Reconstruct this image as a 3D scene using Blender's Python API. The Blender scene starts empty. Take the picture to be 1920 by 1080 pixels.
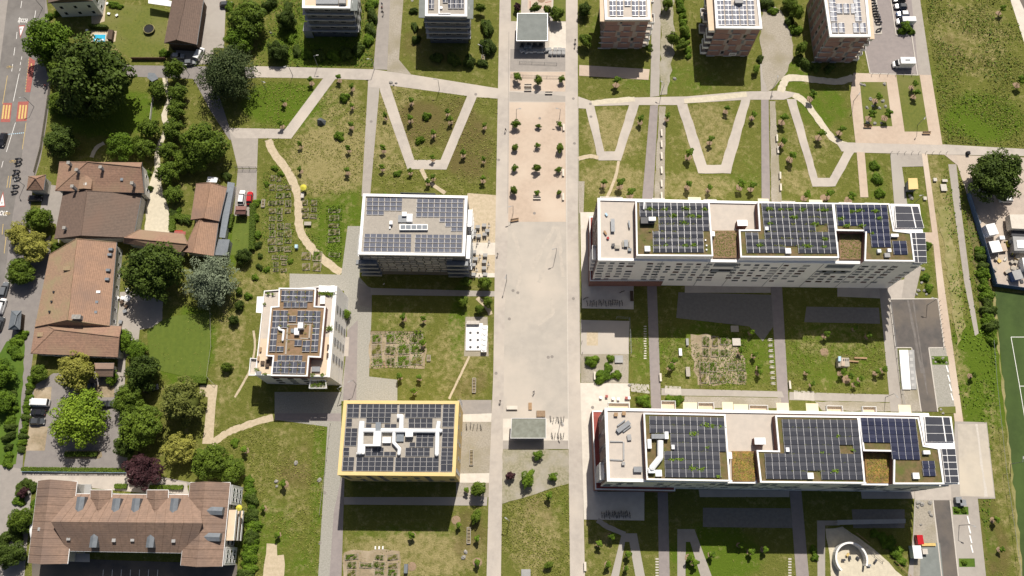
import bpy, bmesh, math, random
import numpy as np
from mathutils import Vector, Matrix
random.seed(7)
RNG = np.random.default_rng(11)
sc = bpy.context.scene
COL = sc.collection
# ---------------------------------------------------------------- camera, sky, sun, exposure
FPX = 1550.0; TILT = math.atan(497/FPX); HC = 220.0
cam = bpy.data.cameras.new('camera'); cam.sensor_width = 36; cam.lens = FPX*36/1920
cam.clip_end = 3000; cam.clip_start = 1
camo = bpy.data.objects.new('camera', cam); COL.objects.link(camo)
camo.location = (0, 0, HC); camo.rotation_euler = (TILT, 0, 0); sc.camera = camo
SUN_EL = math.radians(54.5); SH_AZ = math.radians(-12.5)   # shadows fall down the picture, a little to the left
sdir = Vector((math.sin(SH_AZ)*math.cos(SUN_EL), -math.cos(SH_AZ)*math.cos(SUN_EL), -math.sin(SUN_EL)))
w = bpy.data.worlds.new('World'); sc.world = w; w.use_nodes = True
nt = w.node_tree; bg = nt.nodes['Background']
sky = nt.nodes.new('ShaderNodeTexSky'); sky.sky_type = 'NISHITA'; sky.sun_disc = False
sky.sun_elevation = SUN_EL; sky.sun_rotation = math.atan2(-sdir.x, -sdir.y)
sky.dust_density = 3.0; sky.air_density = .75
nt.links.new(sky.outputs[0], bg.inputs[0]); bg.inputs[1].default_value = 0.06
sl = bpy.data.lights.new('sun', 'SUN'); sl.energy = 5.0; sl.angle = math.radians(0.5); sl.color = (1.0, 0.945, 0.865)
so = bpy.data.objects.new('sun', sl); COL.objects.link(so); so.rotation_euler = sdir.to_track_quat('-Z', 'Y').to_euler()
so.location = (0, 100, 150)
vs = sc.view_settings; vs.view_transform = 'Standard'; vs.look = 'None'; vs.gamma = 1; vs.use_curve_mapping = False
vs.exposure = 0.2
sc.render.engine = 'CYCLES'; sc.cycles.max_bounces = 4; sc.cycles.transparent_max_bounces = 4
# ---------------------------------------------------------------- photo pixel -> point on the plane z = h
CT, ST = math.cos(TILT), math.sin(TILT)
def G(px, py, h=0.0):
    u = px-960; v = py-540; k = (HC-h)/(FPX*CT+v*ST)
    return Vector((u*k, (FPX*ST-v*CT)*k, h))
def G2(p, h=0.0):
    q = G(p[0], p[1], h); return Vector((q.x, q.y))
# ---------------------------------------------------------------- materials
MATS = {}
def mat(name, c1, c2=None, scale=1.0, rough=0.85, bump=0.0, detail=4, metal=0.0, c3=None, s3=0.05, lines=None, spec=0.3, lo=.35, hi=.65):
    if name in MATS: return MATS[name]
    m = bpy.data.materials.new(name); m.use_nodes = True; t = m.node_tree; b = t.nodes['Principled BSDF']
    b.inputs['Roughness'].default_value = rough; b.inputs['Metallic'].default_value = metal
    b.inputs['Specular IOR Level'].default_value = spec
    c2 = c2 or tuple(x*0.82 for x in c1)
    geo = t.nodes.new('ShaderNodeNewGeometry')
    n = t.nodes.new('ShaderNodeTexNoise'); n.inputs['Scale'].default_value = scale; n.inputs['Detail'].default_value = detail
    n.inputs['Roughness'].default_value = .62
    t.links.new(geo.outputs['Position'], n.inputs['Vector'])
    r = t.nodes.new('ShaderNodeValToRGB'); r.color_ramp.elements[0].position = lo; r.color_ramp.elements[1].position = hi
    r.color_ramp.elements[0].color = (*c1, 1); r.color_ramp.elements[1].color = (*c2, 1)
    t.links.new(n.outputs['Fac'], r.inputs[0]); out = r.outputs[0]
    if c3:
        n3 = t.nodes.new('ShaderNodeTexNoise'); n3.inputs['Scale'].default_value = s3; n3.inputs['Detail'].default_value = 5
        t.links.new(geo.outputs['Position'], n3.inputs['Vector'])
        r3 = t.nodes.new('ShaderNodeValToRGB'); r3.color_ramp.elements[0].position = .45; r3.color_ramp.elements[1].position = .68
        mx = t.nodes.new('ShaderNodeMix'); mx.data_type = 'RGBA'; mx.inputs['B'].default_value = (*c3, 1)
        t.links.new(n3.outputs['Fac'], r3.inputs[0]); t.links.new(r3.outputs[0], mx.inputs['Factor']); t.links.new(out, mx.inputs['A'])
        out = mx.outputs['Result']
    hgt = n.outputs['Fac']
    if lines:      # fine raised courses or joints: (rotation, spacing in metres, strength)
        mp = t.nodes.new('ShaderNodeMapping'); mp.inputs['Rotation'].default_value = (0, 0, lines[0])
        wv = t.nodes.new('ShaderNodeTexWave'); wv.inputs['Scale'].default_value = 0.314/lines[1]; wv.inputs['Distortion'].default_value = .6
        wv.inputs['Detail'].default_value = 1; wv.inputs['Detail Scale'].default_value = .6
        t.links.new(geo.outputs['Position'], mp.inputs[0]); t.links.new(mp.outputs[0], wv.inputs[0])
        rr = t.nodes.new('ShaderNodeMapRange'); rr.inputs['To Min'].default_value = 1-lines[2]; rr.inputs['To Max'].default_value = 1.0
        t.links.new(wv.outputs['Fac'], rr.inputs[0])
        mm = t.nodes.new('ShaderNodeMix'); mm.data_type = 'RGBA'; mm.blend_type = 'MULTIPLY'; mm.inputs['Factor'].default_value = 1
        t.links.new(out, mm.inputs['A']); t.links.new(rr.outputs[0], mm.inputs['B']); out = mm.outputs['Result']
    t.links.new(out, b.inputs['Base Color'])
    if bump:
        bp = t.nodes.new('ShaderNodeBump'); bp.inputs['Strength'].default_value = bump; bp.inputs['Distance'].default_value = .15
        t.links.new(hgt, bp.inputs['Height']); t.links.new(bp.outputs[0], b.inputs['Normal'])
    MATS[name] = m; return m
def leafmat(name, dark, light, rough=.6):
    m = bpy.data.materials.new(name); m.use_nodes = True; t = m.node_tree; b = t.nodes['Principled BSDF']
    b.inputs['Roughness'].default_value = rough; b.inputs['Specular IOR Level'].default_value = .1
    a = t.nodes.new('ShaderNodeAttribute'); a.attribute_name = 'tint'
    oi = t.nodes.new('ShaderNodeObjectInfo')
    ad = t.nodes.new('ShaderNodeMath'); ad.operation = 'MULTIPLY_ADD'; ad.inputs[1].default_value = .3; ad.inputs[2].default_value = -.15
    t.links.new(oi.outputs['Random'], ad.inputs[0])
    a2 = t.nodes.new('ShaderNodeMath'); a2.operation = 'ADD'; t.links.new(a.outputs['Fac'], a2.inputs[0]); t.links.new(ad.outputs[0], a2.inputs[1])
    r = t.nodes.new('ShaderNodeValToRGB'); r.color_ramp.elements[0].color = (*dark, 1); r.color_ramp.elements[1].color = (*light, 1)
    t.links.new(a2.outputs[0], r.inputs[0]); t.links.new(r.outputs[0], b.inputs['Base Color'])
    MATS[name] = m; return m
M = lambda n: MATS[n]
CREAM = (.50, .455, .40)
mat('concrete_walk', (.43, .385, .335), (.365, .325, .285), .5, bump=.15, detail=8, c3=(.48, .425, .36), s3=.07)
mat('concrete_plaza', (.41, .37, .32), (.36, .33, .288), .35, bump=.1, detail=8, c3=(.50, .44, .37), s3=.04)
mat('concrete_pale', (.60, .55, .47), (.53, .48, .41), .6, bump=.1)
mat('sand_pink', (.47, .37, .285), (.42, .33, .255), .8, bump=.2, c3=(.52, .43, .34), s3=.06)
mat('path_tan', (.50, .41, .29), (.40, .33, .22), 1.2, bump=.3)
mat('asphalt_worn', (.17, .155, .14), (.13, .115, .105), .8, bump=.1)
mat('verge_brown', (.15, .12, .045), (.10, .085, .03), .9, bump=.6, c3=(.12, .13, .03), s3=.3)
mat('path_cream', (.56, .50, .38), (.47, .42, .32), 1.0, bump=.3)
mat('path_grey', (.34, .305, .265), (.30, .268, .235), .7, bump=.1, c3=(.36, .33, .29))
mat('asphalt_road', (.18, .165, .15), (.145, .133, .122), .5, bump=.1, c3=(.22, .205, .19), s3=.05)
mat('asphalt_lane', (.27, .235, .22), (.235, .205, .195), .7, bump=.1)
mat('asphalt_dark', (.115, .10, .09), (.085, .078, .072), .5, bump=.1, c3=(.15, .125, .10), s3=.1)
mat('asphalt_park', (.23, .208, .19), (.20, .18, .168), .6, bump=.1)
mat('pavement_grey', (.30, .27, .24), (.26, .235, .21), .6, bump=.1)
mat('gravel', (.36, .32, .26), (.27, .24, .19), 2.5, bump=.5, c3=(.25, .22, .15), s3=.15)
mat('gravel_green', (.32, .285, .21), (.20, .19, .11), 1.6, bump=.5, c3=(.33, .30, .25), s3=.2)
mat('grid_paver', (.34, .32, .28), (.26, .25, .21), 3., bump=.5)
mat('dirt', (.30, .23, .15), (.22, .18, .11), 1.5, bump=.5, c3=(.38, .31, .22), s3=.2)
mat('soil', (.26, .20, .13), (.16, .14, .08), 3., bump=.6)
mat('mulch', (.32, .22, .145), (.21, .15, .09), 6., bump=.6)
mat('yard_dust', (.44, .37, .31), (.37, .31, .26), .5, bump=.4, c3=(.48, .40, .31), s3=.08)
mat('white_paint', (.8, .78, .74), (.72, .70, .66), 3.)
mat('yellow_paint', (.62, .45, .16), (.5, .36, .14), 3.)
mat('red_paint', (.36, .11, .09), (.28, .09, .075), 1.5)
mat('blue_paint', (.42, .58, .68))
mat('path_worn', (.25, .225, .20), (.21, .19, .17), 2.)
mat('paver_dark', (.20, .188, .17), (.165, .155, .14), 1.2, bump=.3)
mat('lot_concrete', (.44, .395, .33), (.38, .34, .285), .5, bump=.2, c3=(.50, .44, .35), s3=.08)
mat('brick_panel', (.33, .20, .17), (.28, .17, .145), .8)
mat('dust', (.455, .405, .345), (.40, .36, .31), 1.)
mat('kerb_stone', (.52, .48, .42), (.46, .42, .37), 2.)
mat('white_wall', (.80, .78, .75), (.74, .72, .69), .4, rough=.7)
mat('white_parapet', (.80, .79, .77), (.76, .75, .73), .6, rough=.6)
mat('grey_wall', (.13, .13, .128), (.11, .11, .108), .5)
mat('light_grey_wall', (.34, .335, .325), (.29, .285, .275), .5)
mat('band_grey', (.45, .44, .42))
mat('red_brown', (.22, .115, .095), (.18, .095, .08), .6)
mat('red_roof_panel', (.30, .075, .06), (.23, .06, .05), .6)
mat('pilaster', (.42, .35, .31), (.37, .31, .27), .8)
mat('yellow_wall', (.68, .51, .23), (.63, .47, .21), .5)
mat('roof_gravel', (.36, .325, .275), (.31, .28, .24), 1.5, bump=.3)
mat('roof_beige', (.50, .44, .375), (.45, .40, .345), .7, bump=.1)
mat('roof_tan', (.62, .49, .35), (.56, .44, .32), .7)
mat('roof_slate', (.20, .215, .20), (.165, .178, .165), .5, bump=.1)
mat('roof_greygreen', (.23, .24, .20), (.17, .175, .14), .8, bump=.3)
mat('sedum', (.17, .115, .055), (.10, .085, .03), .9, bump=.6, c3=(.10, .11, .025), s3=.35)
mat('sedum_red', (.25, .155, .095), (.18, .125, .06), 1.2, bump=.5)
mat('sedum_bloom', (.34, .21, .05), (.22, .12, .045), 1.6, bump=.8, c3=(.15, .09, .04), s3=.5)
mat('panel_dark', (.056, .058, .068), (.046, .048, .058), .3, rough=.2, spec=.5)
mat('panel_mid', (.075, .080, .10), (.062, .066, .085), .3, rough=.2, spec=.5)
mat('panel_blue', (.034, .038, .070), (.027, .03, .055), .3, rough=.2, spec=.5)
mat('panel_sheen', (.17, .178, .215), (.14, .148, .18), .3, rough=.3, spec=.5)  # base colour made paler to stand in for sun and sky sheen on panels
mat('alu', (.66, .65, .64), (.6, .59, .58), 2., rough=.4, metal=.2)
mat('glass', (.035, .037, .042), (.025, .027, .03), 1., rough=.15, spec=.4)
mat('glass_grey', (.22, .24, .26), (.18, .20, .22), 1., rough=.15, spec=.6)
mat('blind', (.42, .41, .40)); mat('blind_red', (.20, .11, .10))
mat('white_metal', (.8, .8, .79), (.74, .74, .73), 2., rough=.4)
mat('dark_metal', (.05, .05, .055), rough=.5); mat('grey_metal', (.25, .26, .27), (.2, .21, .22), 2., rough=.45)
mat('rubber', (.02, .02, .022)); mat('chrome', (.5, .5, .52), rough=.25, metal=.8)
mat('wood', (.38, .25, .14), (.28, .18, .10), 4.); mat('wood_grey', (.40, .36, .30), (.31, .28, .23), 4.); mat('wood_dark', (.10, .065, .045), (.07, .05, .035), 3.)
mat('bark', (.14, .10, .07), (.09, .07, .05), 4.)
mat('skin', (.50, .33, .25)); mat('cloth_dark', (.03, .03, .04)); mat('cloth_white', (.7, .69, .66)); mat('cloth_red', (.4, .06, .06)); mat('cloth_blue', (.08, .13, .25))
mat('awning', (.70, .63, .45), (.66, .59, .42), 1.)
mat('pool_water', (.03, .36, .55), (.05, .42, .6), .8, rough=.08, spec=.6)
mat('stone', (.34, .32, .29), (.22, .21, .19), 2.5, bump=.8)
mat('rock_dark', (.12, .13, .14), (.06, .065, .07), 2.5, bump=.8)
T1 = (.33, .18, .125); T2 = (.245, .14, .10)
mat('tile_orange', (.34, .205, .14), (.25, .155, .11), 1.6, bump=.4, c3=(.29, .20, .13), s3=.16, lines=(math.radians(90), .45, .22))
mat('tile_orange_x', (.37, .225, .15), (.29, .18, .12), 1.6, bump=.4, c3=(.26, .17, .125), s3=.16, lines=(0, .45, .22))
mat('tile_yellowish', (.37, .24, .155), (.27, .18, .12), 2.4, bump=.4, c3=(.30, .235, .135), s3=.3, lines=(0, .45, .2))
mat('tile_brown', (.18, .13, .10), (.14, .102, .08), 1.5, bump=.4, c3=(.18, .12, .09), s3=.12, lines=(math.radians(90), .45, .25))
mat('tile_rosy', (.285, .19, .14), (.22, .15, .11), 1.2, bump=.4, c3=(.20, .14, .11), s3=.14, lines=(math.radians(90), .5, .16))
mat('tile_barn', (.175, .12, .092), (.135, .095, .075), 1.5, bump=.3, lines=(0, .5, .2))
mat('plaster', (.55, .53, .49), (.48, .46, .42), .8); mat('zinc', (.16, .175, .19), (.12, .135, .15), .8, rough=.5, spec=.4)
mat('turf_pitch', (.050, .082, .018), (.040, .068, .014), .5, c3=(.055, .092, .018), s3=.08, bump=.2, lines=(math.radians(14), 5.5, .12))
mat('lawn', (.10, .135, .015), (.08, .115, .012), .8, bump=.3, c3=(.11, .145, .022), s3=.06, lines=(math.radians(-2), 1.6, .05))
mat('verge', (.13, .14, .022), (.095, .115, .016), 1.2, bump=.4, c3=(.15, .145, .04), s3=.1)
mat('verge_lush', (.075, .13, .010), (.05, .10, .008), 1.4, bump=.4, c3=(.09, .145, .014), s3=.1)
mat('verge_dry', (.30, .255, .12), (.20, .185, .07), .7, bump=.5, c3=(.15, .16, .03), s3=.18)
for n, d, l in [('leaf_dark', (.018, .032, .006), (.085, .125, .020)), ('leaf_mid', (.032, .056, .007), (.125, .18, .020)),
                ('leaf_bright', (.035, .072, .007), (.15, .235, .02)), ('leaf_lime', (.08, .135, .012), (.24, .34, .03)),
                ('leaf_olive', (.06, .075, .015), (.20, .215, .05)), ('leaf_yellow', (.10, .105, .015), (.30, .29, .06)),
                ('leaf_silver', (.06, .08, .045), (.23, .27, .17)), ('leaf_purple', (.018, .008, .010), (.075, .032, .035)),
                ('leaf_needle', (.02, .036, .012), (.115, .145, .05)), ('leaf_weed', (.10, .115, .018), (.23, .23, .055))]:
    leafmat(n, d, l)
# ---------------------------------------------------------------- builders
ORG = {}
def put(o, parent=None, org=None):
    COL.objects.link(o)
    if parent is not None: o.parent = parent
    return o
def meta(o, label=None, cat=None, group=None, kind=None):
    if label: o['label'] = label
    if cat: o['category'] = cat
    if group: o['group'] = group
    if kind: o['kind'] = kind
    return o
def thing(name, label, cat, loc=(0, 0, 0), group=None, rz=0):
    o = bpy.data.objects.new(name, None); o.empty_display_size = .3; o.location = loc; o.rotation_euler = (0, 0, rz)
    COL.objects.link(o); meta(o, label, cat, group); ORG[o.name] = Vector(loc); return o
class MB:
    def __init__(s): s.v = []; s.f = []; s.m = []; s.mats = []
    def mi(s, m):
        if m is None: return 0
        m = M(m) if isinstance(m, str) else m
        if m not in s.mats: s.mats.append(m)
        return s.mats.index(m)
    def add(s, vs, fs, m=None):
        k = len(s.v); s.v += [tuple(x) for x in vs]; s.f += [tuple(i+k for i in f) for f in fs]; s.m += [s.mi(m)]*len(fs); return s
    def prism(s, pts, z0, z1, m=None, mt=None):      # pts anticlockwise or clockwise 2D outline
        pts = [(p[0], p[1]) for p in pts]
        a = sum(pts[i][0]*pts[(i+1) % len(pts)][1]-pts[(i+1) % len(pts)][0]*pts[i][1] for i in range(len(pts)))
        if a < 0: pts = pts[::-1]
        n = len(pts)
        s.add([(x, y, z0) for x, y in pts]+[(x, y, z1) for x, y in pts],
              [(i, (i+1) % n, n+(i+1) % n, n+i) for i in range(n)]+[tuple(reversed(range(n)))], m)
        s.add([(x, y, z1) for x, y in pts], [tuple(range(n))], mt or m); return s
    def box(s, cx, cy, z0, sx, sy, h, rz=0, m=None):
        c, q = math.cos(rz), math.sin(rz)
        p = [(cx+x*c-y*q, cy+x*q+y*c) for x, y in ((-sx/2, -sy/2), (sx/2, -sy/2), (sx/2, sy/2), (-sx/2, sy/2))]
        return s.prism(p, z0, z0+h, m)
    def fbox(s, F, u0, u1, z0, z1, d0, d1, m=None):   # box on a facade
        a, d, n = F
        P = [a+d*u0+n*d0, a+d*u1+n*d0, a+d*u1+n*d1, a+d*u0+n*d1]
        return s.prism([(p.x, p.y) for p in P], z0, z1, m)
    def ring(s, outer, inner, z0, z1, m=None):
        n = len(outer)
        s.add([(p[0], p[1], z) for z in (z0, z1) for q in (outer, inner) for p in q],
              [f for i in range(n) for j in [(i+1) % n] for f in
               ((i, j, 2*n+j, 2*n+i), (n+j, n+i, 3*n+i, 3*n+j), (2*n+i, 2*n+j, 3*n+j, 3*n+i), (j, i, n+i, n+j))], m); return s
    def tube(s, a, b, r0, r1=None, n=6, m=None):
        a = Vector(a); b = Vector(b); r1 = r0 if r1 is None else r1
        d = (b-a).normalized(); x = d.orthogonal().normalized(); y = d.cross(x)
        vs = [p+(x*math.cos(2*math.pi*i/n)+y*math.sin(2*math.pi*i/n))*r for p, r in ((a, r0), (b, r1)) for i in range(n)]
        s.add(vs, [(i, (i+1) % n, n+(i+1) % n, n+i) for i in range(n)]+[tuple(range(n-1, -1, -1)), tuple(range(n, 2*n))], m); return s
    def torus(s, c, R, r, axis='y', n=12, k=5, m=None):
        c = Vector(c); vs = []; fs = []
        for i in range(n):
            a = 2*math.pi*i/n
            for j in range(k):
                b = 2*math.pi*j/k; q = R+r*math.cos(b)
                l = (q*math.cos(a), r*math.sin(b), q*math.sin(a)) if axis == 'y' else (q*math.cos(a), q*math.sin(a), r*math.sin(b))
                vs.append(c+Vector(l)); fs.append((i*k+j, ((i+1) % n)*k+j, ((i+1) % n)*k+(j+1) % k, i*k+(j+1) % k))
        s.add(vs, fs, m); return s
    def dome(s, c, rx, ry, rz, n=10, k=4, m=None, jit=0, full=False):
        vs = []; fs = []; lo = -math.pi/2 if full else 0
        for j in range(k+1):
            t = lo+(math.pi/2-lo)*j/k
            for i in range(n):
                a = 2*math.pi*i/n; q = 1+random.uniform(-jit, jit)
                vs.append((c[0]+rx*math.cos(t)*math.cos(a)*q, c[1]+ry*math.cos(t)*math.sin(a)*q, c[2]+rz*math.sin(t)*q))
        for j in range(k):
            for i in range(n): fs.append((j*n+i, j*n+(i+1) % n, (j+1)*n+(i+1) % n, (j+1)*n+i))
        s.add(vs, fs, m); return s
    def loft(s, secs, m=None, caps=True):
        n = len(secs[0]); vs = [p for q in secs for p in q]; fs = []
        for j in range(len(secs)-1):
            for i in range(n): fs.append((j*n+i, j*n+(i+1) % n, (j+1)*n+(i+1) % n, (j+1)*n+i))
        if caps: fs += [tuple(range(n-1, -1, -1)), tuple(range((len(secs)-1)*n, len(secs)*n))]
        s.add(vs, fs, m); return s
    def mesh(s, name, m=None, off=None):
        me = bpy.data.meshes.new(name)
        vs = s.v if off is None else [(x-off[0], y-off[1], z-off[2]) for x, y, z in s.v]
        me.from_pydata(vs, [], s.f)
        if s.mats:
            for q in s.mats: me.materials.append(q)
            me.polygons.foreach_set('material_index', s.m)
        elif m: me.materials.append(M(m) if isinstance(m, str) else m)
        return me
    def build(s, name, m=None, parent=None, world=True):
        off = None
        if parent is not None and world: off = ORG[parent.name]
        o = bpy.data.objects.new(name, s.mesh(name, m, off)); put(o, parent)
        if parent is not None: ORG[o.name] = ORG.get(parent.name, Vector())
        else: ORG[o.name] = Vector()
        return o
def inst(name, me, parent, loc, rz=0, scale=None, rot=None):   # a part that shares its mesh; loc in world
    o = bpy.data.objects.new(name, me); COL.objects.link(o); o.parent = parent
    o.location = Vector(loc)-ORG[parent.name]; o.rotation_euler = rot or (0, 0, rz)
    if scale: o.scale = scale
    return o
def dup(root, loc, rz=0, label=None, group=None, scale=None):
    def cp(o, parent=None):
        c = o.copy(); COL.objects.link(c)
        if parent is not None: c.parent = parent
        for ch in o.children: cp(ch, c)
        return c
    kids = list(root.children)
    r = root.copy(); COL.objects.link(r)
    for ch in kids: cp(ch, r)
    r.location = loc; r.rotation_euler = (0, 0, rz)
    if scale: r.scale = scale if hasattr(scale, '__len__') else (scale,)*3
    if label: r['label'] = label
    if group: r['group'] = group
    return r
class Proto:      # first use moves the prototype itself, later uses copy it
    def __init__(s, root): s.r = root; s.used = False
    def __call__(s, loc, rz=0, label=None, group=None, scale=None):
        if s.used: return dup(s.r, loc, rz, label, group, scale)
        s.used = True; r = s.r; s.r0 = r; r.location = loc; r.rotation_euler = (0, 0, rz)
        if scale: r.scale = scale if hasattr(scale, '__len__') else (scale,)*3
        if label: r['label'] = label
        if group: r['group'] = group
        return r
ORD = 'first second third fourth fifth sixth seventh eighth ninth tenth eleventh twelfth thirteenth fourteenth fifteenth sixteenth seventeenth eighteenth nineteenth twentieth'.split()
ORD += ['twenty-'+x for x in ORD[:9]]+['thirtieth']+['thirty-'+x for x in ORD[:9]]
def ordl(base, i, where, key='from the left'): return '%s, %s %s %s' % (base, ORD[i] if i else 'first', key, where)

PAVED = []; GRASSY = []; ZL = []
def top_z(pts):      # lies a few millimetres above whatever sheet is already there
    x0 = min(p[0] for p in pts); x1 = max(p[0] for p in pts); y0 = min(p[1] for p in pts); y1 = max(p[1] for p in pts); z = .02
    for a, b, c, d, k in ZL:
        if a < x1 and b > x0 and c < y1 and d > y0: z = max(z, k+.006)
    ZL.append((x0, x1, y0, y1, z)); return z
def wobble(pts, amp, step=2.0):
    out = []; n = len(pts)
    for i in range(n):
        a = pts[i]; b = pts[(i+1) % n]; L = (b-a).length; k = max(1, int(L/step)); nn = Vector((-(b-a).y, (b-a).x)).normalized() if L > 0 else Vector((0, 0))
        for j in range(k):
            p = a+(b-a)*(j/k)
            out.append(p+nn*(random.uniform(-amp, amp)))
    return out
def sheet(name, px, m, wob=0.0, z=None, paved=True, h=None, world=None):
    pts = world or [G2(p) for p in px]
    if wob: pts = wobble(pts, wob)
    if z is None: z = top_z(pts)
    bm = bmesh.new(); vs = [bm.verts.new((p.x, p.y, z)) for p in pts]
    f = bm.faces.new(vs)
    if f.calc_area() and f.normal.z < 0: f.normal_flip()
    f.normal_update()
    if f.normal.z < 0: f.normal_flip()
    bmesh.ops.triangulate(bm, faces=bm.faces[:])
    for q in bm.faces:
        if q.normal.z < 0: q.normal_flip()
    me = bpy.data.meshes.new(name); bm.to_mesh(me); bm.free(); me.materials.append(M(m))
    o = bpy.data.objects.new(name, me); COL.objects.link(o); o['kind'] = 'structure'; ORG[o.name] = Vector()
    A = np.array([(p.x, p.y) for p in pts]); (PAVED if paved else GRASSY).append(A)
    return o
def ribbon(name, px, wd, m, wob=.25, paved=True):
    P = [G2(p) for p in px]
    # smooth the line
    Q = []
    for i in range(len(P)-1):
        p0 = P[max(0, i-1)]; p1 = P[i]; p2 = P[i+1]; p3 = P[min(len(P)-1, i+2)]
        for k in range(6):
            t = k/6; Q.append(.5*((2*p1)+(p2-p0)*t+(2*p0-5*p1+4*p2-p3)*t*t+(-p0+3*p1-3*p2+p3)*t**3))
    Q.append(P[-1]); L = []; R = []
    for i, q in enumerate(Q):
        d = (Q[min(i+1, len(Q)-1)]-Q[max(i-1, 0)]).normalized(); n = Vector((-d.y, d.x)); ww = wd/2
        L.append(q+n*(ww+random.uniform(-wob, wob)*wd*.3)); R.append(q-n*(ww+random.uniform(-wob, wob)*wd*.3))
    return sheet(name, None, m, world=L+R[::-1], paved=paved)
def inside(A, X, Y):
    r = np.zeros(X.shape, bool); n = len(A); j = n-1
    for i in range(n):
        xi, yi = A[i]; xj, yj = A[j]
        c = ((yi > Y) != (yj > Y)) & (X < (xj-xi)*(Y-yi)/((yj-yi) or 1e-9)+xi); r ^= c; j = i
    return r
def npmesh(name, V, F, m, tint=None, mi=None):
    me = bpy.data.meshes.new(name); nv = len(V); nf = len(F); k = F.shape[1]
    me.vertices.add(nv); me.vertices.foreach_set('co', V.astype(np.float32).ravel())
    me.loops.add(nf*k); me.loops.foreach_set('vertex_index', F.astype(np.int32).ravel())
    me.polygons.add(nf); me.polygons.foreach_set('loop_start', np.arange(0, nf*k, k, dtype=np.int32))
    me.update(calc_edges=True); me.materials.append(M(m))
    if tint is not None:
        a = me.attributes.new('tint', 'FLOAT', 'FACE'); a.data.foreach_set('value', tint.astype(np.float32))
    return me
def leaf_quads(C, N, size, tint):
    n = len(C); N = N+RNG.normal(0, .45, (n, 3)); N /= np.linalg.norm(N, axis=1)[:, None]
    R = RNG.normal(0, 1, (n, 3)); U = np.cross(N, R); U /= np.linalg.norm(U, axis=1)[:, None]; W = np.cross(N, U)
    s = size*RNG.uniform(.6, 1.3, n)[:, None]
    V = np.stack([C+U*s, C+W*s*.6, C-U*s, C-W*s*.6], 1).reshape(-1, 3)
    return V, np.arange(4*n).reshape(-1, 4), tint
def crown_mesh(name, m, R, H, lobes, per, size, lr=(.2, .34), flat=.75, elong=0, seed=1, core=True, low=-.25):
    rg = np.random.default_rng(seed); Cs = []; Ns = []; Ts = []
    ga = math.pi*(3-math.sqrt(5)); lob = []
    for i in range(lobes):
        z = 1-(1-low)*(i+.5)/lobes; q = math.sqrt(max(0, 1-z*z)); a = ga*i+rg.normal(0, .25)
        k = rg.uniform(.62, 1.0) if i % 4 else rg.uniform(.3, .6)
        r = R*rg.uniform(*lr); rad = (R-r*.6)*k
        lob.append((rad*q*math.cos(a)*rg.uniform(.8, 1.12), rad*q*math.sin(a)*rg.uniform(.8, 1.12), H*flat*z*k*rg.uniform(.85, 1.1), r, a, rg.uniform(.3, .75)))
    for x, y, z, r, a, t in lob:
        n = int(per*(r/(R*.27))**2); D = rg.normal(0, 1, (n, 3)); D[:, 2] = np.abs(D[:, 2])*1.0-.35
        D /= np.linalg.norm(D, axis=1)[:, None]
        rr = r*rg.uniform(.72, 1.12, n)[:, None]*(1+rg.uniform(0, .25)*np.sin(D[:, :1]*5+a))
        P = D*rr
        if elong:
            ax = np.array([math.cos(a), math.sin(a), -.1]); s = (P@ax)[:, None]; P = P+ax*s*elong*1.0-.0
        Cs.append(P+np.array([x, y, z])); Ns.append(D+np.array([0, 0, .5])); Ts.append(t+rg.normal(0, .13, n))
    C = np.concatenate(Cs); N = np.concatenate(Ns); T = np.clip(np.concatenate(Ts), 0, 1)
    V, F, T = leaf_quads(C, N, size, T)
    if core:
        vs = []; fs = []; n, k = 14, 6
        for j in range(k+1):
            t = -.5+(math.pi/2+.5)*j/k
            for i in range(n):
                a = 2*math.pi*i/n; q = rg.uniform(.52, .74)
                vs.append((R*q*math.cos(t)*math.cos(a), R*q*math.cos(t)*math.sin(a), H*flat*q*math.sin(t)))
        for j in range(k):
            for i in range(n): fs.append((j*n+i, j*n+(i+1) % n, (j+1)*n+(i+1) % n, (j+1)*n+i))
        F = np.concatenate([F, np.array(fs)+len(V)]); V = np.concatenate([V, np.array(vs)]); T = np.concatenate([T, np.full(len(fs), .25)])
    return npmesh(name, V, F, m, T)
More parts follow.
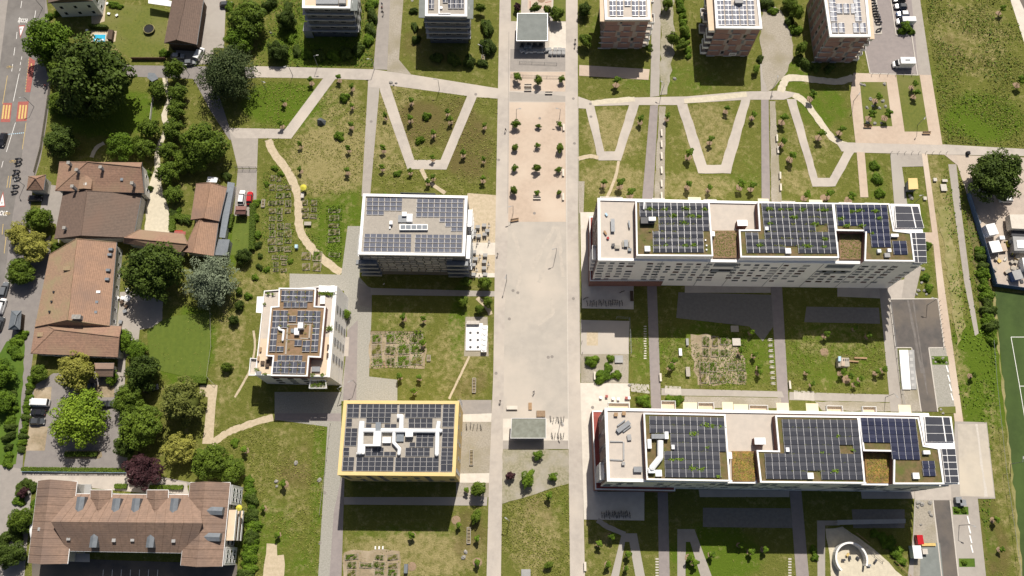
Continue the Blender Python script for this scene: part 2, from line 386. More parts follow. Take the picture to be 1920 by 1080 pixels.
# ---------------------------------------------------------------- ground
def ground():
    # one grid under the view carrying where the grass is lush, dry or brown, inside a wide plain sheet
    x0, x1, y0, y1, st = -190, 190, -26, 200, 1.0
    nx = int((x1-x0)/st)+1; ny = int((y1-y0)/st)+1
    X, Y = np.meshgrid(np.linspace(x0, x1, nx), np.linspace(y0, y1, ny))
    V = np.stack([X.ravel(), Y.ravel(), np.zeros(X.size)], 1)
    I = np.arange(nx*ny).reshape(ny, nx)
    F = np.stack([I[:-1, :-1].ravel(), I[:-1, 1:].ravel(), I[1:, 1:].ravel(), I[1:, :-1].ravel()], 1)
    me = npmesh('ground', V, F, 'white_paint'); me.materials.clear()
    T = np.zeros((X.size, 4)); T[:, 3] = 1; T[:, 0] = .31; T[:, 2] = .2
    def blob(px, py, rx, ry, ch, val):
        c = G2((px, py)); k = .155; d = ((V[:, 0]-c.x)/(rx*k))**2+((V[:, 1]-c.y)/(ry*k*1.05))**2
        wgt = np.clip(1.25-d, 0, 1); wgt = wgt*wgt*(3-2*wgt); T[:, ch] = T[:, ch]*(1-wgt)+val*wgt
    # channels: 0 dryness, 1 brown, 2 lush
    for b in [(620, 290, 90, 90, 0, .95), (640, 200, 40, 60, 0, .7), (560, 205, 110, 60, 2, .8), (520, 190, 80, 45, 2, 1), (520, 190, 80, 45, 0, .05),
              (740, 240, 60, 110, 0, .75), (800, 230, 70, 60, 1, .85), (800, 220, 60, 40, 0, .3), (880, 270, 60, 90, 1, .75), (880, 330, 60, 40, 0, .35),
              (850, 205, 40, 30, 1, .6), (1150, 250, 60, 60, 0, .85), (1150, 340, 70, 40, 0, .8), (1330, 250, 60, 80, 0, .75), (1300, 350, 90, 30, 0, .75),
              (1380, 330, 60, 40, 2, .5), (1520, 260, 60, 60, 0, .5), (1540, 200, 60, 50, 2, .7), (1540, 200, 60, 50, 0, .1), (1500, 340, 60, 30, 0, .7),
              (1650, 200, 40, 60, 0, .6), (1710, 190, 40, 60, 2, .6), (1840, 220, 90, 60, 2, 1), (1840, 230, 100, 50, 0, .0), (1820, 70, 90, 90, 0, .62),
              (1820, 90, 70, 60, 1, .45), (1760, 160, 30, 60, 2, .5), (1150, 60, 60, 60, 2, .6), (1260, 150, 120, 40, 2, .6), (1480, 140, 50, 40, 2, .7),
              (590, 80, 120, 70, 2, .7), (590, 80, 120, 70, 0, .2), (800, 90, 60, 60, 1, .6), (220, 80, 60, 60, 0, .55), (280, 60, 50, 50, 0, .6),
              (200, 210, 120, 60, 2, .9), (200, 210, 120, 60, 0, .1), (350, 650, 60, 80, 2, 1), (350, 650, 60, 80, 0, .12), (430, 650, 30, 130, 0, .55),
              (430, 720, 40, 50, 2, .4), (530, 900, 80, 90, 0, .45), (560, 870, 50, 50, 1, .5), (600, 870, 18, 150, 2, .8), (500, 1000, 60, 60, 2, .7),
              (560, 1050, 50, 60, 2, .6), (760, 600, 70, 30, 2, .5), (760, 600, 60, 20, 0, .6), (860, 680, 60, 80, 0, .6), (860, 610, 20, 90, 2, .8),
              (880, 715, 40, 40, 1, .5), (780, 1040, 130, 40, 0, .85), (780, 1000, 120, 16, 2, .6), (880, 1010, 40, 60, 1, .5), (1005, 1000, 50, 70, 0, .72),
              (1010, 960, 30, 40, 1, .4), (1040, 930, 30, 60, 2, .5), (1340, 1040, 90, 50, 2, .95), (1340, 1040, 90, 50, 0, .2), (1120, 1020, 40, 60, 0, .5),
              (1210, 660, 40, 60, 2, .6), (1350, 660, 130, 70, 2, .75), (1310, 680, 60, 50, 0, .55), (1560, 660, 110, 70, 2, .7), (1560, 640, 80, 40, 0, .5), (1580, 680, 40, 20, 1, .5),
              (1770, 420, 26, 180, 0, .7), (1770, 500, 18, 120, 0, 1.0), (1845, 480, 20, 120, 1, .8), (1845, 480, 20, 120, 0, .6), (1840, 700, 60, 110, 2, 1), (1840, 700, 60, 110, 0, .1), (1800, 700, 22, 60, 0, .6),
              (1880, 900, 22, 190, 0, .5), (1860, 1000, 30, 90, 1, .6), (1840, 900, 14, 190, 2, 1), (1640, 340, 24, 50, 2, .6), (1720, 440, 30, 120, 2, .6),
              (40, 130, 60, 60, 0, .4), (500, 540, 60, 40, 0, .6), (520, 430, 60, 90, 2, .3), (640, 420, 60, 90, 2, .8), (440, 450, 20, 60, 2, 1)]: blob(*b)
    a = me.color_attributes.new('tone', 'FLOAT_COLOR', 'POINT'); a.data.foreach_set('color', T.astype(np.float32).ravel())
    m = bpy.data.materials.new('grass'); m.use_nodes = True; t = m.node_tree; b = t.nodes['Principled BSDF']; MATS['grass'] = m
    b.inputs['Roughness'].default_value = .95; b.inputs['Specular IOR Level'].default_value = .1
    at = t.nodes.new('ShaderNodeAttribute'); at.attribute_name = 'tone'; sp = t.nodes.new('ShaderNodeSeparateColor'); t.links.new(at.outputs['Color'], sp.inputs[0])
    geo = t.nodes.new('ShaderNodeNewGeometry')
    def noise(s, d=5, r=.65):
        n = t.nodes.new('ShaderNodeTexNoise'); n.inputs['Scale'].default_value = s; n.inputs['Detail'].default_value = d; n.inputs['Roughness'].default_value = r
        t.links.new(geo.outputs['Position'], n.inputs['Vector']); return n.outputs['Fac']
    n1, n2, n3, n4 = noise(.09), noise(.6, 6, .7), noise(2.6, 5, .7), noise(.22, 6, .7)
    def math_(op, a, b_=None, c=None):
        n = t.nodes.new('ShaderNodeMath'); n.operation = op
        for i, q in enumerate((a, b_, c)):
            if q is None: continue
            if isinstance(q, (int, float)): n.inputs[i].default_value = q
            else: t.links.new(q, n.inputs[i])
        return n.outputs[0]
    def fac(ch, nz, amt, lo=.35, hi=.65):
        v = math_('MULTIPLY_ADD', math_('SUBTRACT', nz, .5), amt, ch)
        r = t.nodes.new('ShaderNodeMapRange'); r.inputs['From Min'].default_value = lo; r.inputs['From Max'].default_value = hi; t.links.new(v, r.inputs[0]); return r.outputs[0]
    def mix(f, A, B):
        x = t.nodes.new('ShaderNodeMix'); x.data_type = 'RGBA'
        for k, q in (('A', A), ('B', B)):
            if isinstance(q, tuple): x.inputs[k].default_value = (*q, 1)
            else: t.links.new(q, x.inputs[k])
        if isinstance(f, (int, float)): x.inputs['Factor'].default_value = f
        else: t.links.new(f, x.inputs['Factor'])
        return x.outputs['Result']
    c = mix(fac(n3, n2, .5, .3, .7), (.092, .108, .019), (.155, .156, .036))
    c = mix(fac(sp.outputs[2], n4, 1.6, .35, .8), c, mix(n3, (.056, .096, .008), (.112, .162, .016)))
    c = mix(fac(sp.outputs[0], math_('ADD', math_('MULTIPLY', n2, .6), math_('MULTIPLY', n4, .4)), 3.2, .36, .9), c, mix(fac(n3, n2, .6, .3, .7), (.18, .16, .055), (.32, .27, .125)))
    c = mix(math_('MULTIPLY', fac(sp.outputs[1], n1, 1.8, .3, .8), .8), c, mix(n3, (.10, .078, .03), (.15, .115, .045)))
    t.links.new(c, b.inputs['Base Color'])
    bp = t.nodes.new('ShaderNodeBump'); bp.inputs['Strength'].default_value = .7; bp.inputs['Distance'].default_value = .35
    t.links.new(math_('ADD', n3, n2), bp.inputs['Height']); t.links.new(bp.outputs[0], b.inputs['Normal'])
    me.materials.append(m)
    o = bpy.data.objects.new('ground', me); COL.objects.link(o); o['kind'] = 'structure'
    big = MB(); S = 1500
    big.ring([(-S, -S), (S, -S), (S, S), (-S, S)], [(x0, y0), (x1, y0), (x1, y1), (x0, y1)], -.4, 0, 'verge')
    o = big.build('terrain'); o['kind'] = 'structure'
ground()
S = sheet
# roads and yards on the left
S('road', [(20, -8), (86, -8), (83, 40), (68, 120), (57, 175), (40, 300), (20, 430), (14, 480), (4, 560), (-2, 640), (-40, 800), (-60, 800), (-60, 60)], 'asphalt_road')
S('pavement', [(-60, -8), (16, -8), (0, 120), (-20, 200), (-60, 210)], 'pavement_grey')
S('bus_stop_pavement', [(86, -8), (92, 40), (80, 110), (93, 150), (93, 190), (86, 240), (76, 300), (62, 345), (56, 400), (58, 470), (14, 520), (4, 560), (14, 480), (20, 430), (40, 300), (57, 175), (68, 120), (83, 40)], 'asphalt_park')
S('farmyard', [(85, 345), (120, 350), (110, 460), (105, 420), (72, 410)], 'pavement_grey')
S('farm_lane', [(10, 520), (95, 440), (95, 490), (62, 665), (50, 760), (42, 880), (44, 1000), (15, 1090), (-20, 1090), (-20, 640)], 'asphalt_park')
S('verge', [(12, 640), (48, 625), (44, 720), (30, 870), (-10, 880), (-20, 700)], 'verge_lush', wob=.3, paved=False)
S('residence_drive', [(-20, 868), (44, 880), (240, 882), (360, 905), (350, 912), (60, 912), (45, 1090), (-20, 1090)], 'pavement_grey')
S('car_park', [(62, 725), (100, 700), (215, 695), (232, 700), (240, 882), (44, 880), (52, 830)], 'asphalt_park')
S('parking_bay', [(64, 730), (97, 725), (95, 755), (62, 755)], 'dirt'); S('parking_bay', [(55, 800), (90, 800), (84, 845), (48, 845)], 'dirt')
S('parking_bay', [(178, 722), (215, 722), (214, 745), (178, 745)], 'dirt')
S('parking_island', [(122, 845), (190, 845), (192, 856), (186, 860), (122, 860)], 'soil')
S('gravel_drive', [(278, 350), (290, 318), (300, 318), (302, 345), (312, 380), (322, 410), (322, 440), (270, 436)], 'path_cream', wob=.25)
ribbon('garden_path', [(295, 318), (297, 280), (312, 240), (308, 215), (318, 185), (312, 165), (308, 140)], 1.6, 'path_cream')
S('lane', [(225, 122), (480, 126), (480, 146), (395, 150), (370, 148), (225, 143)], 'asphalt_park')
S('lane', [(345, 120), (400, 146), (430, 238), (442, 262), (430, 262), (395, 208), (372, 165)], 'asphalt_park')
S('farm_court', [(374, -8), (424, -8), (420, 90), (366, 90)], 'path_grey')
S('farm_court', [(330, 90), (400, 86), (400, 120), (330, 122)], 'path_grey')
S('terrace', [(225, 548), (262, 545), (306, 566), (303, 612), (262, 618), (259, 660), (232, 672), (214, 660)], 'path_grey', wob=.1)
S('terrace_path', [(222, 650), (236, 650), (232, 800), (218, 800)], 'path_grey')
S('driveway', [(430, 248), (484, 258), (482, 316), (446, 316)], 'path_grey')
S('driveway', [(446, 317), (482, 317), (480, 405), (438, 405)], 'pavement_grey')
S('lawn', [(276, 620), (305, 600), (330, 592), (398, 585), (388, 708), (370, 712), (280, 690)], 'lawn', paved=False)
S('lawn', [(438, 408), (474, 412), (472, 478), (432, 478)], 'lawn', paved=False)
S('lawn', [(178, 5), (282, 12), (316, 18), (305, 108), (245, 110), (190, 70), (160, 55)], 'verge', paved=False)
ribbon('garden_path', [(172, 295), (180, 278), (195, 268)], 1.2, 'path_cream')
S('villa_terrace', [(170, -5), (200, -5), (196, 40), (172, 48)], 'path_tan')
S('residence_yard', [(60, 1045), (445, 1058), (445, 1095), (60, 1095)], 'asphalt_dark')
S('residence_path', [(45, 888), (240, 888), (350, 905), (355, 932), (60, 905)], 'concrete_walk')
S('path', [(375, 722), (407, 722), (400, 832), (380, 832), (390, 745), (375, 738)], 'path_tan', wob=.15)
ribbon('trail', [(398, 832), (425, 812), (455, 800), (485, 790), (512, 783)], 1.8, 'path_tan')
ribbon('trail', [(503, 262), (512, 285), (535, 315), (555, 355), (560, 395), (562, 430), (578, 458), (600, 482), (640, 512)], 2.3, 'path_tan')
ribbon('trail', [(475, 620), (478, 650), (470, 690), (455, 720), (440, 745)], .6, 'path_tan')
S('dirt_strip', [(500, 1020), (520, 1020), (520, 1040), (534, 1040), (530, 1095), (490, 1095)], 'path_tan', wob=.3)
# middle: paths of the park
S('path', [(476, 124), (700, 130), (772, 140), (935, 166), (935, 185), (893, 182), (876, 180), (730, 160), (690, 150), (628, 148), (606, 147), (478, 145)], 'concrete_walk')
S('path', [(606, 147), (629, 148), (546, 260), (442, 259), (425, 240), (535, 242)], 'concrete_walk')
S('lane', [(712, -8), (732, -8), (726, 131), (700, 130), (706, 60)], 'pavement_grey')
S('lane', [(732, -8), (757, -8), (748, 112), (772, 141), (726, 133)], 'gravel')
S('lane', [(690, 160), (712, 161), (694, 368), (678, 368)], 'path_grey')
S('path', [(690, 150), (731, 160), (777, 300), (826, 300), (876, 180), (894, 182), (837, 318), (764, 317), (713, 172), (712, 165), (690, 163)], 'concrete_walk')
ribbon('trail', [(790, 317), (803, 340), (835, 362)], 1.2, 'path_tan')
S('yard', [(543, 513), (640, 515), (652, 424), (676, 424), (674, 520), (697, 545), (697, 580), (692, 706), (745, 712), (745, 752), (640, 752), (640, 885), (617, 1090), (596, 1090), (614, 800), (515, 787), (515, 735), (640, 735), (652, 640), (645, 545), (543, 545)], 'grid_paver')
S('lane', [(651, 620), (671, 600), (668, 750), (643, 750)], 'asphalt_lane')
S('lane', [(640, 895), (646, 895), (640, 1090), (617, 1090), (626, 960)], 'asphalt_lane')
S('lane', [(515, 775), (640, 775), (640, 790), (515, 788)], 'asphalt_lane')
S('lane', [(672, 530), (697, 540), (697, 578), (672, 572)], 'pavement_grey')
S('pad', [(644, 632), (655, 632), (653, 668), (643, 668)], 'concrete_walk')
S('path', [(695, 540), (928, 546), (928, 556), (695, 553)], 'path_grey')
S('terrace', [(876, 362), (931, 366), (928, 520), (876, 520)], 'path_tan'); S('terrace', [(880, 455), (929, 455), (929, 478), (880, 478)], 'concrete_pale')
S('steps_path', [(878, 512), (928, 512), (928, 520), (878, 520)], 'concrete_pale')
S('fountain_court', [(873, 594), (914, 594), (916, 668), (870, 668)], 'gravel')
S('yellow_house_yard', [(858, 750), (922, 750), (920, 932), (855, 932)], 'gravel')
S('path', [(858, 750), (922, 750), (922, 776), (860, 778)], 'pavement_grey'); S('path', [(866, 777), (922, 775), (921, 791), (868, 791)], 'concrete_pale')
S('path', [(862, 888), (918, 887), (917, 905), (860, 905)], 'concrete_pale')
S('lane', [(645, 932), (914, 932), (913, 948), (645, 946)], 'path_grey')
ribbon('trail', [(920, 590), (912, 575), (895, 558)], 1.2, 'path_tan'); ribbon('trail', [(880, 668), (865, 700), (842, 748)], .6, 'path_tan')
# the boulevard
S('boulevard', [(937, -8), (1083, -8), (1084, 400), (1088, 718), (1091, 800), (1097, 1095), (1069, 1095), (1066, 842), (943, 842), (939, 1095), (912, 1095), (917, 900), (925, 700), (929, 420)], 'concrete_walk')
S('plaza', [(953, 415), (1061, 415), (1066, 842), (943, 842), (946, 600)], 'concrete_plaza')
S('promenade', [(955, 192), (1060, 192), (1061, 416), (953, 416)], 'sand_pink')
S('crossing_pavement', [(955, 172), (1060, 180), (1060, 191), (955, 190)], 'path_grey')
S('bench_court', [(957, 135), (1060, 135), (1060, 172), (956, 170)], 'sand_pink')
S('forecourt', [(957, 92), (1060, 92), (1060, 134), (956, 134)], 'pavement_grey')
S('forecourt', [(1030, 40), (1061, 42), (1061, 92), (1030, 92)], 'concrete_pale'); S('grass_strip', [(958, -8), (978, -8), (976, 40), (958, 40)], 'verge', paved=False)
S('grass_strip', [(1038, -8), (1061, -8), (1061, 40), (1036, 40)], 'verge', paved=False)
S('playground_floor', [(990, -8), (1034, -8), (1034, 18), (989, 18)], 'sand_pink')
S('kiosk_court', [(943, 785), (1066, 785), (1066, 842), (943, 842)], 'concrete_pale'); S('kiosk_paving', [(943, 826), (1066, 826), (1066, 842), (943, 842)], 'path_grey')
S('gravel_garden', [(943, 842), (1066, 843), (1067, 908), (1040, 915), (990, 930), (941, 945)], 'gravel_green', wob=.2)
# right: park paths
S('path', [(1084, 181), (1110, 190), (1186, 183), (1288, 181), (1390, 172), (1470, 170), (1500, 176), (1470, 187), (1400, 187), (1350, 190), (1284, 194), (1270, 197), (1185, 197), (1110, 199), (1100, 204), (1084, 203)], 'concrete_walk')
ribbon('trail', [(1110, 194), (1150, 189), (1190, 186)], 1.7, 'path_cream'); ribbon('trail', [(1283, 190), (1340, 184), (1400, 177)], 1.7, 'path_cream')
ribbon('path', [(1488, 178), (1510, 192), (1535, 225), (1560, 258), (1585, 272), (1600, 275)], 2.0, 'path_cream')
ribbon('path', [(1463, 172), (1470, 155), (1480, 146), (1530, 150), (1570, 153), (1600, 145)], 2.2, 'path_cream')
S('path', [(1575, 267), (1770, 271), (1930, 280), (1930, 293), (1770, 290), (1600, 286), (1578, 284), (1565, 262)], 'concrete_walk')
for q in ([(1097, 197), (1114, 197), (1133, 284), (1153, 284), (1181, 192), (1200, 192), (1164, 301), (1122, 301)],
          [(1269, 195), (1288, 195), (1325, 309), (1352, 309), (1390, 186), (1407, 186), (1370, 325), (1309, 325)],
          [(1475, 186), (1492, 186), (1533, 334), (1556, 334), (1583, 283), (1602, 284), (1566, 350), (1524, 350)]): S('path', q, 'concrete_walk', wob=.1)
S('lane', [(1223, -8), (1240, -8), (1236, 180), (1219, 182)], 'path_grey'); S('lane', [(1219, 198), (1234, 197), (1224, 385), (1203, 385)], 'asphalt_lane')
S('lane', [(1425, 120), (1438, 120), (1440, 172), (1427, 172)], 'path_grey'); S('lane', [(1427, 187), (1441, 187), (1444, 385), (1428, 385)], 'asphalt_lane')
S('gravel_strip', [(1236, 200), (1248, 200), (1246, 380), (1226, 380)], 'gravel', wob=.15); S('gravel_strip', [(1443, 190), (1453, 190), (1466, 385), (1446, 385)], 'gravel', wob=.15)
S('dirt_patch', [(1240, -8), (1262, -8), (1264, 100), (1250, 175), (1237, 178)], 'gravel_green', wob=.5)
S('dirt_patch', [(1432, -8), (1462, 20), (1484, 60), (1486, 110), (1470, 145), (1440, 172), (1430, 150), (1425, 60)], 'gravel', wob=.4)
S('path', [(1086, 122), (1218, 130), (1216, 150), (1086, 142)], 'sand_pink'); ribbon('trail', [(1084, 298), (1105, 293), (1122, 296)], 1.3, 'path_tan')
ribbon('trail', [(1160, 302), (1153, 335), (1136, 375)], .8, 'path_tan')
S('path', [(1084, 340), (1096, 340), (1094, 400), (1085, 400)], 'gravel')
S('car_park', [(1600, -8), (1724, -8), (1745, 140), (1630, 137), (1616, 60)], 'asphalt_lane')
S('path', [(1708, -8), (1724, -8), (1746, 141), (1722, 141), (1716, 70)], 'path_grey')
S('bike_yard', [(1628, -8), (1643, -8), (1653, 65), (1635, 65)], 'concrete_plaza')
S('path', [(1600, 137), (1746, 141), (1767, 272), (1604, 268), (1594, 180)], 'sand_pink')
S('grass_bed', [(1612, 154), (1662, 154), (1673, 237), (1620, 237)], 'verge', paved=False); S('grass_bed', [(1680, 140), (1724, 141), (1741, 247), (1696, 247)], 'verge', paved=False)
S('driveway', [(1669, 288), (1732, 289), (1734, 312), (1691, 313), (1702, 390), (1677, 390)], 'path_grey')
S('path', [(1606, 285), (1621, 286), (1628, 370), (1613, 370)], 'sand_pink')
S('path', [(1728, 288), (1738, 289), (1756, 420), (1768, 520), (1806, 792), (1790, 792), (1762, 590), (1748, 440)], 'sand_pink')
S('path', [(1733, 436), (1748, 436), (1750, 458), (1735, 458)], 'sand_pink')
S('gutter_path', [(1778, 308), (1793, 308), (1803, 400), (1818, 520), (1835, 625), (1828, 630), (1808, 530), (1794, 430)], 'path_grey')
S('yard', [(1770, 290), (1930, 296), (1930, 545), (1862, 530), (1815, 372), (1795, 310)], 'yard_dust')
S('country_lane', [(1892, -8), (1930, -8), (1930, 110)], 'concrete_pale'); S('country_road', [(1908, -8), (1940, -8), (1940, 60)], 'asphalt_dark')
S('football_pitch', [(1865, 545), (1940, 552), (1940, 1095), (1918, 1095), (1888, 800)], 'turf_pitch', paved=True)
S('pitch_edge', [(1861, 548), (1865, 548), (1889, 800), (1920, 1095), (1914, 1095), (1884, 790)], 'verge_dry', wob=.35)
S('terrace', [(1088, 398), (1120, 398), (1120, 528), (1188, 528), (1188, 580), (1091, 578)], 'concrete_pale')
S('pavement', [(1089, 600), (1180, 602), (1178, 720), (1090, 718)], 'gravel_green')
S('sports_court', [(1089, 600), (1180, 602), (1179, 664), (1089, 664)], 'concrete_plaza'); S('sports_court', [(1100, 622), (1121, 622), (1121, 648), (1100, 648)], 'path_tan')
S('terrace', [(1088, 718), (1181, 719), (1181, 770), (1120, 770), (1120, 922), (1208, 922), (1208, 976), (1095, 974)], 'concrete_pale')
S('lane', [(1213, 530), (1231, 530), (1240, 770), (1221, 770)], 'asphalt_lane'); S('lane', [(1445, 535), (1466, 535), (1480, 775), (1460, 775)], 'asphalt_lane')
S('lane', [(1233, 915), (1252, 915), (1256, 1095), (1236, 1095)], 'asphalt_lane'); S('lane', [(1480, 915), (1502, 915), (1518, 1095), (1494, 1095)], 'asphalt_lane')
S('path', [(1240, 728), (1466, 734), (1470, 745), (1240, 741)], 'path_grey'); S('path', [(1480, 735), (1668, 740), (1668, 754), (1480, 750)], 'path_grey')
S('paving', [(1284, 743), (1464, 746), (1466, 765), (1280, 765)], 'gravel'); S('paving', [(1528, 752), (1670, 755), (1671, 772), (1540, 770)], 'gravel', wob=.2)
S('paving', [(1272, 548), (1446, 553), (1450, 612), (1430, 640), (1405, 612), (1268, 596)], 'paver_dark'); S('paving', [(1284, 536), (1445, 536), (1445, 549), (1284, 549)], 'concrete_walk')
S('paving', [(1512, 575), (1648, 577), (1650, 607), (1508, 604)], 'paver_dark'); S('paving', [(1570, 538), (1666, 538), (1666, 560), (1570, 556)], 'concrete_walk')
S('lane', [(1648, 538), (1672, 538), (1692, 772), (1670, 772)], 'path_grey')
S('asphalt_ramp', [(1668, 562), (1757, 561), (1769, 651), (1741, 651), (1757, 772), (1727, 772), (1709, 651), (1679, 651)], 'asphalt_dark')
S('parking_bay', [(1742, 652), (1773, 652), (1790, 765), (1758, 765)], 'grid_paver'); S('gravel_yard', [(1688, 730), (1721, 730), (1728, 772), (1690, 772)], 'gravel')
S('paving', [(1663, 530), (1715, 520), (1712, 561), (1668, 561)], 'concrete_walk'); S('driveway', [(1700, 490), (1728, 500), (1714, 561), (1690, 561)], 'path_grey')
S('paving', [(1310, 918), (1480, 920), (1480, 932), (1312, 932)], 'concrete_walk'); S('paving', [(1318, 952), (1482, 953), (1486, 990), (1318, 988)], 'paver_dark')
S('paving', [(1614, 920), (1716, 920), (1716, 935), (1616, 935)], 'concrete_walk'); S('paving', [(1597, 955), (1696, 955), (1696, 990), (1600, 990)], 'paver_dark')
for q in ([(1166, 1000), (1194, 1000), (1212, 1095), (1194, 1095), (1180, 1016), (1172, 1016), (1158, 1095), (1142, 1095)],
          [(1270, 992), (1302, 992), (1340, 1095), (1318, 1095), (1294, 1016), (1286, 1016), (1285, 1095), (1270, 1095)],
          [(1532, 976), (1574, 976), (1574, 985), (1547, 985), (1547, 1095), (1533, 1095)]): S('path', q, 'path_grey')
ribbon('trail', [(1120, 975), (1140, 988), (1172, 1002)], 1.3, 'path_grey')
S('playground_sand', [(1548, 992), (1580, 988), (1640, 1030), (1706, 1095), (1560, 1095), (1556, 1040)], 'path_cream', wob=.2)
S('lot', [(1715, 920), (1785, 905), (1790, 790), (1850, 792), (1866, 935), (1833, 935), (1850, 1095), (1700, 1095), (1712, 1000)], 'path_grey')
S('lot', [(1795, 795), (1849, 795), (1864, 932), (1800, 930)], 'lot_concrete'); S('dust_track', [(1828, 795), (1832, 795), (1842, 870), (1852, 932), (1846, 932), (1838, 870)], 'kerb_stone', wob=.15); S('paving', [(1714, 912), (1782, 905), (1784, 937), (1716, 937)], 'concrete_walk')
S('asphalt_ramp', [(1750, 938), (1780, 938), (1798, 1095), (1770, 1095)], 'asphalt_dark'); S('gravel_yard', [(1716, 938), (1749, 938), (1766, 1095), (1712, 1095)], 'gravel')
S('slate_paving', [(1726, 1017), (1762, 1018), (1770, 1095), (1724, 1095)], 'slate_pave' if 'slate_pave' in MATS else 'roof_slate')
S('planting_bed', [(1785, 950), (1815, 950), (1816, 965), (1787, 965)], 'verge_lush', paved=False); S('planting_bed', [(1797, 1047), (1827, 1047), (1828, 1063), (1798, 1063)], 'verge_lush', paved=False)
S('planting_bed', [(1746, 668), (1777, 668), (1779, 684), (1748, 684)], 'verge_lush', paved=False); S('grass_strip', [(1760, 763), (1791, 762), (1792, 775), (1762, 775)], 'verge', paved=False)
S('garden_court', [(1088, 665), (1178, 665), (1178, 718), (1089, 717)], 'gravel', wob=.1)
S('verge', [(1757, 392), (1776, 384), (1790, 460), (1803, 540), (1808, 610), (1794, 650), (1783, 560), (1768, 460)], 'verge_dry', wob=.5, paved=False)
S('verge', [(1811, 392), (1826, 420), (1843, 500), (1856, 600), (1846, 618), (1834, 560), (1820, 460)], 'verge_brown', wob=.4, paved=False)
for q in ([(1700, 563), (1704, 563), (1731, 700), (1726, 700)], [(1710, 563), (1713, 563), (1740, 740), (1737, 740)]): S('tyre_wear', q, 'asphalt_worn', wob=.12)
for q in ([(1040, 425), (1020, 460), (995, 510)], [(1050, 440), (1030, 480), (1010, 530)], [(1046, 425), (1050, 470), (1056, 520)], [(1032, 560), (1036, 585), (1020, 602), (1008, 608)], [(960, 430), (975, 490), (970, 560)]): ribbon('dust_track', q, 1.0, 'dust', wob=.9, paved=False)
for i, (x, y) in enumerate(((1028, 670), (1035, 669), (962, 545), (971, 549), (1107, 195), (1108, 219), (1075, 185), (1077, 269), (1447, 181), (1054, 797), (955, 598), (1111, 764), (1012, 222), (609, 924), (600, 1018), (773, 1), (1002, 400), (696, 228), (892, 177), (1075, 560), (935, 300), (930, 700))):
    c = G2((x, y)); sheet('manhole_cover', None, 'path_worn', world=[c+Vector((math.cos(k*.785), math.sin(k*.785)))*.45 for k in range(8)], paved=False)
# painted and laid marks
def mark(name, px, m, z=None): return sheet(name, px, m, paved=False)
def strip(name, a, b, wpx, m):
    A = G2(a); B = G2(b); d = (B-A).normalized(); n = Vector((-d.y, d.x))*wpx/2
    return sheet(name, None, m, world=[A+n, A-n, B-n, B+n], paved=False)
mark('cycle_lane', [(55, 107), (66, 114), (57, 173), (48, 173)], 'red_paint')
mark('crossing_pad', [(6, 193), (23, 193), (19, 229), (1, 229)], 'red_paint'); mark('crossing_pad', [(34, 191), (54, 190), (50, 227), (30, 228)], 'red_paint')
for x in (6, 11.5, 17, 37, 42.5, 48): strip('zebra_stripe', (x+1.5, 197), (x-1.5, 223), .5, 'yellow_paint')
for a, b in (((41, 2), (39, 15)), ((37, 32), (36, 44)), ((32, 60), (31, 73)), ((28, 89), (26, 104)), ((24, 120), (22, 134)), ((67, 20), (65, 34)), ((63, 50), (62, 62)), ((41, 106), (40, 112)), ((39, 116), (38, 122)), ((38, 128), (37, 133)), ((6, 302), (3, 314))): strip('lane_mark', a, b, .14, 'white_paint')
for a, b in (((36, 138), (25, 190)), ((29, 230), (12, 285)), ((14, 142), (5, 195)), ((49, 230), (42, 280)), ((16, 330), (13, 352)), ((21, 330), (18, 352)), ((6, 420), (4, 440)), ((12, 440), (8, 475))): strip('line_mark', a, b, .14, 'yellow_paint' if a[0] < 22 or a[0] > 40 else 'white_paint')
for i in range(9): strip('blue_mark', (14+i*3.6, 252-i*.35), (16+i*3.6, 251.8-i*.35), .3, 'blue_paint')
for i in range(12): strip('lane_mark', (54-i*.62+.6, 110+i*5.4), (53.6-i*.62+.4, 113+i*5.4), .14, 'yellow_paint')
def tri_sign(a, b, c, name='school_warning'):
    o = mark(name, [a, b, c], 'red_paint'); cx = ((a[0]+b[0]+c[0])/3, (a[1]+b[1]+c[1])/3)
    mark(name, [tuple(cx[i]+(p[i]-cx[i])*.72 for i in (0, 1)) for p in (a, b, c)], 'white_paint'); return cx
def pict(cx, cy, s):       # two walking children, painted flat
    for k, (dx, q) in enumerate(((-1.2, 1), (1.3, .8))):
        mark('child_figure', [(cx+dx-.5*q, cy-2.2*s*q), (cx+dx+.5*q, cy-2.2*s*q), (cx+dx+.5*q, cy+2*s*q), (cx+dx-.5*q, cy+2*s*q)], 'dark_metal')
        mark('child_figure', [(cx+dx-1.2*q, cy+1.8*s*q), (cx+dx+1.2*q, cy+2.6*s*q), (cx+dx+1.2*q, cy+3.2*s*q), (cx+dx-1.2*q, cy+2.5*s*q)], 'dark_metal')
tri_sign((35, 48), (47, 47), (38, 72)); pict(39.5, 54, .8)
tri_sign((-4, 389), (10, 388), (6, 358)); pict(4, 381, -.9)
def text(body, px, size, rz, m, name='road_lettering', sx=1, z=None):
    cu = bpy.data.curves.new(name, 'FONT'); cu.body = body; cu.size = size; cu.offset = .03; cu.align_x = 'CENTER'; cu.align_y = 'CENTER'
    o = bpy.data.objects.new('tmp', cu); COL.objects.link(o)
    dg = bpy.context.evaluated_depsgraph_get(); me = bpy.data.meshes.new_from_object(o.evaluated_get(dg)); bpy.data.objects.remove(o)
    me.materials.clear(); me.materials.append(M(m)); o = bpy.data.objects.new(name, me); COL.objects.link(o)
    p = G(*px, 0); o.location = (p.x, p.y, top_z([(p.x-1, p.y-1), (p.x+1, p.y+1)])); o.rotation_euler = (0, 0, rz); o.scale = (sx, 1, 1); o['kind'] = 'structure'; return o
text('ECOLE', (43, 38), 1.9, math.pi-.05, 'white_paint', sx=.52)
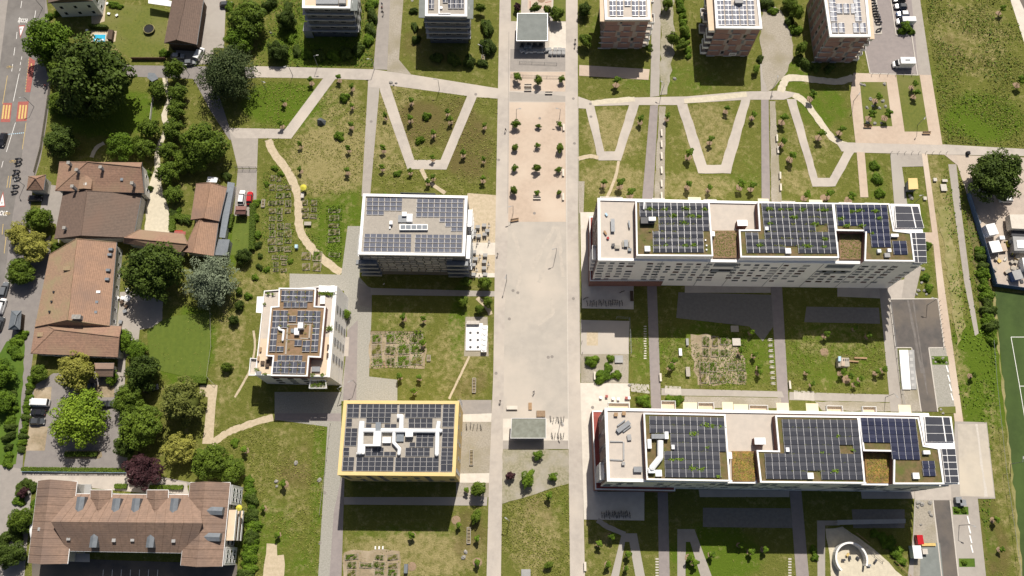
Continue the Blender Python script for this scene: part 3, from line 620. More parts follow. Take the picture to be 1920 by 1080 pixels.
text('ECOLE', (2, 400), 2.0, -.05, 'white_paint', sx=.6)
for p, r in (((18.5, 126), 0), ((24, 303), 0), ((13, 401), 0)):     # yellow cycle symbols
    c = G2(p); b = MB(); z = top_z([(c.x-1, c.y-1), (c.x+1, c.y+1)])+.03
    for k in (-1, 1): b.torus((c.x+k*.5, c.y, z), .38, .05, 'z', 12, 4)
    b.tube((c.x-.5, c.y, z), (c.x+.1, c.y+.45, z), .05, n=4); b.tube((c.x+.5, c.y, z), (c.x-.2, c.y+.45, z), .05, n=4)
    o = b.build('cycle_symbol', 'yellow_paint'); o['kind'] = 'structure'
mark('red_lane_symbol', [(58, 119), (60, 119), (60, 125), (58, 125)], 'yellow_paint')
for i in range(7): strip('parking_line', (194+i*17, 1068), (192+i*17, 1095), .12, 'white_paint')
for a, b in (((1895.6, 632), (1935, 632)), ((1895.6, 632), (1912, 726)), ((1912, 726), (1945, 930)), ((1911, 724), (1935, 724))): strip('pitch_line', a, b, .15, 'white_paint')
for a, b in (((1667, 561), (1758, 560)), ((1668, 561), (1679, 652)), ((1679, 652), (1709, 652)), ((1709, 652), (1727, 772)), ((1758, 560), (1770, 652)), ((1770, 652), (1741, 652)), ((1741, 652), (1758, 772)),
             ((1749, 938), (1767, 1095)), ((1781, 938), (1798, 1095)), ((1631, 138), (1722, 141)), ((1622, 95), (1631, 138)), ((1709, 66), (1720, 140)), ((1670, 0), (1680, 66)), ((1680, 66), (1709, 66)), ((1642, 0), (1653, 64)), ((1653, 64), (1637, 64))):
    A = G2(a); B = G2(b); d = (B-A).normalized(); n = Vector((-d.y, d.x))*.14
    b_ = MB(); b_.prism([A+n, A-n, B-n, B+n], 0, .13, 'kerb_stone'); o = b_.build('kerb'); o['kind'] = 'structure'
for x in (1062, ): strip('channel_drain', (1061, 200), (1066, 842), .22, 'kerb_stone')
strip('channel_drain', (954, 60), (952, 400), .14, 'pavement_grey'); strip('channel_drain', (1084, 200), (1088, 700), .14, 'path_grey')
strip('red_curve', (994, 16), (994, 2), .2, 'red_paint'); strip('red_curve', (1000, 12), (1020, 14), .2, 'red_paint'); strip('red_curve', (1022, 5), (1034, 3), .2, 'red_paint')
for (x0, y0, x1, y1, n, f) in ((1182, 719, 1217, 738, 16, 'x'), (1246, 723, 1277, 742, 13, 'x'), (1488, 732, 1526, 752, 16, 'x')):
    for i in range(n):
        t = (i+.5)/n; strip('paving_stripe', (x0+(x1-x0)*t, y0+t*2), (x0+(x1-x0)*t+1, y1-4+t*4), .22, 'kerb_stone')
for i in range(14): strip('stepping_slab', (1207-.0*i, 612+i*4.6), (1212, 612+i*4.6), .3, 'concrete_pale')
for i in range(8): strip('stepping_slab', (1478, 1048+i*5.2), (1484, 1048+i*5.2), .35, 'kerb_stone')
for i in range(8): strip('stepping_slab', (1229, 1048+i*5.2), (1235, 1048+i*5.2), .35, 'kerb_stone')
# ---------------------------------------------------------------- buildings
WH = {}
def face(A, B):
    a = Vector((A[0], A[1])); b = Vector((B[0], B[1])); d = (b-a).normalized(); return (a, d, Vector((d.y, -d.x))), (b-a).length
def window_mesh(wd, ht, style):
    k = ('w', round(wd, 2), round(ht, 2), style)
    if k in WH: return WH[k]
    fr, gl = {'dark': ('grey_metal', 'glass'), 'white': ('white_metal', 'glass'), 'blind': ('grey_metal', 'blind'), 'red': ('blind_red', 'glass'), 'grey': ('grey_metal', 'glass_grey')}[style]
    b = MB(); x = wd/2; f = .09
    for (cx, cz, sx, sz) in ((0, .0, wd, f), (0, ht-f, wd, f), (-x+f/2, f, f, ht-2*f), (x-f/2, f, f, ht-2*f)): b.box(cx, -.015, cz, sx, .05, sz, 0, fr)
    b.box(0, -.01, f+.001, wd-2*f-.002, .03, ht-2*f-.002, 0, gl); b.box(0, -.03, -.05, wd+.1, .08, .05, 0, fr)
    if style in ('red', 'dark'): b.box(wd*.22, -.03, f+.002, .05, .05, ht-2*f-.004, 0, fr)
    WH[k] = b.mesh('window'); return WH[k]
def windows(par, F, us, zs, wd=1.5, ht=1.4, styles=('dark',), name='window', skip=.0):
    a, d, n = F; rz = math.atan2(d.y, d.x)
    for z in zs:
        for u in us:
            if random.random() < skip: continue
            p = a+d*u+n*.012; inst(name, window_mesh(wd, ht, random.choice(styles)), par, (p.x, p.y, z), rz)
def inset(pts, k):
    n = len(pts); out = []; a = sum(pts[i].x*pts[(i+1) % n].y-pts[(i+1) % n].x*pts[i].y for i in range(n)); s = 1 if a > 0 else -1
    for i in range(n):
        p0, p1, p2 = pts[i-1], pts[i], pts[(i+1) % n]; d1 = (p1-p0).normalized(); d2 = (p2-p1).normalized()
        n1 = Vector((-d1.y, d1.x))*s; n2 = Vector((-d2.y, d2.x))*s; m_ = (n1+n2); q = m_.length_squared
        out.append(p1+m_*(2*k/q))
    return out
def panels(par, h, q, nc, nr, kind, pm, skip=(), gap=.04, gy=None, tilt=15, name='solar_panel', only=None, bright=None):
    """q = TL,TR,BL,BR photo corners at roof height; kind 'tent_y','tent_x','flat'"""
    TL, TR, BL, BR = [G2(p, h) for p in q]
    cw = ((TR-TL).length+(BR-BL).length)/2/nc; ch = ((BL-TL).length+(BR-TR).length)/2/nr; rz = math.atan2((TR-TL).y, (TR-TL).x)
    b = MB(); t = math.tan(math.radians(tilt)); al = 'alu'
    def slab(x0, x1, y0, y1, zf):
        z = [zf(x0, y0), zf(x1, y0), zf(x1, y1), zf(x0, y1)]; P = [(x0, y0), (x1, y0), (x1, y1), (x0, y1)]
        b.add([(p[0], p[1], zz-.05) for p, zz in zip(P, z)]+[(p[0], p[1], zz) for p, zz in zip(P, z)], [(0, 1, 5, 4), (1, 2, 6, 5), (2, 3, 7, 6), (3, 0, 4, 7), (3, 2, 1, 0), (4, 5, 6, 7)], pm)
    g = gap; W, Hh = cw/2-g, ch/2-(gy or g)
    if kind == 'tent_y':
        slab(-W, W, .015, Hh, lambda x, y: .35-abs(y)*t); slab(-W, W, -Hh, -.015, lambda x, y: .35-abs(y)*t)
        for s in (-1, 1): b.box(s*(W+g*.5), 0, .0, g*.8, ch*.96, .34, 0, al)
    elif kind == 'tent_x':
        slab(.015, W, -Hh, Hh, lambda x, y: .35-abs(x)*t); slab(-W, -.015, -Hh, Hh, lambda x, y: .35-abs(x)*t)
        for s in (-1, 1): b.box(0, s*(Hh+g*.5), .0, cw*.94, g*.9, .33, 0, al)
        b.box(0, 0, .30, .05, Hh*2, .08, 0, al)
    else:
        slab(-W, W, -Hh, Hh, lambda x, y: .22+y*t*(1 if kind == 'flat_s' else 1))
        e = .045
        b.box(0, -Hh-e/2, .12, 2*W, e, .06, 0, al); b.box(-W-e/2, 0, .17, e, 2*Hh, .05, 0, al)
    me = b.mesh(name); k = 0
    for r in range(nr):
        for c in range(nc):
            if (r, c) in skip or (only and (r, c) not in only): continue
            fx = (c+.5)/nc; fy = (r+.5)/nr; p = (TL*(1-fx)+TR*fx)*(1-fy)+(BL*(1-fx)+BR*fx)*fy
            inst(name, me, par, (p.x, p.y, h+.06), rz); k += 1
    return k
def cells(*spec):      # ('r0-r1','c0-c1') rectangles
    out = set()
    for r0, r1, c0, c1 in spec:
        for r in range(r0, r1+1):
            for c in range(c0, c1+1): out.add((r, c))
    return out
def flat_part(par, name, px, h0, h1, m, mt=None, mb=None):
    b = MB(); b.prism([G2(p, h1) for p in px], h0, h1, m, mt); return b.build(name, None, par)
def parapet(par, px, h, wd=.45, up=.35, m='white_parapet', name='parapet'):
    P = [G2(p, h) for p in px]; b = MB(); b.ring(P, inset(P, wd), h-.25, h+up, m); return b.build(name, None, par)
def block(par, px, h, wall, deck, name='wall', z0=0, wd=.45, up=.3, par_m='white_parapet'):
    P = [G2(p, h) for p in px]; b = MB(); b.prism(inset(P, .02), z0, h, wall, deck); o = b.build(name, None, par); parapet(par, px, h, wd, up, par_m); return P
def roofbox(par, name, px, h, sx, sy, hh, m='white_metal', rz=0, cap=None):
    p = G(px[0], px[1], h+hh); b = MB(); b.box(p.x, p.y, h, sx, sy, hh, rz, m)
    if cap: b.box(p.x, p.y, h+hh, sx+.12, sy+.12, .08, rz, cap)
    return b.build(name, None, par)
def duct(par, pts, h, r=.35, z=.5, m='white_metal', name='duct'):
    b = MB()
    for i in range(len(pts)-1):
        A = G(*pts[i], h+z); B = G(*pts[i+1], h+z); b.tube(A, B, r, n=8, m=m)
        b.dome(B, r, r, r, 8, 4, m, full=True)
    return b.build(name, None, par)
def sprigs(par, name, px, h, n, rad=.5, size=.16, m='leaf_bright'):   # plants that grow between the panels
    C = []; T = []
    for x, y, k in px:
        p = G(x, y, h); q = int(n*k)
        d = RNG.normal(0, 1, (q, 3))*np.array([rad*k, rad*.55*k, .18*k]); d[:, 2] = np.abs(d[:, 2])
        C.append(d+np.array([p.x, p.y, h+.25])); T.append(RNG.uniform(.3, .9, q))
    C = np.concatenate(C); V, F, T = leaf_quads(C, np.tile([0, 0, 1.], (len(C), 1)), size, np.concatenate(T))
    V = V-np.array(ORG[par.name])[None]; o = bpy.data.objects.new(name, npmesh(name, V, F, m, T)); COL.objects.link(o); o.parent = par; o['kind'] = 'stuff'; return o
def base_of(px, h): q = G(px[0], px[1], h); return (q.x, q.y, 0)

# ---- the two long white housing blocks
def long_block(lab, main, podium, secs, hM=19.7, hS=22.3):
    t = thing('apartment_block', lab, 'building', base_of(main[3], hM))
    P = block(t, main, hM, 'white_wall', 'roof_beige', wd=.7, up=.35)
    NW, NE, SE, SW = P
    b = MB(); b.prism([G2(p, 4.6) for p in podium], 0, 4.6, 'red_brown', 'red_roof_panel'); b.build('podium', None, t); parapet(t, podium, 4.6, .3, .12)
    F, L = face(SW, SE)
    for s in secs:
        Q = [G2(p, hS) for p in s['px']]; b = MB(); b.prism(inset(Q, .02), hM, hS, 'red_brown', 'sedum'); b.build('penthouse', None, t); i, j = (5, 4) if len(Q) == 8 and s['px'][4][0] > 1700 else (3, 2); Fp, Lp = face(Q[i], Q[j]); b = MB(); b.fbox(Fp, 0, Lp, hM-.3, hS-.26, -.1, .03, 'white_wall'); b.build('facade_strip', None, t); parapet(t, s['px'], hS, .38, .25)
    return t, F, L
def facade(t, F, L, rows, cols, gaps, z0=4.9, dz=2.12, skip=0, styles=('dark', 'grey', 'red', 'grey', 'blind', 'blind'), hM=19.7):
    # joints between the stair units, window columns, loggias under the moss terraces
    joints = [x*L for x in (.20, .345, .44, .575, .70, .82, .92)]
    for u in joints: b = MB(); b.fbox(F, u-.07, u+.07, .3, hM-.05, 0, .05, 'grey_metal'); b.build('downpipe', None, t)
    for u0, u1 in gaps:
        b = MB()
        for k in range(2): b.fbox(F, u0*L, u1*L, hM-2.2-k*4.3-.9, hM-2.2-k*4.3, .02, .10, 'grey_metal'); b.fbox(F, u0*L, u1*L, hM-2.2-k*4.3, hM-.9-k*4.3, .01, .03, 'glass')
        b.build('loggia', None, t); b = MB(); b.fbox(F, u0*L, u1*L, hM-2.0, hM-.6, .04, .06, 'glass_grey'); b.build('glass_balustrade', None, t)
    n = 0; us = [(i+.5)/cols for i in range(cols)]
    for r in range(rows):
        z = z0+r*dz
        for i, u in enumerate(us):
            ing = any(g0-.004 < u < g1+.004 for g0, g1 in gaps)
            if ing and (r >= rows-4 and r != rows-4 and r % 2 == 1 or r >= rows-2): continue
            if i % 9 == 4 or random.random() < .1+skip: continue
            p = F[0]+F[1]*(u*L+random.choice((-.12, .12)))+F[2]*.012; wd = (1.7, 1.2, 1.45)[i % 3]
            inst('window', window_mesh(wd, .92, random.choice(styles)), t, (p.x, p.y, z), math.atan2(F[1].y, F[1].x)); n += 1
    return n
A_main = [(1120, 372), (1666, 384), (1727, 497), (1121, 489)]
A_secs = [dict(px=[(1191, 377), (1330, 379), (1337, 481), (1193, 480)]),
          dict(px=[(1420, 379), (1561, 381), (1573, 484), (1388, 483), (1385, 431), (1423, 431)]),
          dict(px=[(1561, 381), (1667, 382), (1676, 432), (1708, 436), (1715, 491), (1620, 490), (1622, 434), (1567, 433)])]
tA, FA, LA = long_block('long white apartment block with overgrown solar roof and its window front in view', A_main, [(1105, 406), (1244, 408), (1244, 527), (1106, 527)], A_secs)
facade(tA, FA, LA, 7, 33, ((.365, .435), (.715, .80)))
B_main = [(1133, 765), (1740, 775), (1778, 912), (1138, 903)]
B_secs = [dict(px=[(1206, 774), (1360, 777), (1369, 903), (1212, 900)]),
          dict(px=[(1453, 779), (1609, 781), (1622, 907), (1425, 905), (1418, 844), (1459, 845)]),
          dict(px=[(1609, 781), (1722, 783), (1732, 835), (1760, 840), (1770, 908), (1674, 908), (1675, 847), (1618, 846)])]
tB, FB, LB = long_block('long white apartment block with blue and black solar roof, nearest the bottom edge', B_main, [(1110, 770), (1266, 772), (1266, 921), (1116, 918)], B_secs)
facade(tB, FB, LB, 7, 33, ((.365, .435), (.715, .80)), skip=.5, styles=('grey', 'blind', 'blind'))
hS = 22.3
panels(tA, hS, [(1198.7, 381), (1327.5, 381), (1201, 474), (1331, 474)], 11, 7, 'tent_y', 'panel_dark', cells((2, 3, 0, 2), (4, 6, 0, 1), (4, 6, 10, 10)))
panels(tA, hS, [(1427, 382), (1559, 382), (1437, 475), (1569, 476)], 11, 7, 'tent_y', 'panel_dark', cells((6, 6, 3, 4), (3, 3, 8, 9)))
panels(tA, hS, [(1397, 436), (1432, 436), (1400, 475), (1436, 475)], 3, 3, 'tent_y', 'panel_dark', cells((0, 0, 2, 2)))
panels(tA, hS, [(1566, 384), (1662, 384), (1575, 478), (1671, 478)], 8, 7, 'tent_y', 'panel_blue', cells((3, 6, 0, 3), (6, 6, 4, 7), (4, 6, 4, 4)))
panels(tA, hS, [(1672, 452), (1698, 452), (1675, 478), (1701, 478)], 2, 2, 'tent_y', 'panel_blue')
panels(tB, hS, [(1217, 780), (1357, 783), (1221, 895), (1364, 896)], 11, 7, 'tent_y', 'panel_dark', tilt=5, skip= cells((2, 3, 0, 2), (4, 6, 0, 1), (4, 6, 10, 10)))
panels(tB, hS, [(1465, 786), (1607, 787), (1475, 899), (1618, 900)], 11, 7, 'tent_y', 'panel_dark', tilt=5, skip= cells((6, 6, 3, 4), (3, 3, 8, 9)))
panels(tB, hS, [(1433, 850), (1472, 850), (1436, 898), (1475, 899)], 3, 3, 'tent_y', 'panel_dark', tilt=5)
panels(tB, hS, [(1612, 783), (1715, 785), (1623, 893), (1728, 894)], 8, 7, 'tent_y', 'panel_blue', tilt=5, skip= cells((3, 6, 0, 3), (5, 6, 4, 7)))
panels(tB, hS, [(1728, 864), (1751, 864), (1730, 893), (1753, 893)], 2, 2, 'tent_y', 'panel_blue', tilt=5)
for T_, dx in ((tA, 0), (tB, 1)):
    # moss terraces one storey down, dropped behind the white edge, and the tiled roof terrace with its red stair head
    if dx == 0:
        mo = [[(1336, 433), (1383, 433), (1380, 484), (1337, 484)], [(1572, 436), (1620, 436), (1618, 487), (1574, 487)]]; ch = (1392, 418); gr = [(1677, 386), (1722, 387), (1733, 427), (1680, 427)]; gr2 = [(1706, 436), (1735, 436), (1738, 492), (1713, 492)]
        sp = [(1218, 392, 1), (1247, 393, .7), (1262, 405, 1.2), (1285, 392, 1.2), (1294, 405, 1), (1282, 418, 1), (1310, 407, 1), (1320, 393, .8), (1300, 460, .9), (1285, 461, .8), (1248, 460, .6), (1441, 392, 1), (1462, 393, .7), (1480, 393, 1), (1504, 393, 1), (1540, 395, 1), (1548, 394, 1), (1489, 408, 1.3), (1527, 421, 1), (1443, 420, .9), (1423, 460, 1), (1512, 462, 1.4), (1546, 449, 1), (1545, 463, .7), (1597, 397, 1), (1610, 395, 1.2), (1641, 396, 1.1), (1648, 410, .9), (1577, 411, 1), (1588, 424, 1), (1616, 424, .8), (1634, 438, .6)]
    else:
        mo = [[(1372, 846), (1417, 846), (1415, 903), (1373, 903)], [(1620, 849), (1672, 849), (1670, 906), (1624, 906)]]; ch = (1425, 827); gr = [(1733, 781), (1781, 782), (1789, 828), (1737, 828)]; gr2 = [(1765, 841), (1791, 841), (1798, 905), (1773, 905)]
        sp = [(1300, 814, 1.2), (1326, 839, .7), (1322, 798, 1.1), (1335, 799, .9), (1350, 800, .7), (1260, 862, .8), (1275, 862, .8), (1298, 878, 1.2), (1316, 880, .9), (1345, 893, .7), (1565, 883, 1), (1570, 818, .6), (1540, 848, .5), (1600, 845, .6)]
    for q in mo:
        b = MB(); b.prism([G2(p, 19.9) for p in q], 19.6, 20.22, 'sedum_red' if dx == 0 else 'sedum_bloom'); b.build('moss_roof', None, T_); P = [G2(p, 19.9) for p in q]; C = []
        n = 700; f = RNG.uniform(.04, .96, (n, 2)); P4 = [np.array(p) for p in P]
        XY = (P4[0]*(1-f[:, :1])+P4[1]*f[:, :1])*(1-f[:, 1:])+(P4[3]*(1-f[:, :1])+P4[2]*f[:, :1])*f[:, 1:]
        V, F_, TT = leaf_quads(np.column_stack([XY, np.full(n, 20.3)]), np.tile([0, 0, 1.], (n, 1)), .14, RNG.uniform(.2, 1, n)); V = V-np.array(ORG[T_.name])[None]
        o = bpy.data.objects.new('sedum_plants', npmesh('sedum_plants', V, F_, 'leaf_yellow' if dx else 'leaf_olive', TT)); COL.objects.link(o); o.parent = T_; o['kind'] = 'stuff'
    sprigs(T_, 'roof_weeds', sp, hS, 60, .45, .2); 
    weeds = [(x+random.uniform(-5, 5), y, .35) for r in range(1, 7) for x, y in [((1205 if dx == 0 else 1225)+random.uniform(0, 110), (381 if dx == 0 else 781)+r*(13.3 if dx == 0 else 16.4)) for _ in range(9)]]
    weeds += [((1435 if dx == 0 else 1475)+random.uniform(0, 120), (381 if dx == 0 else 786)+r*(13.3 if dx == 0 else 16.3), .35) for r in range(1, 7) for _ in range(9)]
    sprigs(T_, 'roof_weeds', weeds, hS, 22, .8, .14, 'leaf_olive')
    roofbox(T_, 'stair_head', ch, 19.7, 2.5, 1.5, 2.2, 'red_brown', cap='white_metal')
    # white grid canopy with black glass panels at the right end
    flat_part(T_, 'canopy_deck', [(1669, 382), (1724, 383), (1738, 493), (1716, 492), (1708, 436), (1678, 431)] if dx == 0 else [(1724, 780), (1784, 781), (1799, 908), (1771, 908), (1761, 840), (1734, 834)], 21.0, 21.45, 'white_parapet')
    for q, nc, nr in ((gr, 2, 3), (gr2, 2, 5)):
        P = [G2(p, 21.9) for p in q]; b = MB(); b.prism(P, 21.5, 21.88, 'white_parapet'); b.build('canopy', None, T_)
        for r in range(nr):
            for c in range(nc):
                w0 = [0, .70, 1] if nc == 2 and nr == 3 else [0, .36, 1]
                I = lambda fx, fy: (P[0]*(1-fx)+P[1]*fx)*(1-fy)+(P[3]*(1-fx)+P[2]*fx)*fy
                x0, x1 = w0[c]+.03, w0[c+1]-.02; y0, y1 = r/nr+.012, (r+1)/nr-.012
                b = MB(); b.prism([I(x0, y0), I(x1, y0), I(x1, y1), I(x0, y1)], 21.9, 21.96, 'panel_dark'); b.build('glass_panel', None, T_)
hA = 22.3
for T_, L_ in ((tA, [(1214, 413, 3.4, 1.7, 1.2, 'dark_metal'), (1223, 410, 1.8, 1.0, 1.9, 'white_metal'), (1214, 466, 1.4, 1.4, .7, 'white_metal'), (1478, 470, 1.4, 1.4, .7, 'white_metal'), (1438, 428, .8, .9, .9, 'white_metal'), (1664, 478, 1.4, 1.1, .7, 'light_grey_wall'), (1678, 441, 1.9, .8, .8, 'white_metal'), (1649, 470, .9, .9, .8, 'white_metal'), (1668, 469, .9, .9, .8, 'white_metal')]),
               (tB, [(1235, 887, 1.5, 1.5, .7, 'white_metal'), (1218, 832, .9, 2.2, 1, 'white_metal'), (1222, 882, 1.5, 1.2, 1.2, 'white_metal'), (1520, 892, 1.4, 1.4, .7, 'white_metal'), (1477, 843, .8, 1.0, .9, 'white_metal'), (1718, 892, 1.5, 1.4, .7, 'white_metal'), (1262, 838, .7, 1, .8, 'white_metal'), (1738, 848, 1.6, .9, .8, 'white_metal')])):
    for x, y, sx, sy, hh, m in L_: roofbox(T_, 'roof_unit', (x, y), hA, sx, sy, hh, m)
duct(tB, [(1238, 826), (1238, 858), (1222, 878)], hS, .75, 1.0, 'white_metal'); roofbox(tB, 'roof_unit', (1236, 818), hS, 3.6, 1.1, 1.2, 'grey_metal'); roofbox(tB, 'roof_unit', (1250, 816), hS, .9, 1.7, 1.4, 'white_metal')
duct(tA, [(1208, 378), (1207, 392)], hS, .2, .5); roofbox(tA, 'vent', (1337, 438), 20, .9, 1.3, 1.4); roofbox(tB, 'vent', (1369, 854), 20, .9, 1.5, 1.4)
for q in ((1323, 450), (1325, 460), (1325, 468)): roofbox(tA, 'vent', q, hS, .35, .35, .4)
# end wall windows, east balconies, corner frame with scaffolding look on the podium corner
for t_, P0, P1, q in ((tA, A_main[3], A_main[0], [(1110, 462), (1122, 462), (1120, 488), (1110, 488)]), (tB, B_main[3], B_main[0], [(1124, 868), (1134, 868), (1136, 900), (1124, 900)])):
    F, L = face(G2(P0, 19.7), G2(P1, 19.7)); F = (F[0]+F[1]*L, -F[1], -F[2]) if False else F
    F, L = face(G2(P1, 19.7), G2(P0, 19.7)); 
    b = MB()
    for k in range(6): b.fbox(F, .2, L-.2, 5+k*2.45, 6.6+k*2.45, 0, .03, 'blind_red' if k % 2 else 'red_brown')
    b.build('cladding_band', None, t_)
    windows(t_, F, [L*(i+.5)/5 for i in range(5)], [5+k*2.45 for k in range(6)], 1.3, 1.2, ('dark', 'grey'))
    P = [G2(p, 14) for p in q]
    for k in range(4):
        b = MB(); b.prism(P, 5.5+k*2.8, 5.7+k*2.8, 'white_metal'); b.ring(P, inset(P, .08), 5.7+k*2.8, 6.5+k*2.8, 'white_metal'); b.build('balcony', None, t_)
for t_, P0, P1 in ((tA, A_main[2], A_main[1]), (tB, B_main[2], B_main[1])):
    F, L = face(G2(P0, 19.7), G2(P1, 19.7))
    for k in range(6): b = MB(); b.fbox(F, .3, L*.45, 4.8+k*2.7, 5.0+k*2.7, 0, 1.4, 'white_parapet'); b.fbox(F, .3, L*.45, 5.0+k*2.7, 5.8+k*2.7, 1.3, 1.4, 'white_parapet'); b.build('balcony', None, t_)
# awnings and balconies on the far side
def far_side(t, P0, P1, aws, bals, h=17):
    F, L = face(G2(P1, 19.7), G2(P0, 19.7))
    for px0, px1, dep in aws:
        a = G2((px0, P0[1]), h); c = G2((px1, P0[1]), h); u0 = (c-F[0]).dot(F[1]); u1 = (a-F[0]).dot(F[1])
        b = MB(); b.fbox(F, u0, u1, 18.2, 18.32, 0, dep*.62, 'awning'); b.build('awning', None, t)
    for px0, px1, dep in bals:
        a = G2((px0, P0[1]), h); c = G2((px1, P0[1]), h); u0 = (c-F[0]).dot(F[1]); u1 = (a-F[0]).dot(F[1])
        dep *= .7; b = MB(); b.fbox(F, u0, u1, 16, 16.2, 0, dep, 'roof_tan'); b.fbox(F, u0, u1, 16.2, 17.1, dep-.08, dep, 'white_metal'); b.fbox(F, u0, u0+.08, 16.2, 17.1, 0, dep-.09, 'white_metal'); b.fbox(F, u1-.08, u1, 16.2, 17.1, 0, dep-.09, 'white_metal'); b.build('balcony', None, t)
far_side(tA, A_main[0], A_main[1], [(1288, 1312, 2.6), (1418, 1438, 2.6), (1513, 1538, 2.6)], [(1223, 1246, 2.3), (1319, 1343, 2.3), (1572, 1596, 2.3), (1620, 1645, 2.3), (1465, 1490, 2.3), (1125, 1167, 2.4)])
far_side(tB, B_main[0], B_main[1], [(1279, 1305, 3.2), (1352, 1372, 3.6), (1373, 1400, 2.8), (1453, 1476, 3.6), (1508, 1531, 3.6), (1680, 1703, 3.6)], [(1240, 1267, 3.6), (1309, 1339, 3.2), (1405, 1440, 2.6), (1550, 1580, 2.8), (1617, 1643, 2.8), (1140, 1180, 2.6)])

# ---- white framed block with panel rows
def south_slabs(t, F, L, n, z0, dz, d=.35, m='band_grey', ov=.4):
    for k in range(n): b = MB(); b.fbox(F, -ov, L+ov, z0+k*dz-.12, z0+k*dz+.18, 0, d, m); b.build('floor_band', None, t)
hC = 15.6
tC = thing('apartment_building', 'white-rimmed apartment building with rows of pale blue solar panels beside the terrace of tables', 'building', base_of((673, 479), hC))
qC = [(681, 364), (877, 368), (872, 481), (672, 478)]
PC = block(tC, qC, hC, 'grey_wall', 'roof_gravel', wd=.75, up=.4)
FC, LC = face(PC[3], PC[2])
# scattered grey facade plates in two tones, each plate one piece
pl = {}
for s in (0, 1, 2): b = MB(); b.box(0, -.06, 0, 1.9, .1, 1.25, 0, ('light_grey_wall', 'band_grey', 'grey_metal')[s]); pl[s] = b.mesh('facade_plate')
for r in range(8):
    for c in range(14):
        u = 1.6+c*2.0+(.35 if r % 2 else 0)
        if u > LC-3: continue
        p = FC[0]+FC[1]*u+FC[2]*.01; inst('facade_plate', pl[random.choice((0, 0, 0, 1, 2))], tC, (p.x, p.y, 3.2+r*1.5), math.atan2(FC[1].y, FC[1].x), scale=(random.uniform(.8, 1.0), 1, random.uniform(.75, 1)))
windows(tC, FC, [LC*(i+.5)/9 for i in range(9)], [4, 7, 10], 1.2, 1.3, ('dark',), skip=.3)
for u0, u1 in ((-1.2, 4.4), (LC-5.2, LC+.6)):
    for k in range(4): b = MB(); b.fbox(FC, u0, u1, 2.6+k*3, 2.8+k*3, 0, 1.5, 'grey_metal'); b.fbox(FC, u0, u1, 2.8+k*3, 3.7+k*3, 1.42, 1.5, 'grey_metal'); b.build('balcony', None, tC)
K = 'flat'
panels(tC, hC, [(688, 371), (755, 371.5), (687, 404), (753.5, 405)], 6, 4, K, 'panel_sheen', cells((3, 3, 3, 5)), gap=.09, gy=.2)
panels(tC, hC, [(782, 373), (869.5, 373.5), (780, 408), (868.5, 408.5)], 8, 4, K, 'panel_sheen', gap=.09, gy=.2)
panels(tC, hC, [(824, 409), (868.5, 409.5), (824, 435), (867.5, 435)], 4, 3, K, 'panel_sheen', cells((1, 1, 0, 0), (2, 2, 0, 1)), gap=.09, gy=.2)
panels(tC, hC, [(684, 438), (772, 439), (681, 473), (771, 474)], 8, 4, K, 'panel_sheen', gap=.09, gy=.2)
panels(tC, hC, [(779, 439.5), (867, 440), (777, 474), (866, 475)], 8, 4, K, 'panel_sheen', gap=.09, gy=.2)
for x, y, sx, sy, hh, m in ((758, 401, 1.2, 1.2, 1.0, 'white_metal'), (768, 408, 1.5, 2.2, 1.4, 'white_metal'), (755, 410, 2.4, 2.0, .4, 'grey_metal'), (733, 417, .8, 1.0, 1.0, 'white_metal'), (731, 426, .4, .8, .4, 'white_metal')): roofbox(tC, 'roof_unit', (x, y), hC, sx, sy, hh, m)
q = [(749, 420), (802, 420.5), (802, 431), (749, 431)]; flat_part(tC, 'skylight_frame', q, hC, hC+.7, 'white_metal')
for i in range(5): x = 751+i*10.2; flat_part(tC, 'skylight_pane', [(x, 422), (x+9, 422), (x+9, 429), (x, 429)], hC+.7, hC+.76, 'glass_grey')
far = G2((739, 362), 13); F, L = face(PC[1], PC[0])
b = MB(); b.fbox(F, L*.32, L*.66, 12.5, 12.7, 0, 1.6, 'glass_grey'); b.fbox(F, L*.32, L*.66, 12.7, 13.6, 1.55, 1.6, 'glass_grey'); b.build('balcony', None, tC)
F, L = face(PC[2], PC[1])
for k in range(4):
    b = MB(); b.fbox(F, .8, 7.5, 2.6+k*3, 2.8+k*3, 0, 1.3, 'white_metal'); b.fbox(F, .8, 7.5, 2.8+k*3, 3.7+k*3, 1.22, 1.3, 'glass_grey'); b.fbox(F, 10, 15, 2.6+k*3, 2.8+k*3, 0, 1.3, 'white_metal'); b.fbox(F, 10, 15, 2.8+k*3, 3.7+k*3, 1.22, 1.3, 'white_metal'); b.build('balcony', None, tC)
F, L = face(PC[0], PC[3])
for k in range(4): b = MB(); b.fbox(F, L-7, L-1, 2.6+k*3, 2.8+k*3, 0, .9, 'white_metal'); b.fbox(F, L-7, L-1, 2.8+k*3, 3.7+k*3, .85, .9, 'white_metal'); b.build('balcony', None, tC)

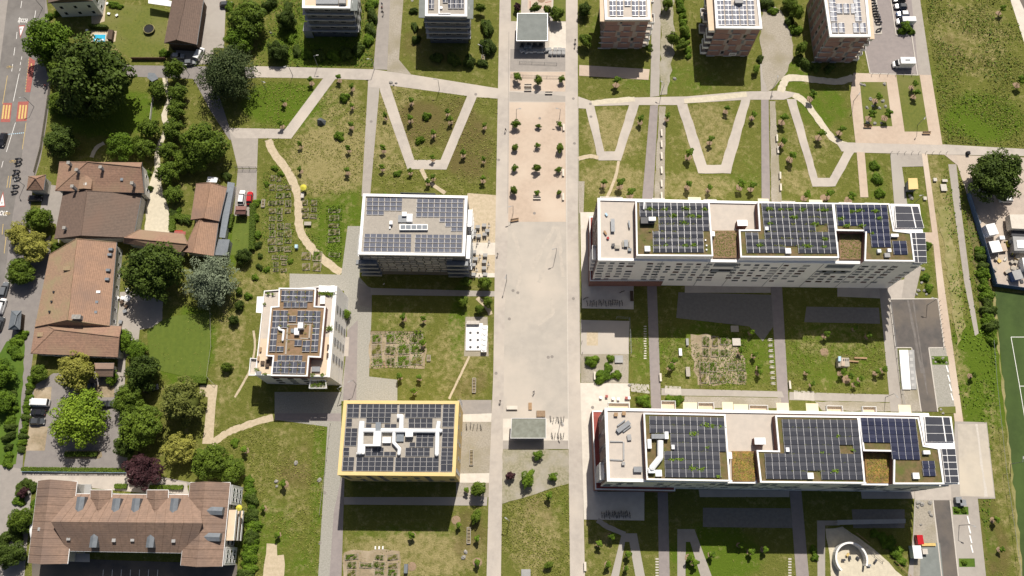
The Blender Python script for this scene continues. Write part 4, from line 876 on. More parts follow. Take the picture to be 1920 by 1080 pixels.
# ---- yellow block
hE = 17.4
tE = thing('apartment_building', 'yellow apartment building with black solar panels and white roof ducts', 'building', base_of((633, 891), hE))
qE = [(645, 751), (861, 752), (854, 893), (633, 891)]
PE = block(tE, qE, hE, 'yellow_wall', 'roof_gravel', wd=.85, up=.3, par_m='yellow_wall')
FE, LE = face(PE[2], PE[1]); windows(tE, FE, [1.6, 5, 8.5, 12, 15.5, 19], [3, 6, 9, 12, 14.6], 1.0, 1.3, ('dark',), skip=.55)
FE, LE = face(PE[3], PE[2]); windows(tE, FE, [LE*(i+.5)/10 for i in range(10)], [3, 6, 9, 12, 14.6], 1.2, 1.2, ('dark',), skip=.35)
pe = 'panel_dark'
def cellpanels(t, h, x0, x1, y0, y1, nc, nr, **k): panels(t, h, [(x0[0], y0), (x1[0], y0), (x0[1], y1), (x1[1], y1)], nc, nr, 'flat', pe, gap=.05, tilt=4, **k)
H = hE
cellpanels(tE, H, (651.5, 650.5), (674.5, 673), 757.5, 783, 2, 3)
cellpanels(tE, H, (677, 675.5), (746, 745), 757.5, 783, 6, 3, skip=cells((2, 2, 5, 5)))
cellpanels(tE, H, (749, 748), (828, 827), 757.5, 783, 7, 3, skip=cells((2, 2, 0, 0)))
cellpanels(tE, H, (831, 829), (853.5, 851), 757.5, 800, 2, 5)
cellpanels(tE, H, (649.5, 649), (661, 660), 785, 800, 1, 2)
cellpanels(tE, H, (687, 686.5), (733, 732.5), 784, 793, 4, 1); cellpanels(tE, H, (686, 686), (697, 697), 795, 802.5, 1, 1); cellpanels(tE, H, (721, 721), (744, 744), 795, 802.5, 2, 1)
cellpanels(tE, H, (766, 766), (811.5, 811), 784.5, 803, 4, 2)
cellpanels(tE, H, (648, 645.5), (671, 668.5), 803, 836, 2, 4)
cellpanels(tE, H, (830, 828), (851.5, 850), 803.5, 838, 2, 4); cellpanels(tE, H, (828, 826), (850.5, 849), 840, 871, 2, 4)
cellpanels(tE, H, (781, 779.5), (814, 813), 812.5, 838, 3, 3, skip=set()); cellpanels(tE, H, (768, 768), (779, 779), 829.5, 838, 1, 1)
cellpanels(tE, H, (685, 685), (720, 719), 839, 855, 3, 2); cellpanels(tE, H, (720, 720), (743, 743), 847, 855, 2, 1)
cellpanels(tE, H, (760.5, 760), (806.5, 806), 839.5, 855.5, 4, 2)
cellpanels(tE, H, (644, 644), (655.5, 655), 839, 855, 1, 2)
cellpanels(tE, H, (644, 641.5), (665, 663), 857, 883, 2, 3); cellpanels(tE, H, (669, 667.5), (739, 737.5), 857, 883.5, 6, 3); cellpanels(tE, H, (742, 740.5), (823.5, 822.5), 857.5, 884, 7, 3); cellpanels(tE, H, (827, 825.5), (849.5, 848.5), 871.5, 884, 2, 1)
for pts, r in (([(674, 807), (826, 808)], .55), ([(679, 790), (677, 808), (675, 848)], .75), ([(745, 781), (753, 781), (752, 806)], .6), ([(823, 790), (820, 808), (819, 852)], .55), ([(739, 809), (738, 830), (749, 842), (748, 851)], .45), ([(703, 835), (683, 835), (682, 850), (670, 850)], .3)): duct(tE, pts, hE, r, .8)
for x, y, sx, sy, hh, m in ((709, 800, 1.3, 2.2, 1.6, 'glass_grey'), (707, 822, 1.8, 3.6, 2.2, 'white_metal'), (725, 825, 2.0, 1.4, .9, 'white_metal'), (750, 820, 1.8, 2.0, .5, 'glass_grey'), (767, 814, 1.8, 1.2, 1.6, 'white_metal')): roofbox(tE, 'roof_unit', (x, y), hE, sx, sy, hh, m)

# ---- stepped white building with roof terraces
tD = thing('apartment_building', 'white stepped apartment building with roof terraces around a cross-shaped solar roof', 'building', base_of((480, 705), 11))
hD0, hD = 11.0, 13.6
low = [(495, 545), (630, 537), (647, 560), (613, 706), (634, 727), (478, 705)]
low = [(496, 546), (628, 536), (614, 707), (479, 704)]
PD = block(tD, low, hD0, 'white_wall', 'roof_beige', wd=.22, up=.5)
sheet_ = lambda nm, px, h, m: flat_part(tD, nm, px, h-.1, h+.04, m)
sheet_('deck', [(489, 635), (504, 635), (502, 668), (511, 670), (508, 701), (483, 701)], hD0, 'roof_tan'); sheet_('deck', [(606, 632), (618, 632), (613, 702), (583, 702), (584, 672), (602, 670)], hD0, 'roof_tan')
cross = [(523, 540), (593, 541), (591, 574), (611, 575), (602, 671), (580, 670), (577, 706), (508, 705), (512, 669), (499, 668), (508, 575), (522, 574)]
Q = [G2(p, hD) for p in cross]; b = MB(); b.prism(inset(Q, .02), hD0, hD, 'red_brown', 'sedum_red'); b.build('penthouse', None, tD); parapet(tD, cross, hD, .35, .25)
K = 'tent_x'
panels(tD, hD, [(528, 545), (588, 546), (527, 565), (587, 566)], 4, 2, K, 'panel_mid', gap=.07); panels(tD, hD, [(532, 567), (577, 567), (531, 577), (577, 577)], 3, 1, K, 'panel_mid', gap=.07)
panels(tD, hD, [(512, 583), (541, 583), (510, 615), (539, 615)], 2, 3, K, 'panel_mid', gap=.07); panels(tD, hD, [(509, 616), (521, 616), (504, 660), (518, 660)], 1, 4, K, 'panel_mid', gap=.07); panels(tD, hD, [(519, 650), (533, 650), (518, 660), (532, 660)], 1, 1, K, 'panel_mid', gap=.07)
panels(tD, hD, [(558, 583), (602, 584), (557, 605), (601, 605)], 3, 2, K, 'panel_mid', gap=.07); panels(tD, hD, [(541, 593), (556, 593), (541, 604), (556, 604)], 1, 1, K, 'panel_mid', gap=.07); panels(tD, hD, [(587, 606), (601, 606), (583, 660), (596, 660)], 1, 5, K, 'panel_mid', gap=.07)
panels(tD, hD, [(552, 638), (567, 638), (552, 649), (566, 649)], 1, 1, K, 'panel_mid', gap=.07); panels(tD, hD, [(568, 639), (583, 639), (566, 660), (581, 660)], 1, 2, K, 'panel_mid', gap=.07)
panels(tD, hD, [(521, 666), (568, 667), (520, 677), (567, 677)], 3, 1, K, 'panel_mid', gap=.07); panels(tD, hD, [(513, 678), (574, 679), (511, 700), (572, 701)], 4, 2, K, 'panel_mid', gap=.07)
sprigs(tD, 'roof_weeds', [(x, y, .5) for x in (541, 556, 571) for y in (548, 558, 568)]+[(x, y, .5) for x in (526, 541, 573, 588) for y in (590, 600, 612, 625, 640, 655)]+[(x, y, .5) for x in (526, 544, 560) for y in (672, 684, 694)], hD, 16, .5, .16, 'leaf_weed')
for q in ([(538, 607), (584, 607), (584, 609), (538, 609)], [(538, 609), (541, 609), (537, 664), (534, 664)], [(580, 609), (583, 609), (581, 636), (578, 636)], [(563, 633), (582, 634), (582, 636), (563, 635)], [(534, 636), (562, 637), (562, 638), (534, 637)]): flat_part(tD, 'roof_walkway', q, hD, hD+.12, 'roof_gravel')
for x, y, sx, sy, hh, m in ((563, 610, 1.3, 1.5, 1.8, 'white_metal'), (556, 621, 1.2, 1.8, 1.0, 'white_metal'), (549, 620, 1.1, 1.1, .3, 'glass_grey')): roofbox(tD, 'roof_unit', (x, y), hD, sx, sy, hh, m)
duct(tD, [(522, 613), (524, 618), (532, 620), (530, 638)], hD, .3, .5)
# slanted white flank with four tall windows per storey, pale canopies, corner loggia
F, L = face(PD[2], PD[1]); 
b = MB()
q0 = [G2(p, hD0) for p in ((616, 706), (631, 537))]; a_, c_ = PD[2], PD[1]; n_ = F[2]
b.add([(a_.x, a_.y, 0), (c_.x, c_.y, 0), (c_.x, c_.y, hD0), (a_.x, a_.y, hD0), (a_.x+n_.x*1.6, a_.y+n_.y*1.6, 0), (c_.x+n_.x*1.6, c_.y+n_.y*1.6, 0), (c_.x+n_.x*.6, c_.y+n_.y*.6, hD0), (a_.x+n_.x*.6, a_.y+n_.y*.6, hD0)], [(0, 1, 5, 4), (4, 5, 6, 7), (7, 6, 2, 3), (0, 4, 7, 3), (1, 2, 6, 5)], 'white_wall'); b.build('flank_wall', None, tD)
for k in range(4):
    z = 1.2+k*2.5
    for i in range(4):
        p = F[0]+F[1]*(L*(.22+.18*i))+n_*(1.62-.0909*z+.03); inst('window', window_mesh(1.8, 1.5, 'dark'), tD, (p.x, p.y, z), math.atan2(F[1].y, F[1].x))
    b = MB(); b.fbox(F, 0.2, L-.2, z-.35, z-.25, 1.5-.1*z, 1.68-.1*z, 'light_grey_wall'); b.build('floor_band', None, tD)
for q, h in (([(598, 535), (629, 536), (628, 548), (597, 547)], 11.7), ([(482, 556), (495, 556), (492, 587), (480, 586)], 9)): flat_part(tD, 'canopy', q, h-.15, h, 'white_parapet')
q = [(469, 671), (484, 672), (481, 704), (466, 704)]; flat_part(tD, 'balcony', q, 8.2, 8.4, 'roof_beige'); P = [G2(p, 9.3) for p in q]; b = MB(); b.ring(P, inset(P, .15), 8.4, 9.3, 'white_metal'); b.build('balustrade', None, tD)
FD, LD = face(PD[3], PD[2]); windows(tD, FD, [4.5, 8.2, 11.8], [1.6, 4.3, 7.0, 9.0][:4], 1.6, 1.3, ('dark',))
q = [(581, 712), (611, 712), (612, 728), (579, 728)]; flat_part(tD, 'balcony', q, 8.6, 8.9, 'roof_gravel'); P = [G2(p, 9.9) for p in q]; b = MB(); b.ring(P, inset(P, .12), 8.9, 9.9, 'white_metal'); b.build('balustrade', None, tD)
sprigs(tD, 'balcony_plants', [(590, 723, .7), (598, 722, .8), (606, 718, .8)], 9.2, 70, .8, .2, 'leaf_mid'); sprigs(tD, 'terrace_plants', [(x, 551, .8) for x in range(602, 627, 5)]+[(503, 551, .4), (512, 552, .4), (497, 570, .4), (482, 693, .6), (497, 702, .5), (586, 703, .6), (605, 703, .6), (617, 618, .8), (619, 614, .6)], hD0+.3, 60, .6, .2, 'leaf_mid')
for x, y, sx, sy, m in ((605, 562, 1.3, 2.2, 'white_metal'), (592, 692, 2.2, 1.3, 'grey_metal'), (492, 680, 1, 1, 'wood_dark'), (501, 681, 1.0, 2.0, 'wood_dark'), (488, 655, .5, 1.2, 'wood'), (484, 672, .5, 1.2, 'wood'), (615, 650, .5, 1.2, 'wood_dark'), (614, 666, .5, 1.2, 'wood_dark'), (485, 700, 1.2, 1.1, 'grey_metal')):
    p = G(x, y, hD0+.7); b = MB(); b.box(p.x, p.y, hD0+.62, sx, sy, .08, 0, m)
    for i in (-1, 1):
        for j in (-1, 1): b.box(p.x+i*sx*.4, p.y+j*sy*.4, hD0+.05, .08, .08, .56, 0, m)
    o = b.build('terrace_table'); meta(o, 'table on the %s terrace of the stepped white building, %s' % ('left' if x < 540 else 'right', {562: 'by the planters', 692: 'in the lower corner', 680: 'beside the dark sofa', 681: 'at the penthouse corner', 655: 'mid deck', 672: 'just above the side balcony', 650: 'beside the penthouse wall', 666: 'below the penthouse wall', 700: 'at the side balcony corner'}[y]), 'table', 'tables on the stepped building terraces')

# ---- the five towers along the top edge
def tower(lab, q, h, side, style, deck, nfl=5, eave=None, offs=.75):
    t = thing('tower', lab, 'building', base_of(q[3], h))
    P = [G2(p, h) for p in q]; up = h; core = inset(P, .35)
    wallm = 'grey_wall' if style == 'grey' else 'pilaster'
    b = MB(); b.prism(core, 0, h, wallm, deck); b.build('wall', None, t); parapet(t, q, h, .75, .35, 'white_parapet' if style != 'grey2' else 'band_grey')
    F, L = face(core[3], core[2]); dz = (h-.4)/nfl
    E_, EL = face(core[2], core[1]); W_, WL = face(core[0], core[3])
    if style.startswith('grey'):
        for k in range(1, nfl): b = MB(); b.fbox(F, -.9, L+.9, h-k*dz-.2, h-k*dz+.18, 0, .5, 'band_grey'); b.fbox(E_, 0, EL, h-k*dz-.2, h-k*dz+.18, 0, .9, 'band_grey'); b.fbox(W_, 0, WL, h-k*dz-.2, h-k*dz+.18, 0, .9, 'band_grey'); b.build('floor_band', None, t)
        for k in range(nfl): windows(t, F, [L*x for x in (.16, .5, .78)], [h-(k+1)*dz+1.1], 1.8, 1.0, ('dark',))
        for k in range(nfl):
            z = h-(k+1)*dz
            for i in range(7):
                u = EL*(i+.5)/7; b = MB(); b.fbox(E_, u-.5, u+.5, z+.2, z+dz-.25, .82, .88, 'white_parapet' if (i+k) % 2 else 'dark_metal'); b.build('shutter', None, t)
    else:
        me = {}
        for k in range(nfl):
            z = h-(k+1)*dz
            cuts = [.0, .30, .42, .66, .78, 1.0]; sh = (-.03, .03)[k % 2]
            for i, (a0, a1) in enumerate(((0, .32+sh), (.43+sh, .66-sh), (.78-sh, 1))):
                b = MB(); b.fbox(F, L*a0+.02, L*a1, z+.12, z+dz-.12, .0, .08, 'brick_panel'); b.build('facade_panel', None, t)
                if k > 0 or i: b = MB(); b.fbox(F, L*a0+.02-(1.0 if i == 0 and side == 'w' else 0), L*(a0+(a1-a0)*random.uniform(.6, .95)), z-.14, z+.14, .09, .38, 'band_grey'); b.build('floor_band', None, t)
            windows(t, F, [L*(.375+random.uniform(-.02, .02)), L*.72], [z+.8], 1.0, 1.5, ('dark', 'grey'), skip=.45)
            # panels on the two flanks
            for FF, LL in ((W_, WL), (E_, EL)):
                for i in range(6): b = MB(); b.fbox(FF, LL*(i+.1)/6, LL*(i+.62)/6, z+.12, z+dz-.12, 0, .06, 'brick_panel'); b.build('facade_panel', None, t)
                windows(t, FF, [LL*(i+.8)/6 for i in range(6)], [z+.7], 1.0, 1.5, ('dark', 'grey'))
            FF, LL = (E_, EL) if side == 'w' else (W_, WL)
            for i in ((0, 3) if k % 2 else (0, 2)):
                u0 = .3+i*3.6 if side == 'w' else LL-.3-i*3.6-3; d1 = 1.9
                b = MB(); b.fbox(FF, u0, u0+3, z-.1, z+.1, .07, d1, 'roof_beige'); b.fbox(FF, u0, u0+3, z+.1, z+1.0, d1-.1, d1, 'white_parapet'); b.fbox(FF, u0, u0+.1, z+.1, z+1.0, .07, d1-.11, 'white_parapet'); b.fbox(FF, u0+2.9, u0+3, z+.1, z+1.0, .07, d1-.11, 'white_parapet'); b.build('balcony', None, t)
    if eave: flat_part(t, 'eave', eave, h-.65, h-.35, 'roof_tan' if style == 'brown' else 'roof_slate')
    return t
EXT = -45
t1 = tower('dark grey tower with white bands and a pale roof terrace, at the top edge', [(568, EXT), (660, EXT), (657, 17), (567, 16)], 14.2, 'e', 'grey', 'roof_tan', eave=[(657, EXT), (673, EXT), (670, 20), (656, 20)])
flat_part(t1, 'pergola', [(592, EXT+10), (634, EXT+10), (634, 7), (592, 7)], 14.2, 14.9, 'grey_metal'); flat_part(t1, 'roof_unit', [(635, -6), (648, -6), (648, 6), (635, 6)], 14.2, 15.4, 'light_grey_wall')
flat_part(t1, 'porch', [(570, 41), (577, 41), (584, 58), (568, 58)], 0.0, 3.6, 'light_grey_wall')
t2 = tower('dark grey tower with few solar panels, beside the left side of the boulevard', [(798, EXT), (876, EXT), (876, 32), (797, 31)], 13.6, 'e', 'grey', 'roof_gravel', eave=[(787, EXT), (889, EXT), (887, 35), (785, 33)])
panels(t2, 13.6, [(840, -8), (870, -8), (840, 17), (870, 17)], 3, 3, 'tent_x', 'panel_mid'); panels(t2, 13.6, [(804, -8), (815, -8), (804, 18), (814, 18)], 1, 3, 'tent_x', 'panel_mid'); panels(t2, 13.6, [(830, -8), (840, -8), (830, 6), (840, 6)], 1, 2, 'tent_x', 'panel_mid')
duct(t2, [(823, -40), (823, 26), (844, 26)], 13.6, .25, .4); roofbox(t2, 'roof_unit', (827, 14), 13.6, .8, .7, .5)
t3 = tower('brown panelled tower with bright white roof rim right of the boulevard', [(1131, EXT), (1217, EXT), (1219, 38), (1134, 38)], 14.6, 'w', 'brown', 'roof_beige', eave=[(1124, EXT), (1217, EXT), (1223, 40), (1125, 40)])
for i, x in enumerate((1142, 1156, 1170, 1184, 1198)): panels(t3, 14.6, [(x, -34), (x+12, -34), (x+.8, 31), (x+12.8, 31)], 1, 7, 'tent_x', 'panel_sheen', cells((6, 6, 0, 0), (5, 5, 0, 0)) if i == 2 else set(), gap=.07)
t4 = tower('brown panelled tower with full solar roof, the middle one right of the boulevard', [(1336, EXT), (1418, EXT), (1429, 55), (1342, 54)], 14.2, 'e', 'brown', 'roof_beige', eave=[(1320, EXT), (1418, EXT), (1343, 55), (1328, 56)][:0] or None)
flat_part(t4, 'eave', [(1321, EXT), (1337, EXT), (1341, 57), (1329, 57)], 13.0, 13.2, 'roof_tan')
for i, x in enumerate((1343, 1357.5, 1371, 1385, 1400)): panels(t4, 14.2, [(x-2, -34), (x+11, -34), (x+3, 48), (x+16, 48)], 1, 9, 'tent_x', 'panel_sheen', cells((0, 4, 0, 0)) if i == 2 else set(), gap=.07)
roofbox(t4, 'roof_unit', (1386, 2), 14.2, 2.4, 1.2, 1.2, 'light_grey_wall')
b = MB(); P = [G(1364, 99, 2), G(1379, 98, 2)]; q = (P[1]-P[0]); F_ = face((G2((1364, 104), 0)), (G2((1379, 104), 0)))[0]
t5 = tower('brown panelled tower beside the van car park, farthest right at the top edge', [(1538, EXT), (1622, EXT), (1632, 70), (1555, 70)], 13.4, 'w', 'brown', 'roof_beige', eave=None)
flat_part(t5, 'eave', [(1622, EXT), (1629, EXT), (1640, 73), (1631, 73)], 12.0, 12.2, 'roof_tan')
for x, y0, n in ((1552, -20, 7), (1598, -20, 7)): panels(t5, 13.4, [(x-1, y0), (x+12, y0), (x+5, 41), (x+18, 41)], 1, n, 'tent_x', 'panel_sheen', gap=.07)
for x in (1567, 1580, 1594): panels(t5, 13.4, [(x, 8), (x+12, 8), (x+1, 26), (x+13, 26)], 1, 2, 'tent_x', 'panel_sheen', gap=.07)
for x in (1558, 1571, 1598, 1611): panels(t5, 13.4, [(x, 44), (x+12, 44), (x+1.5, 62), (x+13.5, 62)], 1, 2, 'tent_x', 'panel_sheen', gap=.07)
# banner on the middle brown tower
Pq = [G2(p, 14.2) for p in ((1342, 54), (1429, 55))]; Fz, Lz = face(inset([G2(p, 14.2) for p in [(1336, EXT), (1418, EXT), (1429, 55), (1342, 54)]], .35)[3], inset([G2(p, 14.2) for p in [(1336, EXT), (1418, EXT), (1429, 55), (1342, 54)]], .35)[2])
b = MB(); b.fbox(Fz, Lz*.52, Lz*.52+2.2, .9, 2.4, .4, .48, 'white_paint')
for i in range(6): b.fbox(Fz, Lz*.52+.35+i*.26, Lz*.52+.5+i*.26, 1.4, 1.95, .485, .49, 'dark_metal')
o = b.build('banner'); meta(o, 'small white banner low on the middle brown tower', 'banner')

# ---- pavilions
def pavilion(lab, q, h, roofm, wallm, ins=.6, ov=0):
    t = thing('pavilion', lab, 'pavilion', base_of(q[3], h)); P = [G2(p, h) for p in q]
    b = MB(); b.prism(inset(P, ins), 0, h-.35, wallm); b.build('wall', None, t); b = MB(); b.prism(P, h-.35, h, 'alu', roofm); b.build('roof', None, t)
    b = MB(); b.ring(P, inset(P, .12), h+.001, h+.12, 'alu'); b.build('roof_edge', None, t); F, L = face(*[inset(P, ins)[i] for i in (3, 2)])
    windows(t, F, [L*(i+.5)/4 for i in range(4)], [.6], L/5, 2.0, ('dark',)); return t
pavilion('grey flat-roofed pavilion beside the white crates at the top of the boulevard', [(970, 25), (1027, 25), (1027, 77), (968, 77)], 4.6, 'roof_slate', 'grey_wall', 1.0)
pavilion('low pavilion with mossy grey roof at the lower end of the plaza', [(959, 784), (1024, 784), (1024, 822), (957, 822)], 3.6, 'roof_greygreen', 'wood_dark', .5)

# ---- old houses on the left
def house(name, lab, q, ridge, he, hr, rm, wm='plaster', axis='x', wins=True, cat='house', gable=False, ins=.45, fascia='wood_dark'):
    NW, NE, SE, SW = [G(p[0], p[1], he) for p in q]; R0, R1 = [G(p[0], p[1], hr) for p in ridge]
    t = thing(name, lab, cat, (SW.x, SW.y, 0))
    W2 = [Vector((p.x, p.y)) for p in (NW, NE, SE, SW)]; core = inset(W2, ins)
    b = MB(); b.prism(core, 0, he-.05, wm); b.build('wall', None, t)
    rm1, rm2 = rm if isinstance(rm, tuple) else (rm, rm)
    planes = [((NW, NE, R1, R0), rm1), ((SE, SW, R0, R1), rm2), ((SW, NW, R0), rm1), ((NE, SE, R1), rm1)] if axis == 'x' else [((SW, NW, R0, R1), rm1), ((NE, SE, R1, R0), rm2), ((NW, NE, R0), rm1), ((SE, SW, R1), rm1)]
    for i, (P, m_) in enumerate(planes):
        if gable and i > 1:
            b = MB(); b.add(P, [tuple(range(len(P)))], wm); b.build('gable', None, t); continue
        b = MB(); n = len(P); up = [p+Vector((0, 0, .16)) for p in P]
        b.add(list(P)+up, [tuple(range(n))[::-1], tuple(range(n, 2*n))]+[(k, (k+1) % n, n+(k+1) % n, n+k) for k in range(n)], m_); b.build('roof', None, t)
    b = MB(); b.tube(R0+Vector((0, 0, .2)), R1+Vector((0, 0, .2)), .16, n=6, m=rm1)
    if not gable:
        for C, Rr in ((NW, R0), (SW if axis == 'x' else NE, R0), (SE, R1), (NE if axis == 'x' else SW, R1)): b.tube(C+Vector((0, 0, .16)), Rr+Vector((0, 0, .2)), .12, n=6, m=rm1)
    b.build('ridge_cap', None, t)
    b = MB()
    for C, D in ((SW, SE), (NE, SE), (NW, SW), (NW, NE)): b.tube(C-Vector((0, 0, .02)), D-Vector((0, 0, .02)), .09, n=6, m='zinc')
    b.build('gutter', None, t)
    if wins:
        for i, j in ((3, 2), (2, 1)):
            F, L = face(core[i], core[j]); n = max(1, int(L/3.2))
            windows(t, F, [L*(k+.5)/n for k in range(n)], [1.0+2.9*k for k in range(int((he-1)/2.9))], 1.1, 1.4, ('white',))
    return t
def onroof(par, name, px, h, sx, sy, hh, m, cap=None, rz=0, dn=1.6):
    p = G(px[0], px[1], h+hh); b = MB(); b.box(p.x, p.y, h-dn, sx, sy, hh+dn, rz, m)
    if cap: b.box(p.x, p.y, h+hh, sx+.2, sy+.2, .12, rz, cap)
    return b.build(name, None, par)
man = house('manor_house', 'old manor house with red-brown tiled roof and several chimneys beside the round pollarded trees', [(112, 304), (266, 305), (270, 362), (104, 358)], [(165, 304), (264, 314)], 5.6, 8.4, 'tile_orange')
for x, y, h in ((128, 305, 7), (143, 318, 7.4), (188, 313, 7.9), (247, 343, 6.6), (135, 349, 6.6)): onroof(man, 'chimney', (x, y), h, .7, .7, 1.7, 'light_grey_wall', 'stone')
onroof(man, 'skylight', (228, 336), 6.9, .8, .8, .3, 'glass_grey', dn=.3)
barn = house('barn', 'large barn with dark brown tiled roof joined below the manor house', [(119, 360), (266, 364), (250, 446), (102, 448)], [(163, 358), (152, 442)], 4.2, 6.6, ('tile_barn', 'tile_brown'), 'plaster', 'y', wins=False, gable=False)
onroof(barn, 'chimney', (120, 427), 5.3, .7, .7, 1.2, 'light_grey_wall', 'stone'); onroof(barn, 'chimney', (160, 345), 5.8, .6, .6, 1.4, 'light_grey_wall', 'plaster')
lh = house('farmhouse', 'long farmhouse with orange and mossy yellow tiled roof and small skylights', [(93, 478), (219, 455), (206, 611), (66, 613)], [(144, 448), (127, 600)], 4.8, 7.6, ('tile_yellowish', 'tile_orange_x'), 'plaster', 'y', gable=False)
for x, y in ((207, 467), (205, 477), (202, 506), (200, 523), (184, 547), (180, 566), (178, 585)): onroof(lh, 'skylight', (x, y), 5.75, 1.1, .7, .3, 'glass_grey' if y != 547 else 'white_metal', dn=.6)
for x, y in ((100, 547), (96, 565), (92, 584), (129, 458), (127, 468)): onroof(lh, 'skylight', (x, y), 6.3, .5, .5, .3, 'glass', dn=.9)
onroof(lh, 'dormer', (125, 503), 6.9, 2.0, 1.1, .8, 'tile_yellowish'); onroof(lh, 'chimney', (143, 594), 7.0, 2.2, 1.0, 1.2, 'light_grey_wall', 'stone')
lh2 = house('farm_annex', 'tiled annex with hipped end at the lower end of the long farmhouse', [(68, 600), (228, 612), (221, 670), (58, 663)], [(103, 618), (224, 632)], 4.4, 5.9, ('tile_orange', 'tile_orange'), 'plaster', 'x')
onroof(lh2, 'dormer', (75, 627), 4.6, 1.6, 1.2, .8, 'tile_yellowish')
house('gatehouse', 'small square gatehouse with pointed tiled roof beside the parked motorbikes', [(54, 331), (86, 328), (82, 357), (50, 357)], [(67, 335), (67.6, 335.5)], 4, 6.2, 'tile_orange', wins=False, cat='gatehouse')
house('tiled_wing', 'narrow tiled wing between the gravel court and the dark tree', [(262, 431), (345, 439), (338, 474), (232, 456)], [(234, 446), (352, 458)], 4, 5.4, 'tile_orange', wins=False, cat='outbuilding')
c1 = house('cottage', 'cottage with streaked orange tiled roof, nearest the white and red parked cars', [(368, 345), (426, 352), (411, 415), (358, 412)], [(395, 343), (382, 409)], 4.2, 6.0, ('tile_orange_x', 'tile_orange_x'), 'plaster', 'y')
c2 = house('cottage', 'cottage with plain orange tiled roof above the silver tree', [(368, 418), (410, 416), (401, 480), (343, 472)], [(374, 414), (361, 474)], 3.8, 5.4, ('tile_orange_x', 'tile_orange_x'), 'plaster', 'y')
t = thing('extension', 'flat grey-roofed extension on the lower right of the cottages', 'extension', base_of((402, 478), 3)); flat_part(t, 'wall', [(411, 449), (430, 450), (424, 478), (403, 477)], 0, 2.9, 'light_grey_wall'); flat_part(t, 'roof', [(410, 448), (431, 449), (425, 479), (402, 478)], 2.9, 3.1, 'zinc')
t = thing('lean_to', 'narrow pale metal lean-to roof along the right side of the cottages', 'lean-to', base_of((413, 445), 3)); flat_part(t, 'wall', [(429, 343), (438, 345), (420, 444), (413, 443)], 0, 2.7, 'plaster'); flat_part(t, 'roof', [(427, 341), (440, 343), (422, 446), (411, 445)], 2.7, 2.85, 'glass_grey')
flat_part(c2, 'awning', [(327, 433), (348, 434), (348, 440), (326, 440)], 2.4, 2.5, 'red_paint'); 
t = thing('marquee', 'white square canopy at the top of the streaked cottage', 'canopy', base_of((388, 340), 2.6)); flat_part(t, 'roof', [(390, 331), (409, 333), (406, 342), (387, 341)], 2.5, 2.65, 'white_metal')
for x, y in ((391, 332), (408, 334), (405, 341), (388, 341)): p = G(x, y, 2.5); b = MB(); b.tube((p.x, p.y, 0), (p.x, p.y, 2.5), .04, m='white_metal'); b.build('pole', None, t)
hut = house('garden_shed', 'little red-roofed shed on the lawn below the white and red cars', [(443, 387), (462, 387), (460, 402), (441, 402)], [(443, 394), (461, 394)], 2.4, 3.0, 'red_brown', 'wood_dark', wins=False, cat='shed')
house('bus_shelter', 'small grey hipped shelter on the far left street', [(22, 583), (40, 583), (37, 618), (16, 618)], [(32, 592), (28, 609)], 2.8, 3.8, 'zinc', 'wood_dark', 'y', wins=False, cat='shelter')
house('garden_house', 'low red-brown tiled outbuilding between the yellow-green tree and round shrubs', [(178, 681), (214, 681), (212, 706), (182, 706)], [(180, 692), (213, 692)], 3, 4.2, 'tile_rosy', wins=False, cat='outbuilding')
vl = house('villa', 'white villa partly cut off at the top left edge, beside the pool garden', [(98, -60), (186, -60), (174, 2), (90, 6)], [(140, -50), (133, -4)], 7.5, 10, 'tile_brown', 'white_wall', 'y', gable=False)
nb = house('open_barn', 'open barn with dark brown gabled roof beside the trampoline lawn', [(326, -14), (383, -8), (369, 84), (308, 81)], [(352, -20), (331, 75)], 4.6, 6.8, ('tile_barn', 'tile_barn'), 'wood_dark', 'y', wins=False, gable=True, cat='barn', ins=.7)
flat_part(nb, 'lean_to_roof', [(278, -8), (322, 2), (320, 12), (278, 6)], 3.0, 3.2, 'white_metal')
t = thing('bin_shelter', 'tiny grey-roofed bin shelter beside the lane under the dark trees', 'shelter', base_of((280, 146), 2)); flat_part(t, 'roof', [(278, 136), (290, 137), (297, 147), (285, 153), (276, 146)], 1.9, 2.1, 'zinc'); flat_part(t, 'wall', [(280, 139), (289, 140), (293, 146), (285, 150), (279, 146)], 0, 1.9, 'wood_dark')
